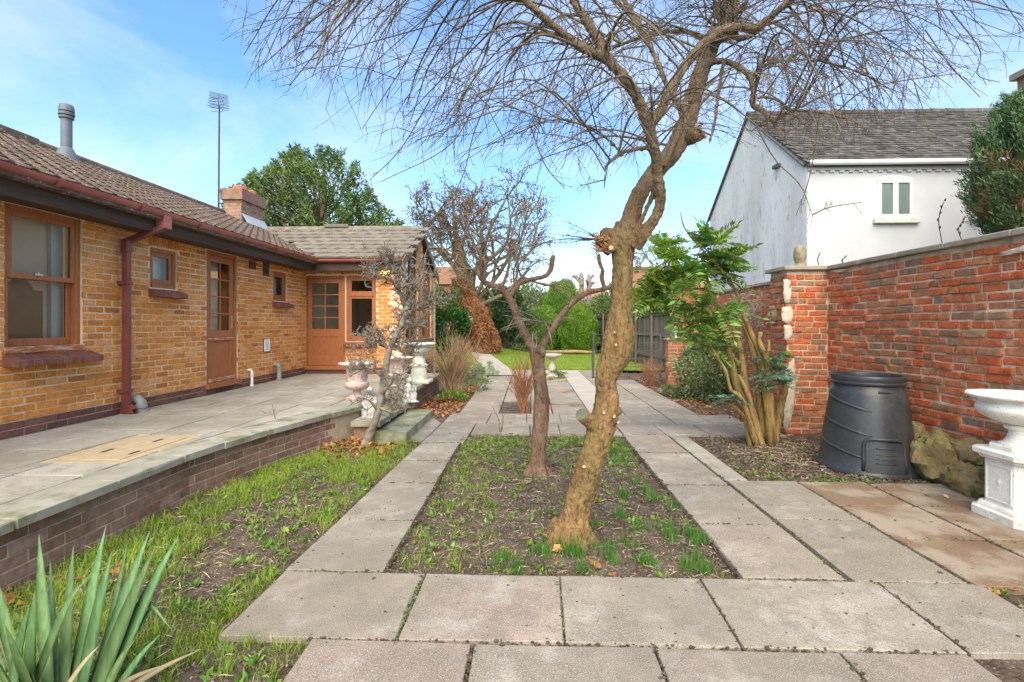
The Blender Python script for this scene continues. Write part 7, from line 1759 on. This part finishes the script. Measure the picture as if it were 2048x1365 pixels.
M3('k', [(757,825,0,7),(745,808,-.1,5),(735,800,-.15,4),(715,795,-.2,3)], 10)
M3('l', [(770,745,0,7),(785,790,-.15,5),(800,800,-.2,4)], 10)
def spurs(pts, k, L, r0, depth=0):
    n = len(pts)
    for _ in range(k):
        u = R.uniform(.25, 1)*(n-1); i = min(int(u), n-2); p = pts[i].lerp(pts[i+1], u-i); d = (pts[i+1]-pts[i]).normalized()
        q = [p]; dd = (d*.5 + Vector((R.gauss(0,1), R.gauss(0,.8), R.gauss(.25,.8)))).normalized(); ns = R.randint(3, 5); l = R.uniform(*L)
        for s in range(ns): dd = (dd + Vector((R.gauss(0,.5), R.gauss(0,.5), R.gauss(.1,.5)))).normalized(); q.append(q[-1] + dd*l/ns)
        g3.tube(q, [r0*(1 - .45*s/ns) for s in range(ns+1)], 5)
        if depth < 2: spurs(q, R.randint(2, 4), (l*.35, l*.7), r0*.72, depth+1)
for k, c in (('a', 22), ('b', 18), ('c', 11), ('d', 11), ('e', 8), ('f', 20), ('g', 12), ('h', 20), ('i', 20), ('j', 14), ('k', 5), ('l', 6)): spurs([p for p, r in L3[k]], int(c*1.5), (.08, .28), .0066)
spurs([p for p, r in L3['T']][16:], 40, (.08, .26), .0066)
g3.build('branches', m['grey'], t3, smooth=True)
# young thin shoots by the terrace wall
for i, (px, py, tx, ty) in enumerate(((548,905,545,810),(612,890,520,820),(1003,868,1000,808),(1000,868,985,815))):
    b = G(px, py, -.03); mb = MB(); e = PY(tx, ty, b.y - .1); C = spline([b, b.lerp(e, .5) + Vector((.03,0,.02)), e], 7); mb.tube(C, [.005,.005,.004,.004,.003,.003,.002], 5)
    for k in (3, 4, 5): mb.tube([C[k], C[k] + Vector((R.gauss(0,.05), 0, .07))], [.003, .001], 4)
    tag(mb.build('bare_shoot', m['twig'], None), ['thin upright bare shoot beside the terrace brick wall', 'thin bare shoot leaning to the left over the terrace wall', 'thin bare shoot at the far edge of the central bed', 'thin leaning bare shoot at the far edge of the central bed'][i], 'shoot')

# ------------------------------------------------------------------ far bare tree with dead brown ivy on its trunk
t4 = thing('ivy_trunk_tree', 'far bare tree with hanging withered leaves and trunk clad in dead brown foliage', 'tree', (-2.5, 20.5, .3))
Y4 = 20.5; tb = MB(); tips4 = []
def P4(px, py, dy=0): return TP(px, py, Y4 + dy)
limb(tb, [(P4(950,712),.55),(P4(945,650),.42),(P4(938,590),.36),(P4(925,540),.30),(P4(918,500),.24),(P4(912,470),.13),(P4(908,430),.07),(P4(903,380),.03)], 24, 14, .25, 3)
tb.build('trunk', m['ivytrunk'], t4, smooth=True); tb = MB()
def grow(p, d, L, r, lv):
    pts = [p]; n = 6
    for i in range(n): d = (d + Vector((R.gauss(0,.22), R.gauss(0,.2), R.gauss(.02,.2)))).normalized(); pts.append(pts[-1] + d*L/n)
    tb.tube(pts, [r*(1 - .5*i/n) for i in range(n+1)], 6 if lv < 2 else 4, cap=False)
    if lv >= 4: tips4.extend(pts[2:]); return
    if lv == 3: tips4.extend(pts[3:])
    for k in range(R.randint(3, 4)):
        i = R.randint(2, n); dd = (d*.7 + Vector((R.gauss(0,.75), R.gauss(0,.6), R.gauss(.12,.5)))).normalized(); grow(pts[i], dd, L*R.uniform(.55, .8), r*.55, lv+1)
for px, py, vx, vz, L, r in ((938,580,-.2,1,2.2,.11),(925,545,-.9,.85,2.1,.10),(930,560,.8,.85,2.8,.11),(950,600,1.2,.75,3.0,.11),(920,500,.25,1,2.0,.08),(915,480,-.8,.8,1.9,.07),(940,590,.5,1,3.0,.11),(945,620,1.6,.55,3.1,.10),(912,470,-.15,1,1.6,.06),(945,600,1.0,1,3.1,.10)): grow(P4(px, py), Vector((vx, R.uniform(-.5,.5), vz)).normalized(), L, r, 1)
tb.build('branches', m['fartwig'], t4, smooth=True)
tp = np.array([tuple(p) for p in tips4]); k = 12000; ii = NR.integers(0, len(tp), k); P = tp[ii] + NR.normal(0, .09, (k, 3))
npmesh('withered_leaves', leafcards(P, np.array([0, 0, -1.0]) + .55*rand_dir(k), NR.uniform(.06, .13, k), NR.uniform(.025, .05, k)), 4, m['farleaf'], t4)
n = 34000; zz = NR.uniform(0, 1, n) ** 1.15; an = NR.uniform(0, 2*np.pi, n)
cx_ = np.interp(zz, [0, .25, .6, 1], [at(950, Y4), at(948, Y4), at(940, Y4), at(922, Y4)]); rad_ = np.interp(zz, [0, .15, .4, .62, .75, 1], [.90, .84, .80, .72, .44, .34]) * (1 + .12*np.sin(5*an + 9*zz) + .10*np.sin(11*zz + 2*an)) * NR.uniform(.75, 1.05, n)
P = np.stack([cx_ + rad_*np.cos(an), Y4 + rad_*np.sin(an), .3 + zz*3.05], 1); D = np.stack([np.cos(an)*.6, np.sin(an)*.6, np.full(n, -.7)], 1) + .5*rand_dir(n)
npmesh('dead_ivy', leafcards(P, D, NR.uniform(.06, .15, n), NR.uniform(.015, .04, n)), 4, m['deadivy'], t4)
tb = MB()
for k in range(40):
    a = R.uniform(0, 6.28); q0 = Vector((at(950, Y4) + .78*math.cos(a), Y4 + .78*math.sin(a), .3)); q1 = Vector((at(938, Y4) + .40*math.cos(a+.3), Y4 + .4*math.sin(a+.3), 2.6)); tb.tube(spline([q0, q0.lerp(q1, .5) + Vector((R.gauss(0,.1), R.gauss(0,.1), 0)), q1], 8), [.025]*8, 5)
tb.build('ivy_stems', m['deadivy'], t4)
# far pollarded stubs
for i, (px, h) in enumerate(((1163, 575), (1178, 560))):
    Y = 31.0; mb = MB(); b = Vector((at(px, Y), Y, 0)); t = PY(px, 545 + 5*i, Y); limb(mb, [(b, .18), (b.lerp(t, .6), .14), (b.lerp(t, .9), .17), (t, .10)], 14, 8, .3, 4)
    for k in range(5): e = b.lerp(t, R.uniform(.75, .95)); d = Vector((R.gauss(0,.6), R.gauss(0,.4), .8)); limb(mb, [(e, .08), (e + d*.3, .07), (e + d*.5, .10)], 6, 7, .3, 5)
    tag(mb.build('pollard_tree', m['grey'], None, smooth=True), ['far knobbly pollard behind the yew dome, the thinner one', 'far knobbly pollard behind the yew dome, nearer the main trunk'][i], 'tree')
# far leafless trees above the right hand wall
for i, (px, py, Y) in enumerate(((1330, 440, 33), (1270, 480, 36))):
    tb2, tb = tb, MB(); tips4 = []; b = Vector((at(px, Y), Y, 0)); t = PY(px, 560, Y); tb.tube([b, t], [.18, .12], 7)
    for k in range(6): grow(t, Vector((R.gauss(0,.5), R.gauss(0,.3), 1)).normalized(), (560 - py)/1000*Y*.6, .05, 2)
    tag(tb.build('bare_tree', m['fartwig'], None), ['far leafless tree rising behind the pinnate leaved shrub', 'far leafless tree beside the main trunk above the brick roof'][i], 'tree')

# ------------------------------------------------------------------ big yew behind the bungalow
t5 = thing('yew_tree', 'large dark green yew with feathery upright sprays behind the bungalow roof', 'tree', (-11, 26, 0))
Y5 = 26.0; tb = MB(); tc = Vector((at(640, Y5), Y5, 0)); limb(tb, [(tc, .5), (tc + Vector((0, 0, 4)), .4), (tc + Vector((.2, 0, 7.5)), .2), (tc + Vector((.2, 0, 10)), .05)], 20, 12, .15, 2)
LP, LD = [], []
def yew_top(px): return np.interp(px, [440,470,500,540,570,590,620,660,700,715,740,780,810], [385,372,348,328,300,292,290,284,288,320,380,420,445])
for k in range(600):
    px = R.uniform(445, 805) if k < 540 else R.uniform(445, 600); ty = float(yew_top(px)) + 4; py = ty + (R.random() ** 1.05)*(520 - ty) if k < 540 else ty + R.uniform(-8, 10); Y = Y5 + R.gauss(0, 1.3)
    tip = PY(px, py, Y); edge = (px - 640)/170; L = R.uniform(.7, 1.7)
    d = Vector((edge*.7 + R.gauss(0,.25), R.gauss(-.25,.35), .75 + R.gauss(0,.2))).normalized()
    base_ = tip - d*L; n = 50; t = NR.uniform(0, 1, n) ** .8
    ctr = np.array(base_) + np.outer(t, np.array(d)*L) + np.outer(t*(1-t), np.array([0, 0, -.35*L]))
    w = .22*(1.12 - t)[:, None]
    P = ctr + NR.normal(size=(n, 3))*w*np.array([1, 1, .55]); LP.append(P); LD.append(np.array(d)*.8 + .75*rand_dir(n) + np.array([0, 0, -.15]))
    if k % 3 == 0: tb.tube([tc + Vector((0, 0, max(1.5, base_.z - 1.6))), base_, tip - d*.15], [.06, .03, .008], 4, cap=False)
P, D = np.concatenate(LP), np.concatenate(LD); n = len(P)
npmesh('foliage', leafcards(P, D, NR.uniform(.16, .34, n), NR.uniform(.05, .10, n)), 4, m['yew'], t5)
tb.build('trunk', m['fartwig'], t5)
